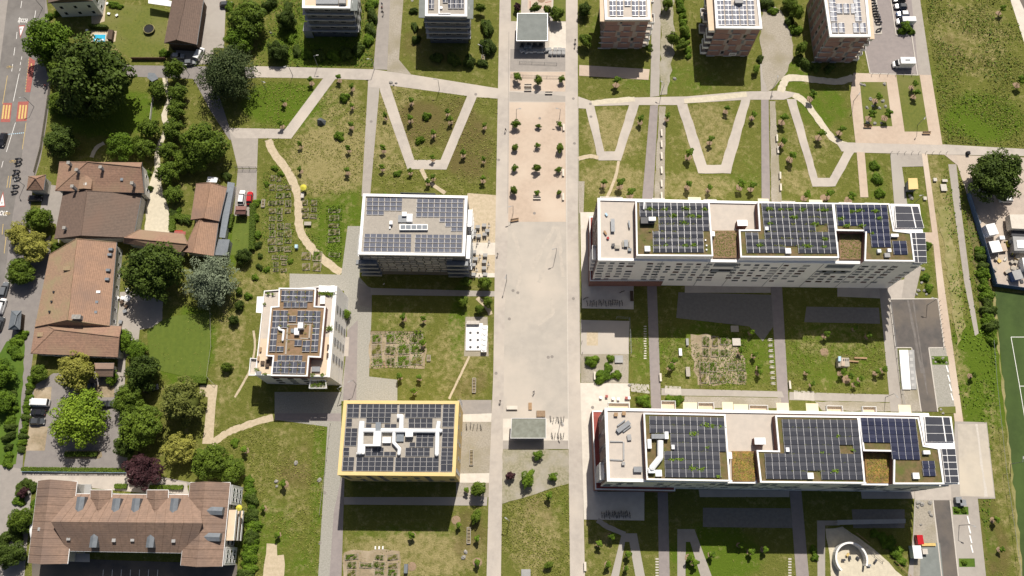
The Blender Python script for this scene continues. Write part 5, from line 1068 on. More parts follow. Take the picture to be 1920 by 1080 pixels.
# ---- big residence at the lower left
res = thing('residence', 'large H-shaped residence with rosy tiled roofs and grey dormers at the lower left corner', 'building', base_of((53, 1055), 9))
def roof_on(par, q, ridge, he, hr, rm, axis, walls='plaster', gab=False, z0=0):
    NW, NE, SE, SW = [G(p[0], p[1], he) for p in q]; R0, R1 = [G(p[0], p[1], hr) for p in ridge]
    W2 = [Vector((p.x, p.y)) for p in (NW, NE, SE, SW)]; core = inset(W2, .5); b = MB(); b.prism(core, z0, he-.05, walls); b.build('wall', None, par)
    planes = [(NW, NE, R1, R0), (SE, SW, R0, R1), (SW, NW, R0), (NE, SE, R1)] if axis == 'x' else [(SW, NW, R0, R1), (NE, SE, R1, R0), (NW, NE, R0), (SE, SW, R1)]
    for P in planes:
        b = MB(); n = len(P); up = [p+Vector((0, 0, .16)) for p in P]; b.add(list(P)+up, [tuple(range(n))[::-1], tuple(range(n, 2*n))]+[(k, (k+1) % n, n+(k+1) % n, n+k) for k in range(n)], rm); b.build('roof', None, par)
        if n == 4 and he > 7:       # the raised seams of the long slopes
            A0, A1, B1, B0 = up; L = (A1-A0).length; k = int(L/1.9); b = MB()
            for i in range(1, k):
                f = i/k; p = A0+(A1-A0)*f+Vector((0, 0, .06)); q_ = B0+(B1-B0)*f+Vector((0, 0, .06)); b.tube(p, q_, .045, n=4, m=rm)
            o = b.build('roof_seam', None, par)
    b = MB()
    for C, D in ((SW, SE), (NE, SE), (NW, SW), (NW, NE)): b.tube(C+Vector((0, 0, .02)), D+Vector((0, 0, .02)), .12, n=6, m='white_metal')
    b.build('gutter', None, par); return core
RM = 'tile_rosy'
roof_on(res, [(140, 926), (372, 928), (362, 1037), (128, 1033)], [(96, 978), (380, 981)], 8.6, 13.2, RM, 'x')
cw = roof_on(res, [(72, 901), (145, 903), (127, 1057), (53, 1055)], [(95, 899), (76, 1058)], 9.0, 11.6, RM, 'y')
ce = roof_on(res, [(357, 905), (432, 905), (417, 1062), (339, 1060)], [(386, 903), (369, 1063)], 9.0, 11.6, RM, 'y')
for x0, x1 in ((170, 210), (276, 316)): roof_on(res, [(x0, 919), (x1, 919), (x1-2, 965), (x0, 965)], [((x0+x1)/2-4, 920), ((x0+x1)/2-6, 972)], 9.2, 11.6, RM, 'y')
def dormer(par, cx, cy, h, sx, sy, rz):
    p = G(cx, cy, h); b = MB(); c, s_ = math.cos(rz), math.sin(rz); X, Y = sx/2, sy/2
    pts = [(-X, -Y, -1.4), (X, -Y, -1.4), (X, Y, -1.4), (-X, Y, -1.4), (-X, -Y, .3), (X, -Y, .3), (X, Y, .3), (-X, Y, .3), (0, -Y, .75), (0, Y*1.35, .75)]
    b.add([(p.x+x*c-y*s_, p.y+x*s_+y*c, h+z) for x, y, z in pts], [(0, 1, 5, 4), (1, 2, 6, 5), (2, 3, 7, 6), (3, 0, 4, 7), (4, 5, 8), (5, 6, 9, 8), (6, 7, 9), (7, 4, 8, 9)], 'zinc')
    return b.build('dormer', None, par)
for x, y in ((151, 945), (218, 948), (255, 948), (327, 948)): dormer(res, x, y, 11.0, 1.9, 3.4, math.pi)
for x, y in ((177, 1012), (283, 1012)): dormer(res, x, y, 10.8, 1.8, 3.6, 0)
for x, y in ((406, 958), (401, 1007)): dormer(res, x, y, 10.6, 1.9, 3.2, math.radians(88))
dz = dormer(man, 161, 345, 6.6, 3.6, 3.4, 0); dz.data.materials[0] = M('tile_orange')
for x, y in ((74, 992), (92, 957), (87, 998), (213, 1013), (248, 1012), (325, 1014), (128, 1010), (127, 990), (332, 995)): onroof(res, 'skylight', (x, y), 10.6, .9, .8, .25, 'light_grey_wall', dn=.6)
F, L = face(ce[2], ce[1]); windows(res, F, [2, 5, L-5, L-2], [1.2, 4.2, 7], 1.2, 1.5, ('white',))
for k in range(3):
    z = 2.5+k*2.6; b = MB(); b.fbox(F, 5.5, L-6, z, z+.18, 0, 2.6, 'roof_tan'); b.fbox(F, 5.5, L-6, z+.2, z+1.1, 2.5, 2.6, 'white_metal'); b.build('balcony', None, res)
for q in ([(430, 908), (437, 909), (433, 946), (427, 945)], [(419, 1025), (425, 1026), (421, 1060), (415, 1059)]):
    flat_part(res, 'bay', q, 0, 8.4, 'white_wall', 'light_grey_wall'); Q = [G2(p, 8.4) for p in q]; F2, L2 = face(Q[2], Q[1]); windows(res, F2, [L2*.25, L2*.5, L2*.75], [1.2, 3.8, 6.4], 1.0, 1.4, ('white',))
for x, y, s_, r in ((161, 347, 6.4, 0), ): pass
flat_part(res, 'entrance_canopy', [(144, 908), (171, 908), (171, 926), (144, 924)], 4, 4.15, 'light_grey_wall')
flat_part(res, 'awning', [(127, 1037), (168, 1038), (168, 1054), (127, 1053)], 4.5, 4.6, 'light_grey_wall')
b = MB(); p = G(60, 980, 6); b.dome((p.x, p.y, 3), 2.2, 4.6, .4, 14, 3, 'white_metal'); b.build('bay_window', None, res)
# ---------------------------------------------------------------- vegetation
def tree_proto(name, label, R, H, zc, m, lobes, per, size, trunk=.35, cat='tree', limbs=5, **k):
    t = thing(name, label, cat); me = crown_mesh('crown', m, R, H, lobes, per, size, **k)
    o = bpy.data.objects.new('crown', me); COL.objects.link(o); o.parent = t; o.location = (0, 0, zc)
    b = MB(); b.tube((0, 0, 0), (0, 0, zc*.7), trunk, trunk*.6, 8)
    for i in range(limbs):
        a = i*2.4; b.tube((0, 0, zc*.55), (math.cos(a)*R*.55, math.sin(a)*R*.55, zc+H*.15), trunk*.45, trunk*.12, 5)
    b.build('trunk', 'bark', t); pr = Proto(t); pr.R = R; pr.zc = zc; return pr
def sc_at(px, py, h=0): return (G(px+1, py, h)-G(px, py, h)).length
TP = {
 'dark': tree_proto('broadleaf_tree', '', 10, 11, 7, 'leaf_dark', 95, 230, .42, lr=(.16, .27), seed=3),
 'dark2': tree_proto('broadleaf_tree', '', 8, 10, 6, 'leaf_dark', 60, 240, .38, lr=(.18, .3), seed=5),
 'mid': tree_proto('broadleaf_tree', '', 7, 8, 5.5, 'leaf_mid', 60, 240, .34, lr=(.17, .29), seed=6),
 'bright': tree_proto('broadleaf_tree', '', 7, 8, 5, 'leaf_bright', 70, 220, .32, lr=(.15, .27), seed=7),
 'lime': tree_proto('lime_green_tree', '', 8, 8, 4.5, 'leaf_lime', 70, 260, .36, lr=(.16, .26), elong=.9, seed=8),
 'olive': tree_proto('flowering_tree', '', 7, 8, 5.5, 'leaf_olive', 85, 200, .30, lr=(.13, .23), seed=9),
 'yellow': tree_proto('yellow_green_tree', '', 6, 7, 5, 'leaf_yellow', 60, 200, .28, lr=(.13, .22), seed=10),
 'silver': tree_proto('silver_cedar', '', 8, 10, 6, 'leaf_silver', 80, 300, .26, lr=(.13, .24), elong=.8, seed=11),
 'purple': tree_proto('purple_tree', '', 5.5, 6, 4.5, 'leaf_purple', 50, 230, .28, lr=(.17, .28), seed=12),
 'conifer': tree_proto('spreading_conifer', '', 9, 12, 6, 'leaf_needle', 120, 260, .28, lr=(.12, .22), elong=1.0, seed=13),
 'pollard': tree_proto('pollarded_tree', '', 3.2, 3.4, 3.5, 'leaf_mid', 40, 120, .26, lr=(.2, .3), elong=1.0, seed=14, trunk=.22),
 'small': tree_proto('small_tree', '', 2.2, 3, 2.8, 'leaf_mid', 13, 150, .2, lr=(.22, .52), seed=15, trunk=.1, elong=.3, core=False),
 'smallb': tree_proto('small_tree', '', 2.2, 2.8, 2.8, 'leaf_bright', 13, 150, .2, lr=(.22, .5), elong=.5, seed=16, trunk=.1, core=False),
 'smallp': tree_proto('small_purple_tree', '', 1.8, 2.6, 2.4, 'leaf_purple', 16, 110, .2, lr=(.25, .4), seed=17, trunk=.1),
 'shrub': tree_proto('shrub', '', 2.0, 1.9, .5, 'leaf_bright', 11, 190, .2, lr=(.25, .6), elong=.4, core=False, seed=18, trunk=.08, cat='shrub', limbs=3),
 'shrubd': tree_proto('shrub', '', 2.0, 2.0, .5, 'leaf_dark', 11, 190, .2, lr=(.25, .6), elong=.4, core=False, seed=19, trunk=.08, cat='shrub', limbs=3),
}
def tree(kind, px, py, rpx, label, group=None, hz=None, sq=1):
    p = TP[kind]; s = rpx*sc_at(px, py, 5)/p.R; zc = p.zc*s
    q = G(px, py, zc+.15*p.R*s); v = random.uniform(.78, 1.15) if rpx < 15 else 1
    return p((q.x, q.y, 0), random.uniform(0, 6.28), label, group, (s*v, s*sq*(2-v)*.95, s*random.uniform(.85, 1.2)))
BIG = [('bright', 92, 78, 46, 'round bright green tree overhanging the road below the white villa'),
 ('dark', 182, 150, 78, 'very large dark broadleaf tree in the upper left garden, the widest tree there'),
 ('mid', 122, 128, 34, 'brownish green tree between the round bright tree and the huge dark one'),
 ('dark2', 150, 190, 40, 'dark tree on the lower left flank of the huge dark tree'),
 ('mid', 108, 192, 24, 'small light tree on the garden wall left of the huge dark tree'),
 ('dark2', 112, 262, 36, 'dark dense tree by the garden wall above the manor house'),
 ('bright', 227, 274, 30, 'bright green broad tree just above the manor roof'),
 ('mid', 262, 268, 15, 'light green tree squeezed between the bright tree and the pollarded ones'),
 ('conifer', 424, 140, 56, 'large grey-green spreading conifer beside the park path'),
 ('mid', 382, 272, 46, 'mid-green loose tree below the lane, left of the pale driveway'),
 ('mid', 350, 300, 26, 'low green tree behind the pollarded avenue, above the gravel court'),
 ('mid', 462, 34, 40, 'green tree in the top garden left of the first grey tower'),
 ('bright', 447, 72, 30, 'bright green tree directly above the large conifer'),
 ('dark2', 520, 94, 22, 'round dark tree on the lawn left of the first grey tower'),
 ('dark2', 538, 40, 20, 'dark tree against the left flank of the first grey tower'),
 ('yellow', 33, 436, 26, 'yellowish tree at the roadside left of the barn, topmost of its clump'),
 ('mid', 74, 412, 25, 'green tree at the roadside touching the barn corner'),
 ('yellow', 60, 462, 35, 'broad yellow-green tree in the middle of the roadside clump'),
 ('mid', 36, 508, 29, 'round green tree at the lower end of the roadside clump'),
 ('mid', 104, 465, 12, 'small green tree between the roadside clump and the farmhouse'),
 ('dark', 287, 506, 59, 'large dark broadleaf tree over the farmhouse terrace'),
 ('silver', 393, 524, 50, 'silver-grey cedar below the cottages'),
 ('mid', 448, 545, 8, 'tiny dark tree right of the silver cedar'),
 ('dark2', 456, 480, 17, 'dark tree at the lower end of the shed lawn'),
 ('bright', 229, 637, 23, 'green conifer at the annex corner, upper one of two'),
 ('bright', 255, 655, 21, 'green conifer beside the terrace lawn, lower one of two'),
 ('yellow', 143, 697, 42, 'wide yellow-green tree above the car park'),
 ('bright', 209, 708, 14, 'little bright round tree right of the tiled outbuilding'),
 ('mid', 72, 700, 18, 'green tree at the upper corner of the car park'),
 ('bright', -4, 700, 32, 'bright green tree cut by the left edge, upper one'),
 ('bright', -2, 752, 28, 'bright green tree cut by the left edge, lower one'),
 ('lime', 151, 786, 50, 'brilliant lime green tree standing in the car park'),
 ('dark2', 270, 700, 36, 'dark green tree at the lower left corner of the mown lawn'),
 ('mid', 240, 752, 32, 'green tree right of the car park, upper of a clump'),
 ('mid', 262, 800, 44, 'tall green tree in the middle of the clump right of the car park'),
 ('dark2', 240, 835, 26, 'dark green tree at the lower end of the clump right of the car park'),
 ('olive', 342, 753, 47, 'large olive tree in yellowish bloom beside the tan dead-end path'),
 ('yellow', 334, 842, 36, 'round golden green tree below the olive one'),
 ('purple', 265, 882, 37, 'dark purple copper-leaved tree above the residence'),
 ('mid', 393, 866, 36, 'green tree right of the golden green tree'),
 ('mid', 430, 880, 28, 'green bushy tree at the upper right corner of the residence'),
 ('mid', 42, 975, 26, 'olive green tree at the left flank of the residence'),
 ('dark2', 20, 1040, 28, 'dark tree in the lower left corner of the picture'),
 ('dark', 1868, 326, 53, 'very large dark tree over the white car at the construction yard'),
 ('bright', 646, 590, 13, 'fresh green tree against the flank of the stepped white building')]
for k, x, y, r, l in BIG: tree(k, x, y, r, l)
PO = [(328, 132, 20), (295, 166, 17), (331, 173, 19), (329, 206, 18), (281, 243, 20), (322, 242, 21), (271, 279, 19), (315, 284, 18), (314, 323, 22), (323, 362, 18)]
for i, (x, y, r) in enumerate(sorted(PO, key=lambda q: q[1])): tree('pollard', x, y, r*.98, ordl('round pollarded tree of the garden avenue', i, '', 'from the top'), 'round pollarded trees of the garden avenue')
MID = [('small', 910, 531, 13, 'round tree right of the shadow below the white-rimmed building, beside the boulevard'), ('small', 872, 529, 11, 'round tree half in shade below the white-rimmed building'),
 ('small', 914, 566, 10, 'green tree below the crossing path beside the boulevard'), ('small', 899, 580, 9, 'green tree left of the short trail by the boulevard'), ('small', 868, 566, 11, 'darker tree in the lawn edge shade below the crossing path'),
 ('smallb', 990, 897, 14, 'broad light green tree in the gravel garden under the low pavilion'), ('smallb', 1009, 853, 9, 'small green tree just under the low pavilion paving'), ('smallb', 1037, 894, 8, 'small green tree at the right side of the gravel garden'),
 ('smallp', 957, 892, 9, 'little purple tree at the left side of the gravel garden'), ('small', 896, 918, 15, 'green tree at the lane east of the yellow building shadow'), ('small', 893, 967, 12, 'green tree on the strip below the yellow building lane'),
 ('small', 1028, 1060, 8, 'small tree at the bottom edge between the boulevard lanes'), ('small', 901, 16, 9, 'small tree at the top edge right of the second grey tower'), ('shrubd', 914, 52, 14, 'dark tall shrub beside the second grey tower, upper one'), ('shrubd', 916, 88, 15, 'dark tall shrub beside the second grey tower, lower one'),
 ('dark2', 1096, 18, 15, 'dark tree at the top edge left of the first brown tower'), ('small', 1097, 75, 13, 'green tree at the lower left corner of the first brown tower'), ('small', 1216, 92, 8, 'green tree at the lower right corner of the first brown tower'),
 ('small', 1003, 17, 10, 'small dark tree behind the grey pavilion, left one of three'), ('small', 1026, 20, 9, 'small dark tree behind the grey pavilion, middle one'), ('small', 1044, 26, 14, 'larger dark tree right of the grey pavilion'), ('smallp', 970, 12, 8, 'reddish dark tree left of the grey pavilion'),
 ('smallb', 1700, 48, 9, 'young green tree over the white van in the top car park'), ('shrub', 1692, 58, 8, 'yellowish shrub in the planted island under the parked van, left one'), ('shrub', 1708, 59, 7, 'yellowish shrub in the planted island under the parked van, right one'),
 ('mid', 425, 688, 11, 'dark small tree on the meadow right of the mown lawn, lower one'), ('dark2', 438, 600, 11, 'dark small tree on the meadow right of the mown lawn, middle one'), ('dark2', 449, 572, 10, 'dark small tree on the meadow right of the mown lawn, upper one'),
 ('small', 1262, 75, 12, 'bushy tree between the first two brown towers, upper one'), ('small', 1278, 84, 12, 'bushy tree between the first two brown towers, right one'), ('small', 1285, 58, 10, 'bushy tree against the middle brown tower'),
 ('small', 1494, 25, 13, 'green tree left of the last brown tower, upper one'), ('small', 1503, 90, 12, 'grey-green tree left of the last brown tower, lower one'), ('mid', 1482, 6, 15, 'green tree at the top edge left of the last brown tower'),
 ('small', 1252, 5, 12, 'dark tree at the top edge right of the first brown tower'), ('smallb', 1418, 130, 7, 'small tree on the lawn below the middle brown tower')]
for k, x, y, r, l in MID: tree(k, x, y, r, l)
def shrubs(pts, base, group, kinds=('shrub', 'shrubd'), key='from the left', ax=0):
    for i, (x, y, r) in enumerate(sorted(pts, key=lambda q: q[ax])): tree(random.choice(kinds), x, y, r, '%s, %s %s' % (base, ORD[i], key), group)
def line_pts(a, b, n, r, j=2): return [(a[0]+(b[0]-a[0])*i/(n-1)+random.uniform(-j, j), a[1]+(b[1]-a[1])*i/(n-1)+random.uniform(-j, j), r*random.uniform(.8, 1.25)) for i in range(n)]
shrubs(line_pts((466, 900), (474, 960), 6, 10)+line_pts((474, 970), (462, 1078), 9, 14, 4), 'shrub in the hedge right of the residence', 'hedge shrubs beside the residence', key='from the top', ax=1)
shrubs(line_pts((1838, 470), (1862, 640), 13, 11, 2), 'dark shrub in the hedge below the construction yard', 'hedge shrubs beside the football pitch', key='from the top', ax=1)
shrubs(line_pts((22, 735), (15, 870), 9, 9, 2), 'shrub in the green strip beside the left lane', 'shrubs beside the left lane', key='from the top', ax=1)
shrubs(line_pts((58, 712), (40, 842), 12, 7, 1), 'clipped shrub in the hedge left of the car park', 'clipped hedge left of the car park', key='from the top', ax=1)
shrubs([(30, 640, 11), (38, 630, 9), (24, 655, 10), (32, 665, 10), (45, 628, 8)], 'shrub in the bed below the far left shelter', 'shrubs below the far left shelter', ('shrub',))
shrubs([(505, 10, 12), (545, 70, 10), (556, 95, 10), (575, 100, 11), (600, 103, 12), (625, 104, 11), (650, 100, 12), (672, 92, 12), (690, 75, 11), (694, 55, 12), (698, 30, 12), (696, 8, 12), (540, 15, 11)], 'dark bush in the planting around the first grey tower', 'bushes around the first grey tower', ('shrubd', 'shrub', 'shrubd'))
shrubs([(776, 20, 7), (778, 50, 8), (780, 75, 8), (820, 108, 11), (850, 112, 12), (880, 116, 12), (905, 118, 9)], 'bush under the second grey tower', 'bushes around the second grey tower', ('shrubd',))
shrubs(line_pts((1276, 5), (1292, 105), 9, 7, 1), 'clipped shrub in the hedge left of the middle brown tower', 'hedge left of the middle brown tower', ('shrub',), key='from the top', ax=1)
shrubs([(1492, 55, 11), (1500, 112, 10), (1512, 122, 10), (1530, 126, 9), (1555, 128, 9), (1436, 8, 12), (1450, 20, 9), (1425, 110, 7), (1480, 40, 9)], 'wild shrub around the last brown tower', 'shrubs around the last brown tower', ('shrub', 'shrubd'))
shrubs([(1110, 677, 12), (1140, 690, 9), (1130, 706, 14), (1156, 703, 9), (1145, 672, 7)], 'low shrub in the gravel garden right of the boulevard', 'low shrubs in the gravel garden', ('shrub',))
shrubs([(1205, 750, 11), (1213, 758, 8), (1255, 752, 10), (1272, 750, 9)], 'hedge bush behind the lower white block', 'bushes behind the lower white block', ('shrub',))
shrubs([(1690, 340, 0.1), ][:0]+[(1640, 310, 9), (1645, 335, 10), (1650, 362, 9), (1740, 460, 7), (1735, 520, 8), (1742, 540, 8), (1760, 675, 5), (1770, 676, 4), (1795, 957, 5), (1808, 958, 5), (1808, 1055, 5)], 'bushy plant in a bed at the right-hand paths', 'plants in the beds at the right-hand paths', ('shrub',))
shrubs([(1655, 1008, 10), (1668, 1018, 12), (1682, 1035, 12), (1690, 1052, 9), (1640, 1000, 8), (1525, 1030, 7), (1528, 1045, 7)], 'wild shrub beside the sand playground', 'shrubs beside the sand playground', ('shrub',))
shrubs([(325, 402, 9), (340, 410, 8), (352, 414, 8), (335, 395, 6), (275, 325, 8), (278, 355, 7), (425, 330, 9), (322, 425, 5)], 'garden shrub around the cottage and gravel court', 'garden shrubs around the gravel court', ('shrub', 'shrubd'))
shrubs([(40, 920, 12), (50, 905, 9), (62, 912, 9), (66, 945, 10), (35, 940, 10), (28, 1000, 14), (10, 1010, 14)], 'green shrub at the left front of the residence', 'shrubs at the left front of the residence', ('shrub', 'shrubd'))
tree('smallp', 44, 924, 10, 'dark purple round shrub at the upper left of the residence')
shrubs([(440, 830, 8), (465, 555, 7), (478, 520, 6), (300, 15, .1)][:3]+[(308, 100, 9), (212, 8, 8), (224, 12, 6), (430, 12, 9), (108, 25, 7), (92, 30, 7)], 'scattered garden bush in the left half', 'scattered garden bushes', ('shrub',))
shrubs([(488, 480, 5), (487, 500, 6), (500, 505, 6), (545, 490, 5), (478, 408, 8), (480, 380, 8), (482, 440, 8), (484, 460, 7), (515, 315, 6), (526, 326, 6), (500, 345, 5)], 'bush along the allotments left of the tan trail', 'bushes along the allotments', ('shrub', 'shrubd'))
# clipped hedges
def hedge(px, wd, h, label, m='leaf_mid'):
    pts = [G2(p) for p in px]; C = []
    b = MB()
    for i in range(len(pts)-1):
        a, c = pts[i], pts[i+1]; d = (c-a).normalized(); n = Vector((-d.y, d.x)); L = (c-a).length
        b.prism([a+n*wd*.42, a-n*wd*.42, c-n*wd*.42, c+n*wd*.42], 0, h*.92)
        k = int(L*wd*26+L*h*20); u = RNG.uniform(0, L, k); v = RNG.uniform(-wd/2, wd/2, k); z = np.where(RNG.random(k) < .6, h, RNG.uniform(.1, h, k)); e = z < h
        v = np.where(e, np.sign(v)*wd/2, v)
        C.append(np.column_stack([a.x+d.x*u+n.x*v, a.y+d.y*u+n.y*v, z+RNG.normal(0, .05, k)]))
    C = np.concatenate(C); V, F, T = leaf_quads(C, np.tile([0, 0, 1.], (len(C), 1)), .16, RNG.uniform(.2, .9, len(C)))
    V2 = np.array(b.v); F2 = np.array([f for f in b.f if len(f) == 4])+len(V)
    o = bpy.data.objects.new('hedge', npmesh('hedge', np.concatenate([V, V2]), np.concatenate([F, F2]), m, np.concatenate([T, np.full(len(F2), .3)]))); COL.objects.link(o); meta(o, label, 'hedge')
hedge([(44, 880), (238, 882)], 1.0, 1.2, 'long low clipped hedge between the car park and the residence drive')
hedge([(124, 852), (184, 852)], 1.2, 1.0, 'short clipped hedge on the island under the lime green tree')
hedge([(351, 712), (390, 714)], 2.0, 1.4, 'thick clipped hedge at the lower edge of the mown lawn')
hedge([(282, 914), (345, 914)], 1.1, 1.0, 'clipped hedge above the right half of the residence'); hedge([(217, 912), (240, 912)], 1.2, 1.0, 'short clipped hedge above the middle of the residence')
hedge([(438, 405), (432, 430)], 1.1, 1.5, 'clipped hedge left of the red-roofed shed lawn'); hedge([(476, 385), (474, 470)], 1.6, 1.6, 'tall clipped hedge right of the red-roofed shed lawn')
hedge([(170, 52), (204, 54)], .8, 1.6, 'dark clipped hedge behind the swimming pool', 'leaf_dark'); hedge([(325, 436), (326, 408), (362, 412)], 1.6, 1.6, 'clipped hedge around the red awning terrace')
# plaza trees
PT = [(967, 233, 9), (1009, 236, 6), (1049, 233, 6), (966, 276, 8), (1008, 273, 6), (1050, 276, 10), (965, 315, 7), (1007, 315, 9), (1047, 318, 7), (964, 357, 9), (1007, 361, 6), (1048, 361, 6), (970, 145, 9), (1010, 151, 10), (1053, 149, 7)]
for i, (x, y, r) in enumerate(PT):
    c = ('left', 'middle', 'right')[i % 3]; row = ('on the pink promenade, %s column, %s row from the top' % (c, ORD[i//3])) if i < 12 else 'by the benches above the promenade, %s one' % c
    tree('small' if i % 2 else 'smallb', x, y, r*.85, 'young plaza tree '+row, 'young trees on the boulevard')
# young staked trees in the lawns with pinkish mulch rings
yt = thing('young_tree', '', 'tree'); me = crown_mesh('crown', 'leaf_bright', .75, 1.7, 7, 70, .14, lr=(.25, .6), elong=.4, seed=30, core=False)
o = bpy.data.objects.new('crown', me); COL.objects.link(o); o.parent = yt; o.location = (0, 0, 1.9)
b = MB(); b.tube((0, 0, 0), (0, 0, 2.4), .06, .04, 5); b.build('trunk', 'bark', yt)
b = MB(); n = 14; b.add([(math.cos(2*math.pi*i/n)*(.72+.12*math.sin(i*2.3)), math.sin(2*math.pi*i/n)*(.72+.12*math.cos(i*1.7)), .09) for i in range(n)]+[(0, 0, .16)], [(i, (i+1) % n, n) for i in range(n)]); b.build('mulch_ring', 'mulch', yt)
for s in (-1, 1): b = MB(); b.tube((s*.45, 0, 0), (s*.45, 0, 1.6), .035, n=5); b.build('stake', 'wood', yt)
YT = Proto(yt)
YG = {'on the lawn left of the zigzag path': [(534, 196), (585, 157), (530, 238)],
 'on the meadow right of the zigzag path': [(662, 168), (661, 203), (660, 240), (655, 283), (565, 275), (565, 322), (653, 325), (637, 152)],
 'between the lane and the first wide path': [(724, 222), (720, 283), (718, 318), (724, 372)],
 'inside the first wide path': [(772, 195), (770, 228), (813, 255), (803, 345), (812, 300), (845, 230)],
 'right of the first wide path': [(909, 240), (869, 292), (907, 303), (906, 340), (813, 337), (770, 325), (840, 215)],
 'right of the boulevard above the white block': [(1155, 160), (1131, 348), (1162, 350), (1181, 368), (1200, 230), (1250, 224)],
 'above the upper white block, between its two lanes': [(1288, 352), (1327, 357), (1386, 352), (1407, 355), (1360, 210), (1409, 222), (1330, 268), (1290, 295)],
 'on lawns right of the second lane': [(1465, 230), (1464, 272), (1507, 372), (1534, 259), (1573, 250), (1518, 186), (1550, 370), (1590, 375), (1480, 300)],
 'around the pink right-hand paths': [(1640, 190), (1628, 223), (1658, 222), (1708, 165), (1712, 182), (1872, 25), (1905, 160)],
 'on the lawn below the white-rimmed building': [(758, 598), (795, 600), (794, 645), (787, 710), (750, 708), (777, 735)],
 'on the meadow left of the yellow building': [(536, 908), (497, 953), (523, 1003), (462, 845)],
 'below and right of the yellow building': [(774, 1003), (896, 1010), (860, 985), (895, 1055), (1030, 930), (875, 920)],
 'in the left garden between the white blocks': [(1386, 660), (1412, 668), (1421, 690), (1420, 700), (1406, 625), (1255, 690), (1262, 680)],
 'in the right garden between the white blocks': [(1545, 630), (1600, 618), (1624, 632), (1510, 700), (1575, 700), (1590, 708), (1600, 722), (1640, 700), (1520, 722), (1610, 712), (1652, 695)],
 'on the shaded lawns at the bottom right': [(1122, 1020), (1145, 1005), (1176, 1040), (1138, 1058), (1290, 1045), (1332, 1040), (1385, 1022), (1405, 1035), (1430, 1030), (1300, 1055), (1172, 1065)],
 'on the verge at the far right': [(1818, 705), (1860, 975), (1872, 1030)]}
for wh, pts in YG.items():
    for i, (x, y) in enumerate(sorted(pts)):
        q = G(x, y); s = random.uniform(.8, 1.15)*(1.3 if wh.startswith(('right of the boul', 'above', 'on lawns', 'around')) else 1); YT((q.x, q.y, 0), random.uniform(0, 6), 'staked young tree %s, %s from left' % (wh, ORD[i]), 'young staked trees in the lawns', s)
# broader shrubs on the lawns
for x, y, r, l in ((646, 183, 9, 'upper'), (636, 255, 9, 'lower')): tree('shrub', x, y, r, 'green bush on the meadow right of the zigzag path, %s one' % l)
for x, y, r, l in ((800, 218, 8, 'upper'), (787, 263, 8, 'lower')): tree('shrub', x, y, r, 'green bush inside the first wide path, %s one' % l)
tree('shrub', 745, 325, 7, 'green bush above the white-rimmed building')
# ---- allotments
gb = thing('garden_bed', '', 'garden bed')
b = MB(); b.box(0, 0, 0, 2.9, 2.2, .18, 0, 'soil'); b.build('soil', None, gb)
for (cx, cy, sx, sy) in ((0, 1.13, 3.06, .08), (0, -1.13, 3.06, .08), (1.5, 0, .08, 2.2), (-1.5, 0, .08, 2.2)): b = MB(); b.box(cx, cy, 0, sx, sy, .28, 0, 'wood_grey'); b.build('plank', None, gb)
def plants(m, n, sd):
    rg = np.random.default_rng(sd); C = []
    for _ in range(10): c = rg.uniform((-1.2, -.9), (1.2, .9)); k = n//10; C.append(np.column_stack([c[0]+rg.normal(0, .24, k), c[1]+rg.normal(0, .22, k), .25+np.abs(rg.normal(0, .22, k))]))
    C = np.concatenate(C); V, F, T = leaf_quads(C, np.tile([0, 0, 1.], (len(C), 1)), .13, rg.uniform(.1, 1, len(C))); return npmesh('vegetables', V, F, m, T)
PL = [plants('leaf_bright', 360, 1), plants('leaf_mid', 300, 2), plants('leaf_weed', 300, 3), plants('leaf_bright', 180, 4)]
o = bpy.data.objects.new('vegetables', PL[0]); COL.objects.link(o); o.parent = gb; o['kind'] = 'stuff'
GBP = Proto(gb); GB = []; in_ = lambda s: 'in the '+s
def beds(x0, y0, x1, y1, nx, ny, wh, skip=.1, rot=0, sz=1):
    k = 0
    for j in range(ny):
        for i in range(nx):
            if random.random() < skip+.1: continue
            x = x0+(x1-x0)*(i+.5)/nx+random.uniform(-1, 1); y = y0+(y1-y0)*(j+.5)/ny+random.uniform(-1, 1); q = G(x, y)
            wd = (x1-x0)/nx*sc_at(x, y)*.88/3.1; ht = (y1-y0)/ny*sc_at(x, y)*.88/2.4
            r = GBP((q.x, q.y, 0), rot+random.uniform(-.12, .12), 'garden bed %s, %s row, %s from the left' % (wh, ORD[j], ORD[i]), 'garden beds', (wd*sz*random.uniform(.7, 1.1), ht*sz*random.uniform(.6, 1.1), 1))
            for c in r.children:
                if c.name.startswith('vegetables'): c.data = random.choice(PL)
beds(503, 345, 548, 475, 3, 9, in_('left allotment')); beds(510, 478, 540, 512, 2, 3, 'at the lower end of the left allotment')
beds(565, 375, 596, 412, 2, 3, 'just right of the tan trail'); beds(615, 388, 638, 485, 1, 7, 'in the narrow allotment by the lane'); beds(565, 470, 605, 510, 2, 2, 'right of the lower tan trail')
S('garden_soil', [(694, 620), (775, 622), (800, 655), (796, 690), (692, 690)], 'dirt', wob=.3, paved=False); beds(695, 625, 794, 688, 4, 3, 'in the fenced allotment', .05)
S('garden_soil', [(1295, 625), (1365, 632), (1400, 675), (1398, 720), (1308, 722), (1300, 680)], 'dirt', wob=.4, paved=False); beds(1297, 630, 1366, 672, 4, 2, 'in the upper field between the blocks', .05); beds(1310, 678, 1398, 720, 5, 2, 'in the lower field between the blocks', .05)
S('garden_soil', [(645, 1033), (752, 1033), (750, 1095), (643, 1095)], 'dirt', wob=.5, paved=False); beds(646, 1037, 750, 1082, 4, 3, 'at the bottom edge', .05)
beds(505, 325, 530, 343, 2, 1, 'at the very top of the left allotment')
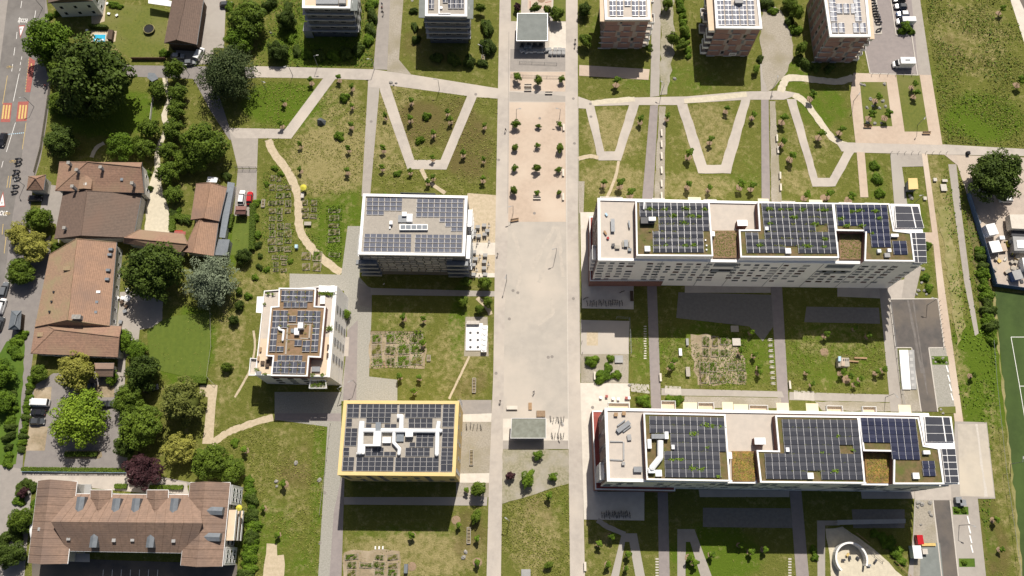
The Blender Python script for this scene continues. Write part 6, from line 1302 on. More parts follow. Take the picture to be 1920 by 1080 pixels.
# wild plants over the meadows: small leaves nobody could count
def meadow(name, n, poly_px, size, m, h=.12):
    A = np.array([tuple(G2(p)) for p in poly_px]); lo = A.min(0); hi = A.max(0); P = RNG.uniform(lo, hi, (n, 2)); k = inside(A, P[:, 0], P[:, 1])
    for q in PAVED:
        l2, h2 = q.min(0), q.max(0); c = k & (P[:, 0] > l2[0]-.3) & (P[:, 0] < h2[0]+.3) & (P[:, 1] > l2[1]-.3) & (P[:, 1] < h2[1]+.3)
        if c.any(): idx = np.where(c)[0]; k[idx[inside(q, P[idx, 0], P[idx, 1])]] = False
    P = P[k]; f = np.sin(P[:, 0]*.35+1.3*np.sin(P[:, 1]*.21))+np.sin(P[:, 1]*.41+P[:, 0]*.13)+RNG.normal(0, .8, len(P)); P = P[f > -.3]
    n = len(P); C = np.column_stack([P, np.abs(RNG.normal(0, h, n))+.08]); V, F, T = leaf_quads(C, np.tile([0, 0, 1.], (n, 1)), size, RNG.uniform(0, 1, n))
    o = bpy.data.objects.new(name, npmesh(name, V, F, m, T)); COL.objects.link(o); o['kind'] = 'stuff'; meta(o, 'low wild plants scattered through the grass', 'wild plants')
meadow('meadow_plants', 42000, [(-5, -5), (1925, -5), (1925, 1085), (-5, 1085)], .16, 'leaf_weed', .08)
meadow('meadow_plants', 20000, [(1735, -5), (1925, -5), (1925, 275), (1770, 268)], .2, 'leaf_weed', .08)
meadow('meadow_plants', 2500, [(1735, -5), (1925, -5), (1925, 275), (1770, 268)], .35, 'leaf_mid', .25)
meadow('meadow_plants', 6000, [(1765, 290), (1840, 300), (1870, 640), (1850, 1080), (1790, 760)], .28, 'leaf_bright', .2)
meadow('meadow_plants', 12000, [(480, 150), (935, 180), (930, 365), (500, 365)], .2, 'leaf_weed', .1)
meadow('meadow_plants', 9000, [(400, 790), (610, 790), (600, 1085), (470, 1085)], .2, 'leaf_weed', .08)
for q_ in ([(494, 322), (548, 330), (552, 430), (548, 512), (488, 512)], [(560, 372), (604, 372), (604, 512), (560, 450)], [(612, 385), (642, 385), (640, 490), (612, 490)], [(694, 622), (798, 622), (798, 690), (694, 690)], [(1296, 626), (1400, 630), (1400, 722), (1310, 722)]): meadow('allotment_plants', 1900, q_, .2, 'leaf_bright', .15)
meadow('meadow_plants', 8000, [(490, 0), (720, 0), (700, 125), (480, 125)], .24, 'leaf_bright', .15)
meadow('meadow_plants', 6000, [(940, 850), (1068, 850), (1068, 1085), (940, 1085)], .2, 'leaf_weed', .1)
meadow('meadow_plants', 9000, [(1085, 590), (1670, 600), (1670, 740), (1180, 740)], .2, 'leaf_weed', .08)
# ---------------------------------------------------------------- vehicles
def wheel_mesh():
    b = MB(); b.torus((0, 0, 0), .24, .10, 'y', 14, 6, 'rubber'); t = b.mesh('tyre'); b = MB(); b.tube((0, -.07, 0), (0, .07, 0), .17, n=10, m='chrome'); return t, b.mesh('rim')
TY, RI = wheel_mesh()
def car_proto(colour, kind='hatch', roofc=None, name='parked_car'):
    key = 'paint_%s' % colour
    cl = {'white': (.75, .75, .74), 'black': (.02, .02, .024), 'red': (.45, .015, .02), 'grey': (.14, .15, .16), 'silver': (.38, .39, .40), 'blue': (.04, .09, .22), 'darkgrey': (.06, .065, .07)}[colour]
    mat(key, cl, tuple(c*.93 for c in cl), 1., rough=.22, spec=.6)
    L, Wd, Hh = {'hatch': (4.1, 1.75, 1.48), 'estate': (4.6, 1.8, 1.5), 'van': (5.6, 2.0, 2.3), 'box': (6.2, 2.1, 2.9), 'smallvan': (4.6, 1.85, 1.9)}[kind]
    t = thing(name, '', 'van' if kind in ('van', 'box', 'smallvan') else 'car')
    def sec(x, w, z0, z1, r=.82): w /= 2; return [(x, -w, z0), (x, -w, z0+(z1-z0)*.6), (x, -w*r, z1), (x, w*r, z1), (x, w, z0+(z1-z0)*.6), (x, w, z0)]
    h = L/2; bh = {'hatch': .95, 'estate': .95, 'van': 1.25, 'box': 1.25, 'smallvan': 1.1}[kind]
    b = MB(); b.loft([sec(-h, Wd*.80, .38, bh*.72), sec(-h+.18, Wd*.93, .26, bh*.88), sec(-h+.7, Wd, .22, bh), sec(h-1.3, Wd, .22, bh), sec(h-.45, Wd*.94, .24, bh*.86), sec(h-.06, Wd*.8, .34, bh*.62)], key); b.build('body', None, t)
    def gsec(x, w, z): return [(x, -w/2, z), (x, w/2, z)]
    # cabin: glass band under a painted roof
    f0, f1, r0, r1 = {'hatch': (h-1.15, h-1.75, -h+.75, -h+.25), 'estate': (h-1.25, h-1.9, -h+.6, -h+.2), 'van': (h-.7, h-1.4, -h+.1, -h+.04), 'box': (h-.6, h-1.3, h-2.2, h-2.2), 'smallvan': (h-.8, h-1.6, -h+.1, -h+.05)}[kind]
    w0, w1 = Wd*.90, Wd*.74 if kind in ('hatch', 'estate') else Wd*.86
    b = MB(); zt = Hh-.1 if kind != 'box' else 2.0
    b.loft([[(r1, -w0/2, bh-.03), (r1, w0/2, bh-.03), (f0, w0/2, bh-.03), (f0, -w0/2, bh-.03)], [(r0, -w1/2, zt), (r0, w1/2, zt), (f1, w1/2, zt), (f1, -w1/2, zt)]], 'glass'); b.build('windows', None, t)
    b = MB(); rk = roofc or key
    b.loft([[(r0-.06, -w1/2-.03, zt-.02), (r0-.06, w1/2+.03, zt-.02), (f1+.06, w1/2+.03, zt-.02), (f1+.06, -w1/2-.03, zt-.02)], [(r0+.05, -w1/2+.08, zt+.09), (r0+.05, w1/2-.08, zt+.09), (f1-.08, w1/2-.08, zt+.09), (f1-.08, -w1/2+.08, zt+.09)]], rk); b.build('roof', None, t)
    if kind in ('van', 'smallvan'):
        for s in (-1, 1): b = MB(); b.loft([[(r1, s*w0/2-.02, bh), (f1-.5, s*w0/2-.02, bh), (f1-.5, s*w0/2+.02, bh), (r1, s*w0/2+.02, bh)], [(r0, s*w1/2-.02, zt), (f1-.5, s*w1/2-.02, zt), (f1-.5, s*w1/2+.02, zt), (r0, s*w1/2+.02, zt)]], key); b.build('side_panel', None, t)
    if kind == 'box':
        b = MB(); b.box(-.75, 0, .75, L-1.75, Wd+.1, 2.2, 0, 'white_metal'); b.build('box_body', None, t); b = MB(); b.box(-.6, 0, 2.96, 1.5, .7, .05, 0, 'grey_metal'); b.build('roof_hatch', None, t)
    for x in (-h+.85, h-.85):
        for s in (-1, 1):
            wo = bpy.data.objects.new('wheel', TY); COL.objects.link(wo); wo.parent = t; wo.location = (x, s*(Wd/2-.09), .34); ro = bpy.data.objects.new('rim', RI); COL.objects.link(ro); ro.parent = wo
    for s in (-1, 1):
        b = MB(); b.box(h-.22, s*Wd*.33, bh*.55, .2, .32, .14, 0, 'white_paint'); b.build('headlight', None, t); b = MB(); b.box(-h+.06, s*Wd*.34, bh*.6, .12, .26, .14, 0, 'red_paint'); b.build('tail_light', None, t)
        b = MB(); b.box(f0-.35, s*(Wd/2+.06), bh-.02, .14, .18, .12, 0, key); b.build('mirror', None, t)
    return Proto(t)
CARS = {}
def car(colour, kind, px, py, deg, label, roofc=None):
    k = (colour, kind, roofc)
    if k not in CARS: CARS[k] = car_proto(colour, kind, roofc)
    q = G(px, py, .7); return CARS[k]((q.x, q.y, .08), math.radians(deg), label)
car('white', 'estate', 453, 370, 88, 'white car parked beside the red one above the little shed'); car('red', 'hatch', 468, 371, 91, 'bright red car parked above the little shed')
car('black', 'estate', 5, 262, -95, 'black car driving on the main road just below the zebra crossing')
car('grey', 'estate', 8, 543, 85, 'dark grey car parked at the left edge below the roadside trees'); car('white', 'smallvan', 3, 574, 83, 'white van parked at the left edge beside the grey hipped shelter'); car('darkgrey', 'hatch', 0, 607, 83, 'dark car cut by the left edge below the white van')
car('white', 'van', 74, 755, 178, 'white van in the car park beside the hedge, topmost of three vehicles'); car('black', 'hatch', 71, 773, 178, 'black car in the car park directly below the white van'); car('darkgrey', 'hatch', 70, 790, 0, 'dark grey small car in the car park, lowest of three vehicles')
car('darkgrey', 'hatch', 198, 757, 0, 'dark car half hidden right of the lime green tree'); car('darkgrey', 'hatch', 165, 724, 0, 'dark car in the shade under the wide yellow-green tree')
car('darkgrey', 'hatch', 424, 8, 5, 'dark grey car at the top edge beside the open barn'); car('silver', 'hatch', 333, 105, 0, 'silver car parked in front of the open barn'); car('white', 'smallvan', 374, 101, 70, 'white van parked at the right corner of the open barn'); car('grey', 'hatch', 356, 117, 5, 'grey car at the lane under the open barn'); car('black', 'hatch', 279, 187, 90, '') if False else None
car('white', 'box', 1692, 121, 180, 'white box van parked alone in the large car park'); car('white', 'van', 1697, 41, 180, 'white van parked between the small car and the planted island'); car('blue', 'hatch', 1693, 26, 180, 'blue car with a white roof in the top right car park', 'white_metal'); car('darkgrey', 'hatch', 1689, 12, 180, 'dark grey car in the top right car park above the blue one'); car('darkgrey', 'hatch', 1686, -1, 180, 'dark car cut by the top edge in the right car park')
car('white', 'hatch', 1886, 374, 180, 'white car parked under the very large dark tree at the construction yard'); car('darkgrey', 'hatch', 283, 728, 15, 'dark car hidden under the clump of green trees'); car('black', 'hatch', 66, 372, 0, 'black car in the shade below the gatehouse')
# motorbikes
mb = thing('motorbike', '', 'motorbike')
for x in (-.7, .7): o = bpy.data.objects.new('wheel', TY); COL.objects.link(o); o.parent = mb; o.location = (x, 0, .33)
b = MB(); b.loft([[(-.9, -.1, .75), (-.9, .1, .75), (-.9, .1, .85), (-.9, -.1, .85)], [(-.3, -.2, .6), (-.3, .2, .6), (-.3, .18, .9), (-.3, -.18, .9)], [(.35, -.22, .5), (.35, .22, .5), (.35, .16, 1.0), (.35, -.16, 1.0)], [(.75, -.12, .8), (.75, .12, .8), (.75, .1, 1.0), (.75, -.1, 1.0)]], 'cloth_dark'); b.build('body', None, mb)
b = MB(); b.box(-.35, 0, .9, .8, .3, .1, 0, 'rubber'); b.build('seat', None, mb); b = MB(); b.tube((.5, -.38, 1.08), (.5, .38, 1.08), .03, n=5, m='chrome'); b.tube((.7, 0, .35), (.5, 0, 1.08), .05, n=5, m='chrome'); b.build('handlebar', None, mb)
MBP = Proto(mb)
for i, (x, y) in enumerate(((37, 300), (36, 308), (33, 322), (31, 330), (34, 336), (31, 350), (29, 361))): q = G(x, y); MBP((q.x, q.y, .1), .15+random.uniform(-.2, .2), 'dark motorbike parked at the roadside above the gatehouse, %s from the top' % ORD[i], 'motorbikes parked at the roadside')
for i in range(9): q = G(1634+i*1.6+random.uniform(-1, 1), 4+i*5.0); MBP((q.x, q.y, .1), random.uniform(-.3, .3), 'dark scooter parked along the last brown tower, %s from the top' % ORD[i], 'scooters parked along the last brown tower')
q = G(1647, 57); MBP((q.x, q.y, .1), .3, 'dark scooter standing apart at the lower end of the scooter row')
# bicycles
bk = thing('bicycle', '', 'bicycle')
for x in (-.52, .52): b = MB(); b.torus((x, 0, .34), .33, .035, 'y', 14, 4); b.build('wheel', 'rubber', bk)
b = MB()
for a, c in (((-.52, 0, .34), (-.15, 0, .8)), ((-.15, 0, .8), (.4, 0, .78)), ((-.12, 0, .3), (.4, 0, .74)), ((-.12, 0, .3), (-.15, 0, .85)), ((.52, 0, .34), (.4, 0, .95)), ((-.52, 0, .34), (-.12, 0, .3))): b.tube(a, c, .035, n=5)
b.build('frame', 'dark_metal', bk); b = MB(); b.tube((.4, -.28, .98), (.4, .28, .98), .025, n=5); b.build('handlebar', 'dark_metal', bk); b = MB(); b.box(-.17, 0, .88, .28, .16, .07); b.build('saddle', 'rubber', bk)
BKP = Proto(bk)
for k, (y, x0, x1, n, wh) in enumerate(((569, 1099, 1168, 16, 'on the shaded terrace below the upper white block'), (965, 1127, 1182, 15, 'on the shaded terrace below the lower white block'), (787, 1030, 1060, 6, 'in the upper row beside the low pavilion'), (816, 1032, 1060, 5, 'in the lower row beside the low pavilion'), (800, 872, 905, 5, 'between the two pale ramps of the yellow building'))):
    for i in range(n): q = G(x0+(x1-x0)*(i+.5)/n+random.uniform(-.8, .8), y+random.uniform(-2, 2)); BKP((q.x, q.y, .08), math.pi/2+random.uniform(-.25, .25), 'parked bicycle %s, %s from the left' % (wh, ORD[i]), 'bicycles parked '+wh)
for x, y in ((1166, 548), (1098, 560)): q = G(x, y); BKP((q.x, q.y, .08), .4, 'bicycle leaning apart on the shaded terrace, %s one' % ('right' if x > 1120 else 'left'))
# ---- people
def person_mesh(pose):
    J = {'pelvis': (0, 0, .95), 'chest': (0, .02, 1.3), 'neck': (0, .02, 1.48), 'head': (0, .04, 1.62), 'crown': (0, .03, 1.72)}
    E_ = [('pelvis', 'chest'), ('chest', 'neck'), ('neck', 'head'), ('head', 'crown')]; R_ = {'pelvis': .15, 'chest': .17, 'neck': .06, 'head': .105, 'crown': .07}
    st = .28 if pose == 'walk' else .04
    for s, n in ((-1, 'l'), (1, 'r')):
        J.update({n+'hip': (s*.1, 0, .88), n+'knee': (s*.11, s*st*.6+.05, .5), n+'ankle': (s*.11, s*st-.04, .09), n+'toe': (s*.12, s*st+.13, .05), n+'sh': (s*.19, .02, 1.4), n+'elb': (s*.25, -s*st*.5, 1.12), n+'wr': (s*.24, -s*st*.7+.12, .88), n+'hand': (s*.24, -s*st*.7+.15, .80)})
        R_.update({n+'hip': .1, n+'knee': .065, n+'ankle': .045, n+'toe': .04, n+'sh': .065, n+'elb': .045, n+'wr': .03, n+'hand': .035})
        E_ += [('pelvis', n+'hip'), (n+'hip', n+'knee'), (n+'knee', n+'ankle'), (n+'ankle', n+'toe'), ('chest', n+'sh'), (n+'sh', n+'elb'), (n+'elb', n+'wr'), (n+'wr', n+'hand')]
        hx, hy, hz = J[n+'hand']
        for i in range(4):
            a = '%sf%d' % (n, i); J[a] = (hx+(i-1.5)*.004, hy+(i-1.5)*.022+.01, hz-.05); J[a+'t'] = (hx-s*.012, hy+(i-1.5)*.024+.02, hz-.10+abs(i-1.5)*.01); R_[a] = .009; R_[a+'t'] = .007; E_ += [(n+'hand', a), (a, a+'t')]
        a = n+'th'; J[a] = (hx-s*.03, hy+.05, hz+.0); R_[a] = .009; E_ += [(n+'wr', a)]
    names = list(J); me = bpy.data.meshes.new('p'); me.from_pydata([J[k] for k in names], [(names.index(a), names.index(c)) for a, c in E_], [])
    o = bpy.data.objects.new('p', me); COL.objects.link(o); md = o.modifiers.new('s', 'SKIN'); md2 = o.modifiers.new('ss', 'SUBSURF'); md2.levels = 1
    for i, k in enumerate(names): me.skin_vertices[0].data[i].radius = (R_[k], R_[k]*.85 if k in ('chest', 'pelvis') else R_[k])
    me.skin_vertices[0].data[0].use_root = True
    dg = bpy.context.evaluated_depsgraph_get(); m2 = bpy.data.meshes.new_from_object(o.evaluated_get(dg)); bpy.data.objects.remove(o); m2.name = 'body'
    return m2
PM = {p: person_mesh(p) for p in ('walk', 'stand')}
def person(px, py, rz, pose, top, legs, label):
    me = PM[pose].copy(); me.materials.clear()
    for m in ('skin', top, legs, 'cloth_dark'): me.materials.append(M(m))
    for p in me.polygons:
        c = p.center; p.material_index = 3 if (c.z > 1.66 or (c.z > 1.56 and c.y < .03) or c.z < .1) else 0 if c.z > 1.46 or (abs(c.x) > .19 and c.z < 1.15) else 1 if c.z > .92 else 2
    o = bpy.data.objects.new('person', me); COL.objects.link(o); q = G(px, py); o.location = (q.x, q.y, .12); o.rotation_euler = (0, 0, rz); meta(o, label, 'person')
for a in ((948, 246, 2.6, 'walk', 'cloth_dark', 'cloth_dark', 'person in dark clothes walking on the boulevard left of the pink promenade'), (1001, 736, 1.2, 'walk', 'cloth_dark', 'cloth_blue', 'person in dark clothes crossing the open plaza above the low pavilion'),
          (933, 478, 3.1, 'walk', 'cloth_white', 'cloth_dark', 'person in a white top walking beside the terrace tables'), (1078, 79, 3.1, 'walk', 'cloth_dark', 'cloth_dark', 'person in dark clothes on the right walkway near the top, upper of two'), (1078, 87, 3.1, 'walk', 'cloth_blue', 'cloth_dark', 'person in dark clothes on the right walkway near the top, lower of two'),
          (717, 18, 3, 'walk', 'cloth_red', 'cloth_dark', 'person in a red top near the first grey tower, between two others'), (719, 27, 3, 'walk', 'cloth_dark', 'cloth_dark', 'person in dark clothes near the first grey tower, lowest of three'), (717, 11, 3, 'stand', 'cloth_blue', 'cloth_dark', 'person in dark blue near the first grey tower, topmost of three'),
          (938, 753, 0, 'walk', 'cloth_dark', 'cloth_dark', 'person in dark clothes on the left walkway beside the meadow edge'), (903, 938, 1, 'walk', 'cloth_white', 'cloth_dark', 'person in a white top on the lane below the yellow building'), (86, 170, 0, 'walk', 'cloth_dark', 'cloth_dark', 'dark dressed pedestrian on the pavement, left one of two under the dark tree'), (88, 164, 0, 'stand', 'cloth_red', 'cloth_dark', 'pedestrian with reddish top on the pavement, right one of two under the dark tree'),
          (782, 623, 0, 'stand', 'cloth_dark', 'cloth_dark', 'person in dark clothes at the upper edge of the fenced allotment, left of two'), (789, 623, 0, 'stand', 'cloth_dark', 'cloth_blue', 'person in dark clothes at the upper edge of the fenced allotment, right of two'), (231, 708, 0, 'walk', 'cloth_dark', 'cloth_dark', 'person walking beside the round shrubs right of the tiled outbuilding'), (721, 535, 1, 'walk', 'cloth_white', 'cloth_dark', 'person in a light top in the shade on the lane below the white-rimmed building')): person(*a)
# ---- furniture
def simple(name, cat, parts):
    t = thing(name, '', cat)
    for nm, m, bxs in parts:
        b = MB()
        for x in bxs: (b.box(*x) if len(x) <= 8 else None)
        b.build(nm, m, t)
    return Proto(t)
bench = simple('bench', 'bench', [('seat', 'concrete_pale', [(0, 0, .40, 2.2, .55, .08)]), ('backrest', 'concrete_pale', [(0, .3, .5, 2.2, .06, .35)]), ('leg', 'grey_metal', [(-.8, 0, 0, .1, .45, .4)]), ('leg', 'grey_metal', [(.8, 0, 0, .1, .45, .4)])])
wbench = simple('wooden_bench', 'bench', [('slat', 'wood', [(0, -.2, .42, 2.4, .16, .05)]), ('slat', 'wood', [(0, 0, .42, 2.4, .16, .05)]), ('slat', 'wood', [(0, .2, .42, 2.4, .16, .05)]), ('backrest', 'wood', [(0, .34, .5, 2.4, .05, .4)]), ('leg', 'dark_metal', [(-.9, 0, 0, .08, .5, .42)]), ('leg', 'dark_metal', [(.9, 0, 0, .08, .5, .42)])])
def row(pr, pts, base, group, rz=0, z=.1, sc_=None):
    for i, p in enumerate(pts): q = G(p[0], p[1]); pr((q.x, q.y, z), (p[2] if len(p) > 2 else rz), '%s, %s' % (base, ORD[i]+(' from the left' if abs(pts[0][0]-pts[-1][0]) > abs(pts[0][1]-pts[-1][1]) else ' from the top')) if len(pts) > 1 else base, group, sc_)
row(bench, [(1240, y, math.pi/2) for y in (250, 271, 293, 320, 345, 368)], 'pale stone bench right of the first lane', 'benches in the left gravel strip')
row(bench, [(1456, 260, 1.5), (1458, 282, 1.5), (1462, 330, 1.5), (1463, 352, 1.5)], 'pale stone bench right of the second lane', 'benches in the right gravel strip')
row(wbench, [(1626, 239), (1736, 251)], 'brown bench at the lower edge of the pink beds', 'brown slatted benches'); row(bench, [(990, 162), (990, 170), (1029, 176)], 'grey bench between the three trees above the promenade', 'benches above the promenade')
row(bench, [(1056, 325, math.pi/2), (1056, 370, math.pi/2), (1057, 240, math.pi/2), (1007, 373, 0)], 'pale bench beside the plaza trees', 'benches beside the plaza trees'); row(wbench, [(965, 414, .2)], 'red-brown bench lying near the lower left corner of the promenade', None)
row(bench, [(1097, 1062, math.pi/2)], 'pale bench beside the right walkway at the bottom edge', None); row(bench, [(1238, 708, math.pi/2), (1480, 722, math.pi/2)], 'pale bench beside a lane between the white blocks', 'benches beside the lanes between the blocks'); row(bench, [(1115, 705, math.pi/2)], 'dark bench in the gravel garden right of the boulevard', None)
tb = simple('terrace_table', 'table', [('tabletop', 'light_grey_wall', [(0, 0, .72, 1.25, .95, .05)])]+[('leg', 'dark_metal', [(x, y, 0, .06, .06, .71)]) for x in (-.5, .5) for y in (-.35, .35)]+[('chair', 'dark_metal', [(x, -.75, .42, .42, .42, .05), (x, -.94, .47, .42, .05, .4)]) for x in (-.3, .3)])
TBL = [(889, 435), (896, 427), (908, 424), (914, 434), (889, 442), (898, 444), (909, 441), (889, 474), (910, 480), (892, 487), (908, 492), (888, 498), (908, 504), (888, 516), (910, 516)]
for i, (x, y) in enumerate(TBL): q = G(x, y); tb((q.x, q.y, .1), 0, 'grey table with chairs on the %s half of the restaurant terrace, %s from the top' % ('upper' if y < 460 else 'lower', ORD[sorted(t[1]*100+t[0] for t in TBL if (t[1] < 460) == (y < 460)).index(y*100+x)]), 'grey tables on the restaurant terrace')
ps = thing('closed_parasol', '', 'parasol'); b = MB(); b.tube((0, 0, 0), (0, 0, 2.6), .04, n=6); b.build('pole', 'dark_metal', ps); b = MB(); b.tube((0, 0, 1.1), (0, 0, 2.5), .17, .05, 8); b.build('canopy', 'light_grey_wall', ps); b = MB(); b.box(0, 0, 0, .7, .7, .1); b.build('base', 'concrete_walk', ps); PSP = Proto(ps)
for i, (x, y) in enumerate(((886, 424), (917, 424), (895, 456), (917, 454), (900, 482), (916, 496), (894, 507), (899, 520))): q = G(x, y); PSP((q.x, q.y, .1), 0, 'closed parasol on the terrace of grey tables, %s from the top' % ORD[i], 'closed parasols on the terrace')
# lamps
lp = thing('street_lamp', '', 'street lamp'); b = MB(); b.tube((0, 0, 0), (0, 0, 5.4), .085, .06, 8); b.build('pole', 'grey_metal', lp); b = MB(); b.tube((0, 0, 5.3), (.9, 0, 5.55), .05, n=6); b.build('arm', 'grey_metal', lp); b = MB(); b.box(1.05, 0, 5.5, .7, .28, .09); b.build('lamp_head', 'light_grey_wall', lp); LPP = Proto(lp)
LM = [(950, 526, 'at the left side of the plaza, lower one'), (948, 480, 'at the left side of the plaza, upper one')][:1]+[(1042, 478, 'on the right side of the plaza'), (962, 400, 'at the lower left corner of the promenade'), (968, 222, 'at the left of the promenade'), (1049, 222, 'at the right of the promenade'), (1050, 795, 'beside the low pavilion'), (955, 978, 'on the meadow between the boulevard lanes'), (549, 142, 'beside the cross path, left'), (596, 124, 'beside the cross path under the first grey tower'), (702, 130, 'where the lane meets the cross path'), (500, 170, 'on the lawn left of the zigzag path'), (824, 168, 'beside the cross path, right'),
      (640, 736, 'beside the stepped building lane'), (1240, 175, 'at the first lane crossing'), (1448, 168, 'at the second lane crossing'), (1600, 190, 'left of the pink beds'), (1720, 235, 'between the pink beds'), (1738, 572, 'at the dark ramp'), (1715, 380, 'beside the yellow kiosk'), (1660, 745, 'at the end of the cross lane'), (1798, 985, 'beside the bottom right parking bays'), (668, 720, 'left of the paved square'), (1242, 762, 'behind the lower white block'), (64, 200, 'above the motorbikes on the main road'), (80, 15, 'at the top of the main road'), (46, 348, 'beside the gatehouse on the main road'), (355, 140, 'at the lane beside the pollarded trees'), (1895, 870, 'beside the football pitch'), (905, 106, 'at the lower right of the second grey tower')]
for i, (x, y, w_) in enumerate(LM): q = G(x, y); LPP((q.x, q.y, .05), random.uniform(0, 6.28), 'slim grey street lamp '+w_, 'slim grey street lamps')
# posts
bo = thing('bollard', '', 'bollard'); b = MB(); b.tube((0, 0, 0), (0, 0, 1.1), .06, n=6); b.build('post', 'grey_metal', bo); b = MB(); b.dome((0, 0, 1.1), .07, .07, .05, 6, 2); b.build('cap', 'dark_metal', bo); BOP = Proto(bo)
for i, x in enumerate(range(1670, 1780, 13)): q = G(x, 287); BOP((q.x, q.y, .05), 0, 'short post of the open fence along the right-hand cross path, %s from the left' % ORD[i], 'posts along the cross path')
for i in range(11): q = G(1760+i*.9, 566+i*8.5); BOP((q.x, q.y, .05), 0, 'short post beside the dark ramp, %s from the top' % ORD[i], 'posts beside the dark ramp')
for i, (x, y) in enumerate(((1090, 600), (1091, 620), (1091, 641), (1092, 662))): q = G(x, y); BOP((q.x, q.y, .05), 0, 'short post at the left of the sports court, %s from the top' % ORD[i], 'posts at the sports court')
for i in range(6): q = G(1634+i*15, 141); BOP((q.x, q.y, .05), 0, 'short post at the lower kerb of the van car park, %s from the left' % ORD[i], 'posts at the van car park')
def fence(name, px, h, label, m='grey_metal', rails=2, step=2.6, cat='fence', mesh=False, solid=None):
    t = thing(name, label, cat, (*G2(px[0]), 0)); post = MB(); post.box(0, 0, 0, .08, .08, h, 0, m); pm = post.mesh('post')
    for i in range(len(px)-1):
        a, c = G2(px[i]), G2(px[i+1]); L = (c-a).length; d = (c-a)/L; n = max(1, int(L/step)); rz = math.atan2(d.y, d.x)
        for k in range(n+(i == len(px)-2)): p = a+(c-a)*(k/n); inst('post', pm, t, (p.x, p.y, 0), rz)
        mid = (a+c)/2
        if solid: b = MB(); b.box(mid.x, mid.y, .02, L, .1, h-.05, rz, solid); b.build('wall_panel', None, t)
        for r in range(rails): b = MB(); b.box(mid.x, mid.y, h*(r+1)/rails-.08, L, .05, .06, rz, m); b.build('rail', None, t)
    return t
fence('fence', [(1812, 365), (1842, 465), (1862, 536)], 2.2, 'dark blue sheet fence on the left side of the construction yard', 'dark_metal', solid='cloth_blue'); fence('fence', [(1860, 536), (1930, 546)], 2.2, 'dark blue sheet fence on the lower side of the construction yard', 'dark_metal', solid='cloth_blue')
fence('fence', [(1858, 640), (1864, 720), (1882, 890), (1910, 1085)], 1.6, 'thin wire fence left of the football pitch', 'grey_metal', 1, 5)
fence('fence', [(396, 560), (398, 650), (390, 708), (404, 722)], 1.3, 'thin fence at the right edge of the mown lawn', 'wood_grey', 1, 4); fence('fence', [(696, 622), (776, 623), (778, 640)], 1.1, 'low dark fence around the allotment below the white-rimmed building', 'wood_dark', 2, 3)
fence('fence', [(620, 795), (610, 885), (600, 965)], 1.0, 'low fence along the right edge of the left meadow', 'wood_grey', 1, 3); fence('fence', [(1155, 598), (1179, 600), (1182, 665)], 2.6, 'tall mesh fence around the right side of the sports court', 'grey_metal', 2, 3)
fence('fence', [(1312, 693), (1313, 724), (1330, 723)], 1.1, 'small dark fence corner at the lower allotment between the blocks', 'wood_dark', 2, 2); fence('fence', [(1668, 568), (1678, 650), (1690, 740), (1696, 770)], 1.2, 'railing left of the dark ramp', 'grey_metal', 2, 3)
fence('fence', [(96, 155), (88, 215), (78, 280), (66, 325)], 1.2, 'low garden wall and fence between the pavement and the upper left garden', 'wood_dark', 1, 3, solid='pavement_grey'); fence('fence', [(248, 112), (312, 112)], 1.3, 'brown boundary wall below the trampoline lawn', 'wood_dark', 1, 3, solid='red_brown')
fence('fence', [(288, 182), (283, 226)], 1.0, 'short pale wall in the garden left of the pollarded avenue', 'plaster', 1, 3, solid='plaster'); fence('gate', [(443, 317), (482, 317)], 1.6, 'dark gate across the pale driveway', 'dark_metal', 3, 2, cat='gate')
fence('fence', [(974, 118), (1044, 121)], 1.0, 'dark bicycle rail above the three bench trees, upper one', 'dark_metal', 2, 3); fence('fence', [(958, 143), (1048, 146)], 1.0, 'dark rail among the three bench trees, lower one', 'dark_metal', 2, 3)
fence('fence', [(44, 885), (240, 887)], 1.2, 'pale blue railing along the top of the residence drive', 'blue_paint', 2, 4)
# crates and containers by the grey pavilion
cr = simple('storage_crate', 'crate', [('box', 'white_metal', [(0, 0, .05, 1.1, .9, .8)]), ('lid', 'light_grey_wall', [(0, 0, .86, 1.16, .96, .06)])])
CR = [(979, 97, .5, 0), (987, 99, .4, 0), (996, 98, -.2, 0), (1003, 97, .1, 0), (1010, 98, 0, 0), (1016, 98, 0, 0), (1023, 96, .1, 0), (1030, 95, .1, 0), (1032, 102, -.3, 0), (1041, 95, 0, 0), (1040, 102, 0, 0), (1049, 95, 0, 0), (1048, 102, 0, 0), (1056, 96, 0, 0), (1056, 102, 0, 0), (986, 90, 0, 0), (994, 90, 0, 0)]
for i, (x, y, r, _) in enumerate(sorted(CR)): q = G(x, y); cr((q.x, q.y, .1), r, 'square storage crate in front of the grey pavilion, %s from the left' % ORD[i], 'crates in front of the grey pavilion')
# white court with six openings and the container row
t = thing('fountain_slab', 'white square slab with six dark pits beside the boulevard', 'slab', (*G2((892, 630)), 0)); flat_part(t, 'slab', [(874, 606), (905, 606), (904, 657), (873, 657)], 0, .3, 'white_parapet')
for i in range(6): p = G(882+(i % 2)*14, 624+(i//2)*13.5, .3); b = MB(); b.tube((p.x, p.y, .302), (p.x, p.y, .34), .38, n=8, m='dark_metal'); b.build('pit', None, t)
for k in range(5):
    p = G(909.5-k*.6, 616+k*9.8, 1); b = MB(); b.prism([(p.x-.75, p.y-.75), (p.x+.75, p.y-.75), (p.x+.75, p.y+.75), (p.x-.75, p.y+.75)], .02, 1.4, 'white_metal'); b.dome((p.x, p.y, 1.4), .7, .7, .3, 8, 2, 'white_metal'); o = b.build('waste_container'); meta(o, 'white waste container right of the slab with pits, %s from the top' % ORD[k], 'container', 'white waste containers')
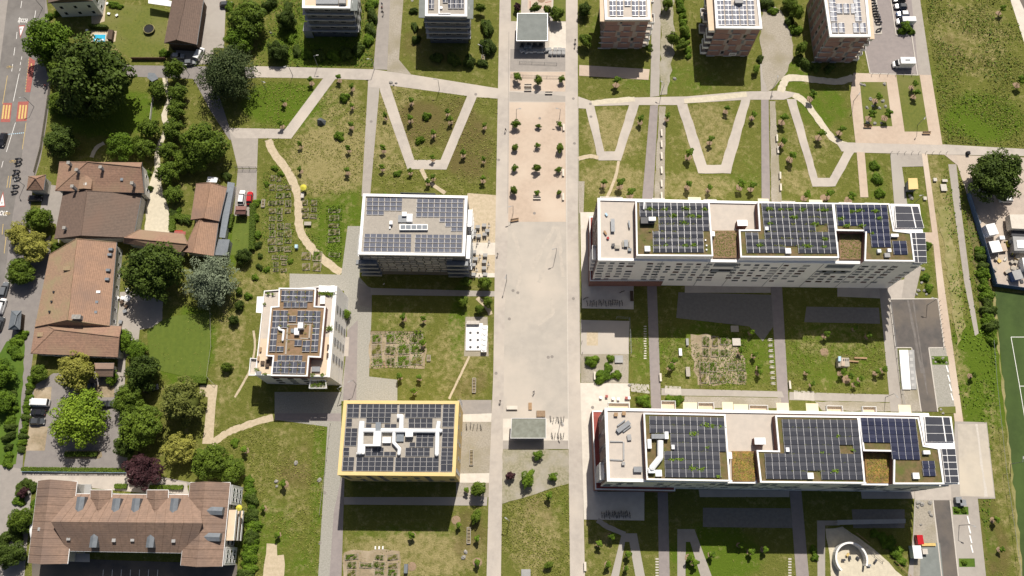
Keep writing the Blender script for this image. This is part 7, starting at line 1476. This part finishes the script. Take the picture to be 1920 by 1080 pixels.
for k in range(3): p = G(879+k*8, 605, 1); b = MB(); b.box(p.x, p.y, .02, 1.1, .9, 1.1, 0, 'light_grey_wall'); b.box(p.x, p.y, 1.12, 1.15, .95, .1, 0, 'kerb_stone'); o = b.build('waste_bin'); meta(o, 'grey-green bin above the slab with pits, %s from the left' % ORD[k], 'bin', 'bins above the slab')
def planter(px, py, n, label, rz=math.pi/2):
    q = G(px, py); t = thing('planter', label, 'planter', (q.x, q.y, .06)); L = n*.8
    for (cx, cy, sx, sy) in ((0, .45, L, .08), (0, -.45, L, .08), (-L/2, 0, .08, .98), (L/2, 0, .08, .98)): b = MB(); b.box(cx, cy, 0, sx, sy, .45); o = b.build('plank', 'kerb_stone', t, world=False)
    for i in range(n): b = MB(); b.box(-L/2+.4+i*.8, 0, .02, .62, .7, .38); b.build('soil_box', 'soil', t, world=False)
    t.rotation_euler = (0, 0, rz)
planter(889, 723, 5, 'long narrow planter of dark squares on the meadow beside the boulevard'); planter(884, 858, 5, 'long narrow planter in the gravel east of the yellow building'); planter(879, 1004, 5, 'long narrow planter on the strip below the yellow building lane'); planter(804, 672, 2, 'small planter box right of the fenced allotment'); planter(906, 111, 3, 'planter beside the second grey tower'); planter(494, 382, 3, 'pale planter frame in the left allotment')
# plaza small things
def onebox(name, cat, label, px, sx, sy, h, m, rz=0, top=None, legs=False):
    q = G(px[0], px[1]); t = thing(name, label, cat, (q.x, q.y, .1)); b = MB(); b.box(0, 0, (h-.1 if legs else 0), sx, sy, (.1 if legs else h), 0, m); b.build('top' if legs else 'body', None, t, world=False)
    if top: b = MB(); b.box(0, 0, h+.002, sx+.12, sy+.12, .08, 0, top); b.build('lid', None, t, world=False)
    if legs:
        for i in (-1, 1): b = MB(); b.box(i*(sx/2-.15), 0, 0, .1, sy*.8, h-.11, 0, m); b.build('leg', None, t, world=False)
    t.rotation_euler = (0, 0, rz); return t
onebox('bench', 'bench', 'wide pale bench on the plaza above the low pavilion', (960, 765), 2.9, 1.0, .6, 'concrete_pale', legs=True); onebox('platform', 'platform', 'small reddish wooden platform above the low pavilion', (994, 762), .9, 1.9, .3, 'wood'); onebox('platform', 'platform', 'slatted pink-brown platform at the top right of the low pavilion', (1014, 776), 2.2, 1.5, .25, 'sand_pink', top='mulch')
onebox('pallet_bench', 'bench', 'grey slatted pallet at the gravel garden right of the boulevard', (1160, 674), 2.1, 1.9, .4, 'wood_grey', top='light_grey_wall'); onebox('sun_bed', 'bench', 'pale slatted bed in the garden between the white blocks', (1380, 642), 2.1, 1.9, .4, 'wood_grey', top='kerb_stone'); onebox('sun_bed', 'bench', 'slatted bed in the shade between the white blocks', (1377, 617), 2.1, 1.7, .4, 'wood_grey')
onebox('garden_chest', 'chest', 'white chest at the allotment between the blocks', (1275, 661), .8, 2.0, .6, 'white_metal'); onebox('picnic_table', 'table', 'grey picnic table left of the allotment between the blocks', (1289, 698), 1.1, 2.6, .75, 'wood_grey', legs=True); onebox('garden_chest', 'chest', 'grey chest at the upper edge of the allotment between the blocks', (1288, 642), .7, 1.9, .6, 'light_grey_wall')
onebox('garden_table', 'table', 'pale table beside the tan trail', (578, 421), 2.0, 1.1, .75, 'wood_grey', legs=True); onebox('compost_bin', 'bin', 'green compost bin in the left allotment', (557, 464), .8, 1.0, 1.0, 'leaf_bright' if False else 'blue_paint'); onebox('garden_box', 'box', 'pale blue box where the tan trail bends', (568, 368), .9, 1.6, .8, 'kerb_stone')
for i, x in enumerate((704, 711, 718)): onebox('marker_slab', 'slab', 'small white slab above the bottom edge beds, %s from the left' % ORD[i], (x, 1027), .35, .8, .1, 'white_paint')
onebox('garden_box', 'box', 'blue-grey cabinet right of the bottom edge beds', (762, 1066), .9, 2.2, 1.2, 'zinc'); onebox('table_frame', 'table', 'white slatted grid at the bottom edge between the boulevard lanes', (986, 1074), 2.2, 1.6, .3, 'white_metal', top='light_grey_wall')
for i, (x, y) in enumerate(((598, 899), )): pass
# yellow sun umbrella, round stones, sculpture, trampoline, pool
def parasol(px, py, R, h, m, label):
    q = G(px, py, h); t = thing('parasol', label, 'parasol', (q.x, q.y, 0)); b = MB(); b.tube((0, 0, 0), (0, 0, h), .04, n=6, m='grey_metal'); b.build('pole', None, t, world=False)
    b = MB(); n = 8; b.add([(math.cos(2*math.pi*i/n)*R, math.sin(2*math.pi*i/n)*R, h-.45) for i in range(n)]+[(0, 0, h)], [(i, (i+1) % n, n) for i in range(n)], m); b.build('canopy', None, t, world=False)
mat('parasol_yellow', (.55, .50, .06)); parasol(568, 350, 1.0, 2.3, 'parasol_yellow', 'bright yellow parasol beside the tan trail'); parasol(447, 952, .8, 8.5, 'parasol_yellow', 'yellow parasol on the side balcony of the residence')
parasol(237, 558, 1.0, 2.4, 'white_metal', 'white round parasol on the farmhouse terrace'); 
t = thing('boulder', 'dark pointed boulder on a pale ring in the meadow right of the zigzag path', 'boulder', (*G2((602, 230)), 0)); q = G(602, 230); b = MB(); b.add([(-1.0, -1.0, 0), (1.3, -.9, 0), (1.5, .6, 0), (-.6, 1.6, 0), (-.9, .2, 1.4), (.4, -.3, 1.9), (.3, .9, 1.2)], [(0, 1, 5, 4), (1, 2, 5), (2, 6, 5), (2, 3, 6), (3, 4, 6), (4, 5, 6), (3, 0, 4), (0, 3, 2, 1)], 'rock_dark'); b.build('rock', None, t, world=False)
q = G(281, 57); t = thing('trampoline', 'round black trampoline on the upper left lawn', 'trampoline', (q.x, q.y, 0)); b = MB(); b.torus((0, 0, .8), 1.65, .16, 'z', 24, 6, 'verge_dry'); b.build('rim_pad', None, t, world=False); b = MB(); b.tube((0, 0, .78), (0, 0, .8), 1.55, n=20, m='rubber'); b.build('mat', None, t, world=False)
for i in range(6): a = i*math.pi/3; b = MB(); b.tube((1.7*math.cos(a), 1.7*math.sin(a), 0), (1.8*math.cos(a), 1.8*math.sin(a), 2.3), .035, n=5, m='dark_metal'); b.build('net_pole', None, t, world=False)
t = thing('swimming_pool', 'small turquoise pool with pale deck beside the villa', 'pool', (*G2((187, 70)), 0)); flat_part(t, 'deck', [(171, 58), (219, 58), (216, 78), (168, 80)], 0, .12, 'path_tan'); flat_part(t, 'basin', [(175, 63), (200, 63), (197, 80), (173, 80)], .121, .5, 'concrete_pale'); flat_part(t, 'water', [(177, 65), (198, 65), (196, 78), (175, 78)], .501, .54, 'pool_water'); flat_part(t, 'cover_box', [(203, 55), (212, 56), (209, 74), (200, 72)], .121, 1.4, 'wood_dark')
for i in range(4): flat_part(t, 'step', [(178+i*4.4, 73), (181+i*4.4, 73), (181+i*4.4, 76), (178+i*4.4, 76)], .55, .6, 'white_paint')
for i, (x, y, rx) in enumerate(sorted(((145, 86, .8), (149, 92, 1.0), (143, 97, 1.1), (205, 27, .9), (220, 30, .8), (202, 8, .8), (190, 22, .7), (164, 58, .7)))): onebox('garden_chair', 'chair', 'pale garden seat near the villa and pool, %s from the left' % ORD[i], (x, y), rx, .7, .4, 'white_metal', rz=i, legs=True)
for i, (x, y) in enumerate(sorted(((238, 575), (232, 560), (241, 545), (230, 568), (236, 585), (220, 530), (228, 605), (222, 560)))): onebox('garden_table', 'table', 'small table on the farmhouse terrace, %s from the left' % ORD[i], (x, y), 1.0, .9, .75, ('wood_dark', 'white_metal', 'grey_metal')[i % 3], rz=i*.7, legs=True)
# boulders and stones in beds
def stone(px, py, r, label, m='stone'):
    q = G(px, py); b = MB(); b.dome((0, 0, 0), r, r*.8, r*.7, 7, 3, m, jit=.18); o = b.build('stone'); o.location = (q.x, q.y, .03); o.rotation_euler = (0, 0, random.uniform(0, 6)); meta(o, label, 'stone', 'stones')
SG = {'in the pink-path bed': [(1614, 158), (1620, 160), (1658, 158), (1655, 190), (1632, 186), (1636, 199), (1625, 202), (1648, 203), (1660, 200), (1626, 230), (1640, 232), (1652, 231), (1634, 214)], 'along the ramp planting': [(1749, 672), (1754, 679), (1768, 672), (1774, 680), (1764, 768), (1768, 775)], 'in the beds at the upper block corner': [(1733, 545), (1737, 552), (1718, 552), (1722, 545), (1709, 372), (1706, 367), (1730, 505), (1728, 530), (1738, 525)],
      'on the bottom right gravel': [(1721, 942), (1728, 945), (1743, 942), (1720, 950), (1742, 960), (1745, 966), (1726, 984)], 'around the lawn sculpture bed': [(1180, 722), (1190, 770), (733, 155), (738, 160), (743, 156), (508, 62), (1265, 148), (1252, 100)], 'on the lower left meadow': [(518, 903), (519, 912), (555, 868), (599, 900), (873, 1035), (869, 1045)]}
for k, v in SG.items():
    for i, (x, y) in enumerate(sorted(v)): stone(x, y, random.uniform(.4, .75), 'pale stone %s, %s from the left' % (k, ORD[i]))
# cap of mulch beds without trees
for i, (x, y) in enumerate(((1545, 371), (1590, 378), (1015, 0), (723, 683), (1586, 712), (772, 1062), (895, 1054), (855, 975), (1545, 660))):
    q = G(x, y); b = MB(); n = 12; b.add([(math.cos(2*math.pi*k/n)*1.2, math.sin(2*math.pi*k/n)*1.1, .07) for k in range(n)]+[(0, 0, .16)], [(k, (k+1) % n, n) for k in range(n)]); o = b.build('mulch_heap', 'mulch'); o.location = (q.x, q.y, 0); o['kind'] = 'structure'
# playhouse and planks between the blocks
t = thing('playhouse', 'wooden playhouse with a pale blue roof corner in the right garden between the blocks', 'playhouse', (*G2((1580, 680)), 0)); flat_part(t, 'deck', [(1571, 670), (1592, 671), (1593, 687), (1572, 687)], 0, 1.6, 'wood_grey'); flat_part(t, 'roof', [(1572, 668), (1577, 668), (1577, 677), (1572, 677)], 1.61, 2.2, 'blue_paint')
flat_part(t, 'roof', [(1577.5, 671), (1584, 671), (1584, 686), (1577.5, 686)], 1.61, 1.9, 'sand_pink'); flat_part(t, 'ramp', [(1592, 675), (1610, 677), (1610, 679), (1592, 678)], 0.03, .5, 'wood'); flat_part(t, 'beam', [(1602, 669), (1626, 670), (1626, 673), (1602, 672)], .03, .4, 'wood')
for k in range(3): flat_part(t, 'opening', [(1581+k*4, 673), (1583+k*4, 673), (1583+k*4, 677), (1581+k*4, 677)], 1.905 if k == 0 else 1.605, 1.95 if k == 0 else 1.65, 'dark_metal')
br = thing('bike_rack', '', 'bicycle rack'); 
for y in (-.25, .25): b = MB(); b.tube((-.5, y, 0), (-.5, y, .8), .03, n=5); b.tube((-.5, y, .8), (.5, y, .8), .03, n=5); b.tube((.5, y, .8), (.5, y, 0), .03, n=5); b.build('hoop', 'alu', br, world=False)
b = MB(); b.box(0, 0, 0, 1.1, .6, .05); b.build('base_slab', 'gravel', br, world=False); BRP = Proto(br)
for i in range(9): q = G(1443+i*.75, 638+i*10.2); BRP((q.x, q.y, .02), 0, 'bicycle hoop along the middle lane between the blocks, %s from the top' % ORD[i], 'bicycle hoops between the blocks')
# terrace tables with red and white chairs north of the lower block
for i, (x, y, m) in enumerate(((1126, 746, 'white_metal'), (1137, 744, 'red_paint'), (1149, 748, 'white_metal'), (1159, 749, 'white_metal'), (1174, 747, 'red_paint'), (1179, 747, 'white_metal'))): onebox('cafe_table', 'table', 'small %s cafe table behind the lower white block, %s from the left' % ('red' if m == 'red_paint' else 'white', ORD[i]), (x, y), .7, .7, .7, m, legs=True)
for x, y, s in ((1137, 395, 'a'),): pass
# roof terrace furniture of the blocks
def rf(px, py, h, sx, sy, hh, m, rz, label, nm='terrace_table', cat='table', legs=True):
    q = G(px, py, h+hh); t = thing(nm, label, cat, (q.x, q.y, h+.02)); b = MB(); b.box(0, 0, hh-.1 if legs else 0, sx, sy, .08 if legs else hh, 0, m); b.build('top', None, t, world=False)
    if legs:
        for i in (-1, 1): b = MB(); b.box(i*(sx/2-.1), 0, 0, .08, sy*.8, hh-.11, 0, m); b.build('leg', None, t, world=False)
    t.rotation_euler = (0, 0, rz)
for a in ((1149, 422, 19.75, 1.0, 3.6, .75, 'grey_metal', 0, 'long grey table on the roof terrace of the upper white block'), (1174, 456, 19.75, 1.0, 1.9, .75, 'grey_metal', 0, 'grey table with benches on the roof terrace of the upper white block'), (1168, 457, 19.75, .4, 1.9, .45, 'wood_grey', 0, 'bench left of the grey table on the upper roof terrace'), (1180, 457, 19.75, .4, 1.9, .45, 'wood_grey', 0, 'bench right of the grey table on the upper roof terrace'), (1158, 463, 19.75, 1.2, .9, .6, 'wood_grey', 0, 'low table with pale frame on the upper roof terrace'), (1181, 468, 19.75, .9, .8, .6, 'zinc', 0, 'blue-grey box table at the lower corner of the upper roof terrace'), (1135, 436, 19.75, .5, 1.2, .5, 'wood', .5, 'tan deck chair on the upper roof terrace'), (1140, 446, 19.75, .6, .6, .5, 'cloth_red', .4, 'red chair on the upper roof terrace'), (1137, 402, 19.75, .5, .9, .4, 'blue_paint', .5, 'blue toy on the upper roof terrace'), (1150, 459, 19.75, .8, .8, .7, 'dark_metal', .2, 'round dark table on the upper roof terrace'), (1180, 420, 19.75, .4, 2.0, .7, 'grey_metal', .1, 'leaning bicycle stand by the wall of the upper roof terrace'),
          (1169, 800, 19.75, 3.8, 1.1, .75, 'grey_metal', .62, 'long grey table set diagonally on the lower roof terrace'), (1165, 793, 19.75, 2.4, .3, .45, 'grey_metal', .62, 'bench above the diagonal table on the lower roof terrace'), (1176, 804, 19.75, 2.4, .3, .45, 'grey_metal', .62, 'bench below the diagonal table on the lower roof terrace'), (1155, 777, 19.75, .9, .9, .6, 'wood', 0, 'wooden chair on the lower roof terrace, left one'), (1170, 775, 19.75, .9, .9, .6, 'wood', 0, 'wooden chair on the lower roof terrace, right one'), (1196, 880, 19.75, 2.0, 1.3, .75, 'grey_metal', 0, 'grey table near the penthouse wall on the lower roof terrace'), (1169, 869, 19.75, .8, .8, .6, 'light_grey_wall', 0, 'small square stool on the lower roof terrace'), (1180, 820, 19.75, 1.0, 1.4, .5, 'light_grey_wall', .1, 'small grey rack on the lower roof terrace')): rf(*a)
for q_ in ([(1144, 826), (1168, 827), (1168, 829), (1144, 829)], [(1168, 829), (1171, 829), (1171, 862), (1168, 862)], [(1144, 860), (1168, 862), (1168, 864), (1144, 863)]): flat_part(tB, 'planter_edge', q_, 19.72, 20.0, 'light_grey_wall')
# ---- right-hand side: kiosk, slab, cabinets
t = thing('yellow_kiosk', 'small yellow-roofed kiosk on the grass beside the pale driveway', 'kiosk', (*G2((1712, 352)), 0)); flat_part(t, 'wall', [(1704, 337), (1720, 337), (1720, 354), (1704, 354)], 0, 2.3, 'zinc'); flat_part(t, 'roof', [(1703, 334), (1720, 334), (1722, 354), (1704, 355)], 2.3, 2.6, 'yellow_wall')
t = thing('ventilation_slab', 'long white flat structure beside the dark ramp', 'structure', (*G2((1700, 700)), 0)); flat_part(t, 'slab', [(1686, 656), (1703, 656), (1708, 730), (1692, 730)], 0, .5, 'white_parapet'); flat_part(t, 'side_strip', [(1703.5, 656), (1714, 656), (1719, 730), (1708.5, 730)], 0, .35, 'light_grey_wall')
for k in range(6): p = [(1705+k*.8, 659+k*12), (1711+k*.8, 659+k*12), (1711+k*.8, 665+k*12), (1705+k*.8, 665+k*12)]; flat_part(t, 'cover', p, .351, .42, 'band_grey')
for i, (x, y, sx, sy) in enumerate(((1752, 338, .9, .9), (1768, 353, 1.6, 2.0), (1770, 340, 1.4, .7), (1733, 373, .8, .9))): onebox('utility_cabinet', 'cabinet', 'small utility cover on the right-hand verge, %s from the left' % ORD[i], (x, y), sx, sy, .4, ('white_metal', 'concrete_walk', 'zinc', 'white_metal')[i], top='kerb_stone')
onebox('waste_bin', 'bin', 'round dark bin at the cross path beside the very large tree', (1813, 289), .9, .9, 1.0, 'rubber')
for k in range(4): q = G(1775.5+k*3, 692+k*17.5); b = MB(); b.box(0, 0, 0, .35, 1.9, .14); o = b.build('wheel_stop', 'white_paint'); o.location = (q.x, q.y, .05); o.rotation_euler = (0, 0, .15); meta(o, 'white wheel stop right of the dark ramp, %s from the top' % ORD[k], 'wheel stop', 'wheel stops')
for k in range(4): q = G(1815+k*2.2, 975+k*18); b = MB(); b.box(0, 0, 0, .35, 1.9, .14); o = b.build('wheel_stop', 'white_paint'); o.location = (q.x, q.y, .05); o.rotation_euler = (0, 0, .1); meta(o, 'white wheel stop at the bottom right parking bays, %s from the top' % ORD[k], 'wheel stop', 'wheel stops')
# construction yard
t = thing('truck_trailer', 'big pale flatbed trailer at the right edge of the construction yard', 'trailer', (*G2((1905, 430)), 0)); flat_part(t, 'cargo_roof', [(1893, 402), (1935, 402), (1935, 430), (1897, 428)], 1.0, 3.4, 'concrete_pale'); flat_part(t, 'deck', [(1896, 430), (1935, 431), (1935, 442), (1897, 442)], 1.0, 2.0, 'dark_metal'); flat_part(t, 'cab_roof', [(1899, 443), (1935, 444), (1935, 470), (1902, 470)], .9, 3.0, 'light_grey_wall'); flat_part(t, 'roof_panel', [(1906, 450), (1935, 450), (1935, 466), (1908, 465)], 3.001, 3.2, 'white_metal')
for k in range(5): p = G(1903, 405+k*14); b = MB(); b.torus((p.x+1, p.y, .45), .35, .13, 'y', 12, 5, 'rubber'); b.build('wheel', None, t)
for nm, lb, px, sx, sy, h, m, rz, tp in (('site_container', 'white site container at the blue fence of the yard', (1851, 436), 2.6, 3.2, 2.4, 'white_metal', .2, None), ('water_tank', 'grey box tank below the white site container', (1859, 467), 2.9, 3.2, 2.0, 'light_grey_wall', .15, None), ('skip', 'open rusty skip beside the grey tank', (1877, 466), 1.8, 2.2, .9, 'wood', .1, None), ('small_cabin', 'small white cabin above the skip', (1872, 450), 1.3, 1.0, 1.8, 'white_metal', 0, None), ('shed', 'pale tilted-roof shed at the lower edge of the yard', (1899, 520), 2.4, 2.6, 2.2, 'cloth_blue', .2, 'light_grey_wall'), ('site_container', 'white container cut by the right edge at the lower yard', (1919, 500), 3, 3.4, 2.4, 'white_metal', 0, None)): onebox(nm, nm.split('_')[-1], lb, px, sx, sy, h, m, rz, top=tp or ('white_metal' if m != 'wood' else 'sand_pink'))
t = thing('excavator', 'small yellow excavator beside the skip in the yard', 'excavator', (*G2((1890, 462)), 0)); q = G(1888, 460)
for s in (-1, 1): b = MB(); b.box(q.x+s*.6, q.y, 0, .35, 2.0, .5, 0, 'rubber'); b.build('track', None, t)
b = MB(); b.box(q.x, q.y, .5, 1.3, 1.6, .9, 0, 'parasol_yellow'); b.build('body', None, t); b = MB(); b.box(q.x-.2, q.y+.2, 1.4, .8, .9, .9, 0, 'glass'); b.build('cabin', None, t); b = MB(); b.tube((q.x+.3, q.y-.7, 1.3), (q.x+.5, q.y-2.2, 2.0), .14, n=6, m='parasol_yellow'); b.tube((q.x+.5, q.y-2.2, 2.0), (q.x+.5, q.y-3.2, .5), .12, n=6, m='parasol_yellow'); b.build('arm', None, t); b = MB(); b.box(q.x+.5, q.y-3.3, .1, .6, .5, .5, 0, 'dark_metal'); b.build('bucket', None, t)
BMs = [(1828+i*3.4+random.uniform(-1, 1), 392+i*13) for i in range(8)]+[(random.uniform(1852, 1915), random.uniform(482, 530)) for i in range(18)]
for i, (x, y) in enumerate(sorted(BMs)):
    onebox('pallet_stack', 'building material', 'piece of building material in the construction yard, %s from the left' % ORD[i], (x, y), random.uniform(.5, 1.6), random.uniform(.4, 1.2), random.uniform(.2, .7), random.choice(('wood', 'concrete_pale', 'grey_metal', 'wood_grey', 'white_metal', 'yellow_paint', 'dark_metal')), rz=random.uniform(0, 3), top=random.choice((None, 'wood_grey')))
# circular playground at the bottom right
t = thing('round_wall', 'pale curved wall open at the bottom around the sand playground', 'wall', (*G2((1600, 1045)), 0)); c = G(1597, 1048, 2.2); n = 26; b = None
for i in range(n):
    a0 = math.radians(-25+i*250/n); a1 = math.radians(-25+(i+1)*250/n-.4); b = MB(); Ro, Ri = 4.1, 3.65
    b.prism([(c.x+Ro*math.cos(a0), c.y+Ro*math.sin(a0)), (c.x+Ro*math.cos(a1), c.y+Ro*math.sin(a1)), (c.x+Ri*math.cos(a1), c.y+Ri*math.sin(a1)), (c.x+Ri*math.cos(a0), c.y+Ri*math.sin(a0))], 0, 2.2, 'white_wall'); b.build('wall_panel', None, t)
for i, (x, y, m) in enumerate(sorted(((1588, 1040, 'yellow_paint'), (1592, 1046, 'dark_metal'), (1607, 1046, 'dark_metal'), (1640, 1052, 'dark_metal'), (1628, 1060, 'grey_metal'), (1580, 1050, 'dark_metal')))): onebox('play_element', 'play equipment', 'small piece of play equipment on the sand, %s from the left' % ORD[i], (x, y), .9, .5, .6, m, rz=i*.8, legs=True)
t = thing('long_canopy', 'long grey canopy lying in the shade of the lower white block', 'canopy', (*G2((1634, 978)), 0)); flat_part(t, 'roof', [(1570, 975), (1698, 973), (1698, 981), (1570, 984)], 2.6, 2.8, 'light_grey_wall')
for k in range(6): p = G(1574+k*24, 979, 2.6); b = MB(); b.tube((p.x, p.y, 0), (p.x, p.y, 2.6), .08, n=6, m='grey_metal'); b.build('post', None, t)
fence('fence', [(1577, 988), (1640, 1040), (1655, 1052)], 1.1, 'wooden fence running diagonally above the sand playground', 'wood_grey', 2, 2.4); fence('fence', [(1605, 1000), (1628, 1018)], 1.0, 'short tan fence panel in the shade above the playground', 'wood', 3, 1.5); fence('fence', [(1676, 1052), (1706, 1080)], 1.1, 'tan fence at the lower right of the playground', 'wood', 2, 2)
onebox('red_container', 'container', 'bright red container at the bottom right beside the grey paving', (1720, 1012), 1.5, 2.3, 1.6, 'red_paint' if False else 'paint_red', .03); onebox('site_hut', 'hut', 'white hut beside the sand playground', (1712, 1035), 2.0, 3.0, 2.2, 'white_metal', top='white_metal'); onebox('beam', 'beam', 'yellow beam lying beside the red container', (1737, 1021), 4.2, .6, .3, 'parasol_yellow', top='yellow_paint'); onebox('skip', 'skip', 'small dark and white machine below the yellow beam', (1731, 1034), 1.2, 1.2, .9, 'wood_dark', top='kerb_stone')
for i, (x, y) in enumerate(((1793, 938), (1801, 943))): onebox('recycling_bin', 'bin', 'round grey recycling bin at the lower right corner path, %s one' % ('left', 'right')[i], (x, y), 1.4, 1.4, 1.2, 'zinc', top='grey_metal')
onebox('marquee_table', 'table', 'dark covered bench block behind the shaded terrace bicycles', (1184, 556), .9, 3.0, .5, 'wood_dark', legs=True)
# antenna and parked trailers near the pergola lawn
onebox('garden_table', 'table', 'table with a red cloth under the awning by the cottage', (337, 437), 2.2, 1.0, .7, 'paint_red', legs=True)
for o in list(bpy.data.objects):
    if o.parent is None and o.type == 'EMPTY' and not o.get('label'): o['label'] = o.name.replace('_', ' ')
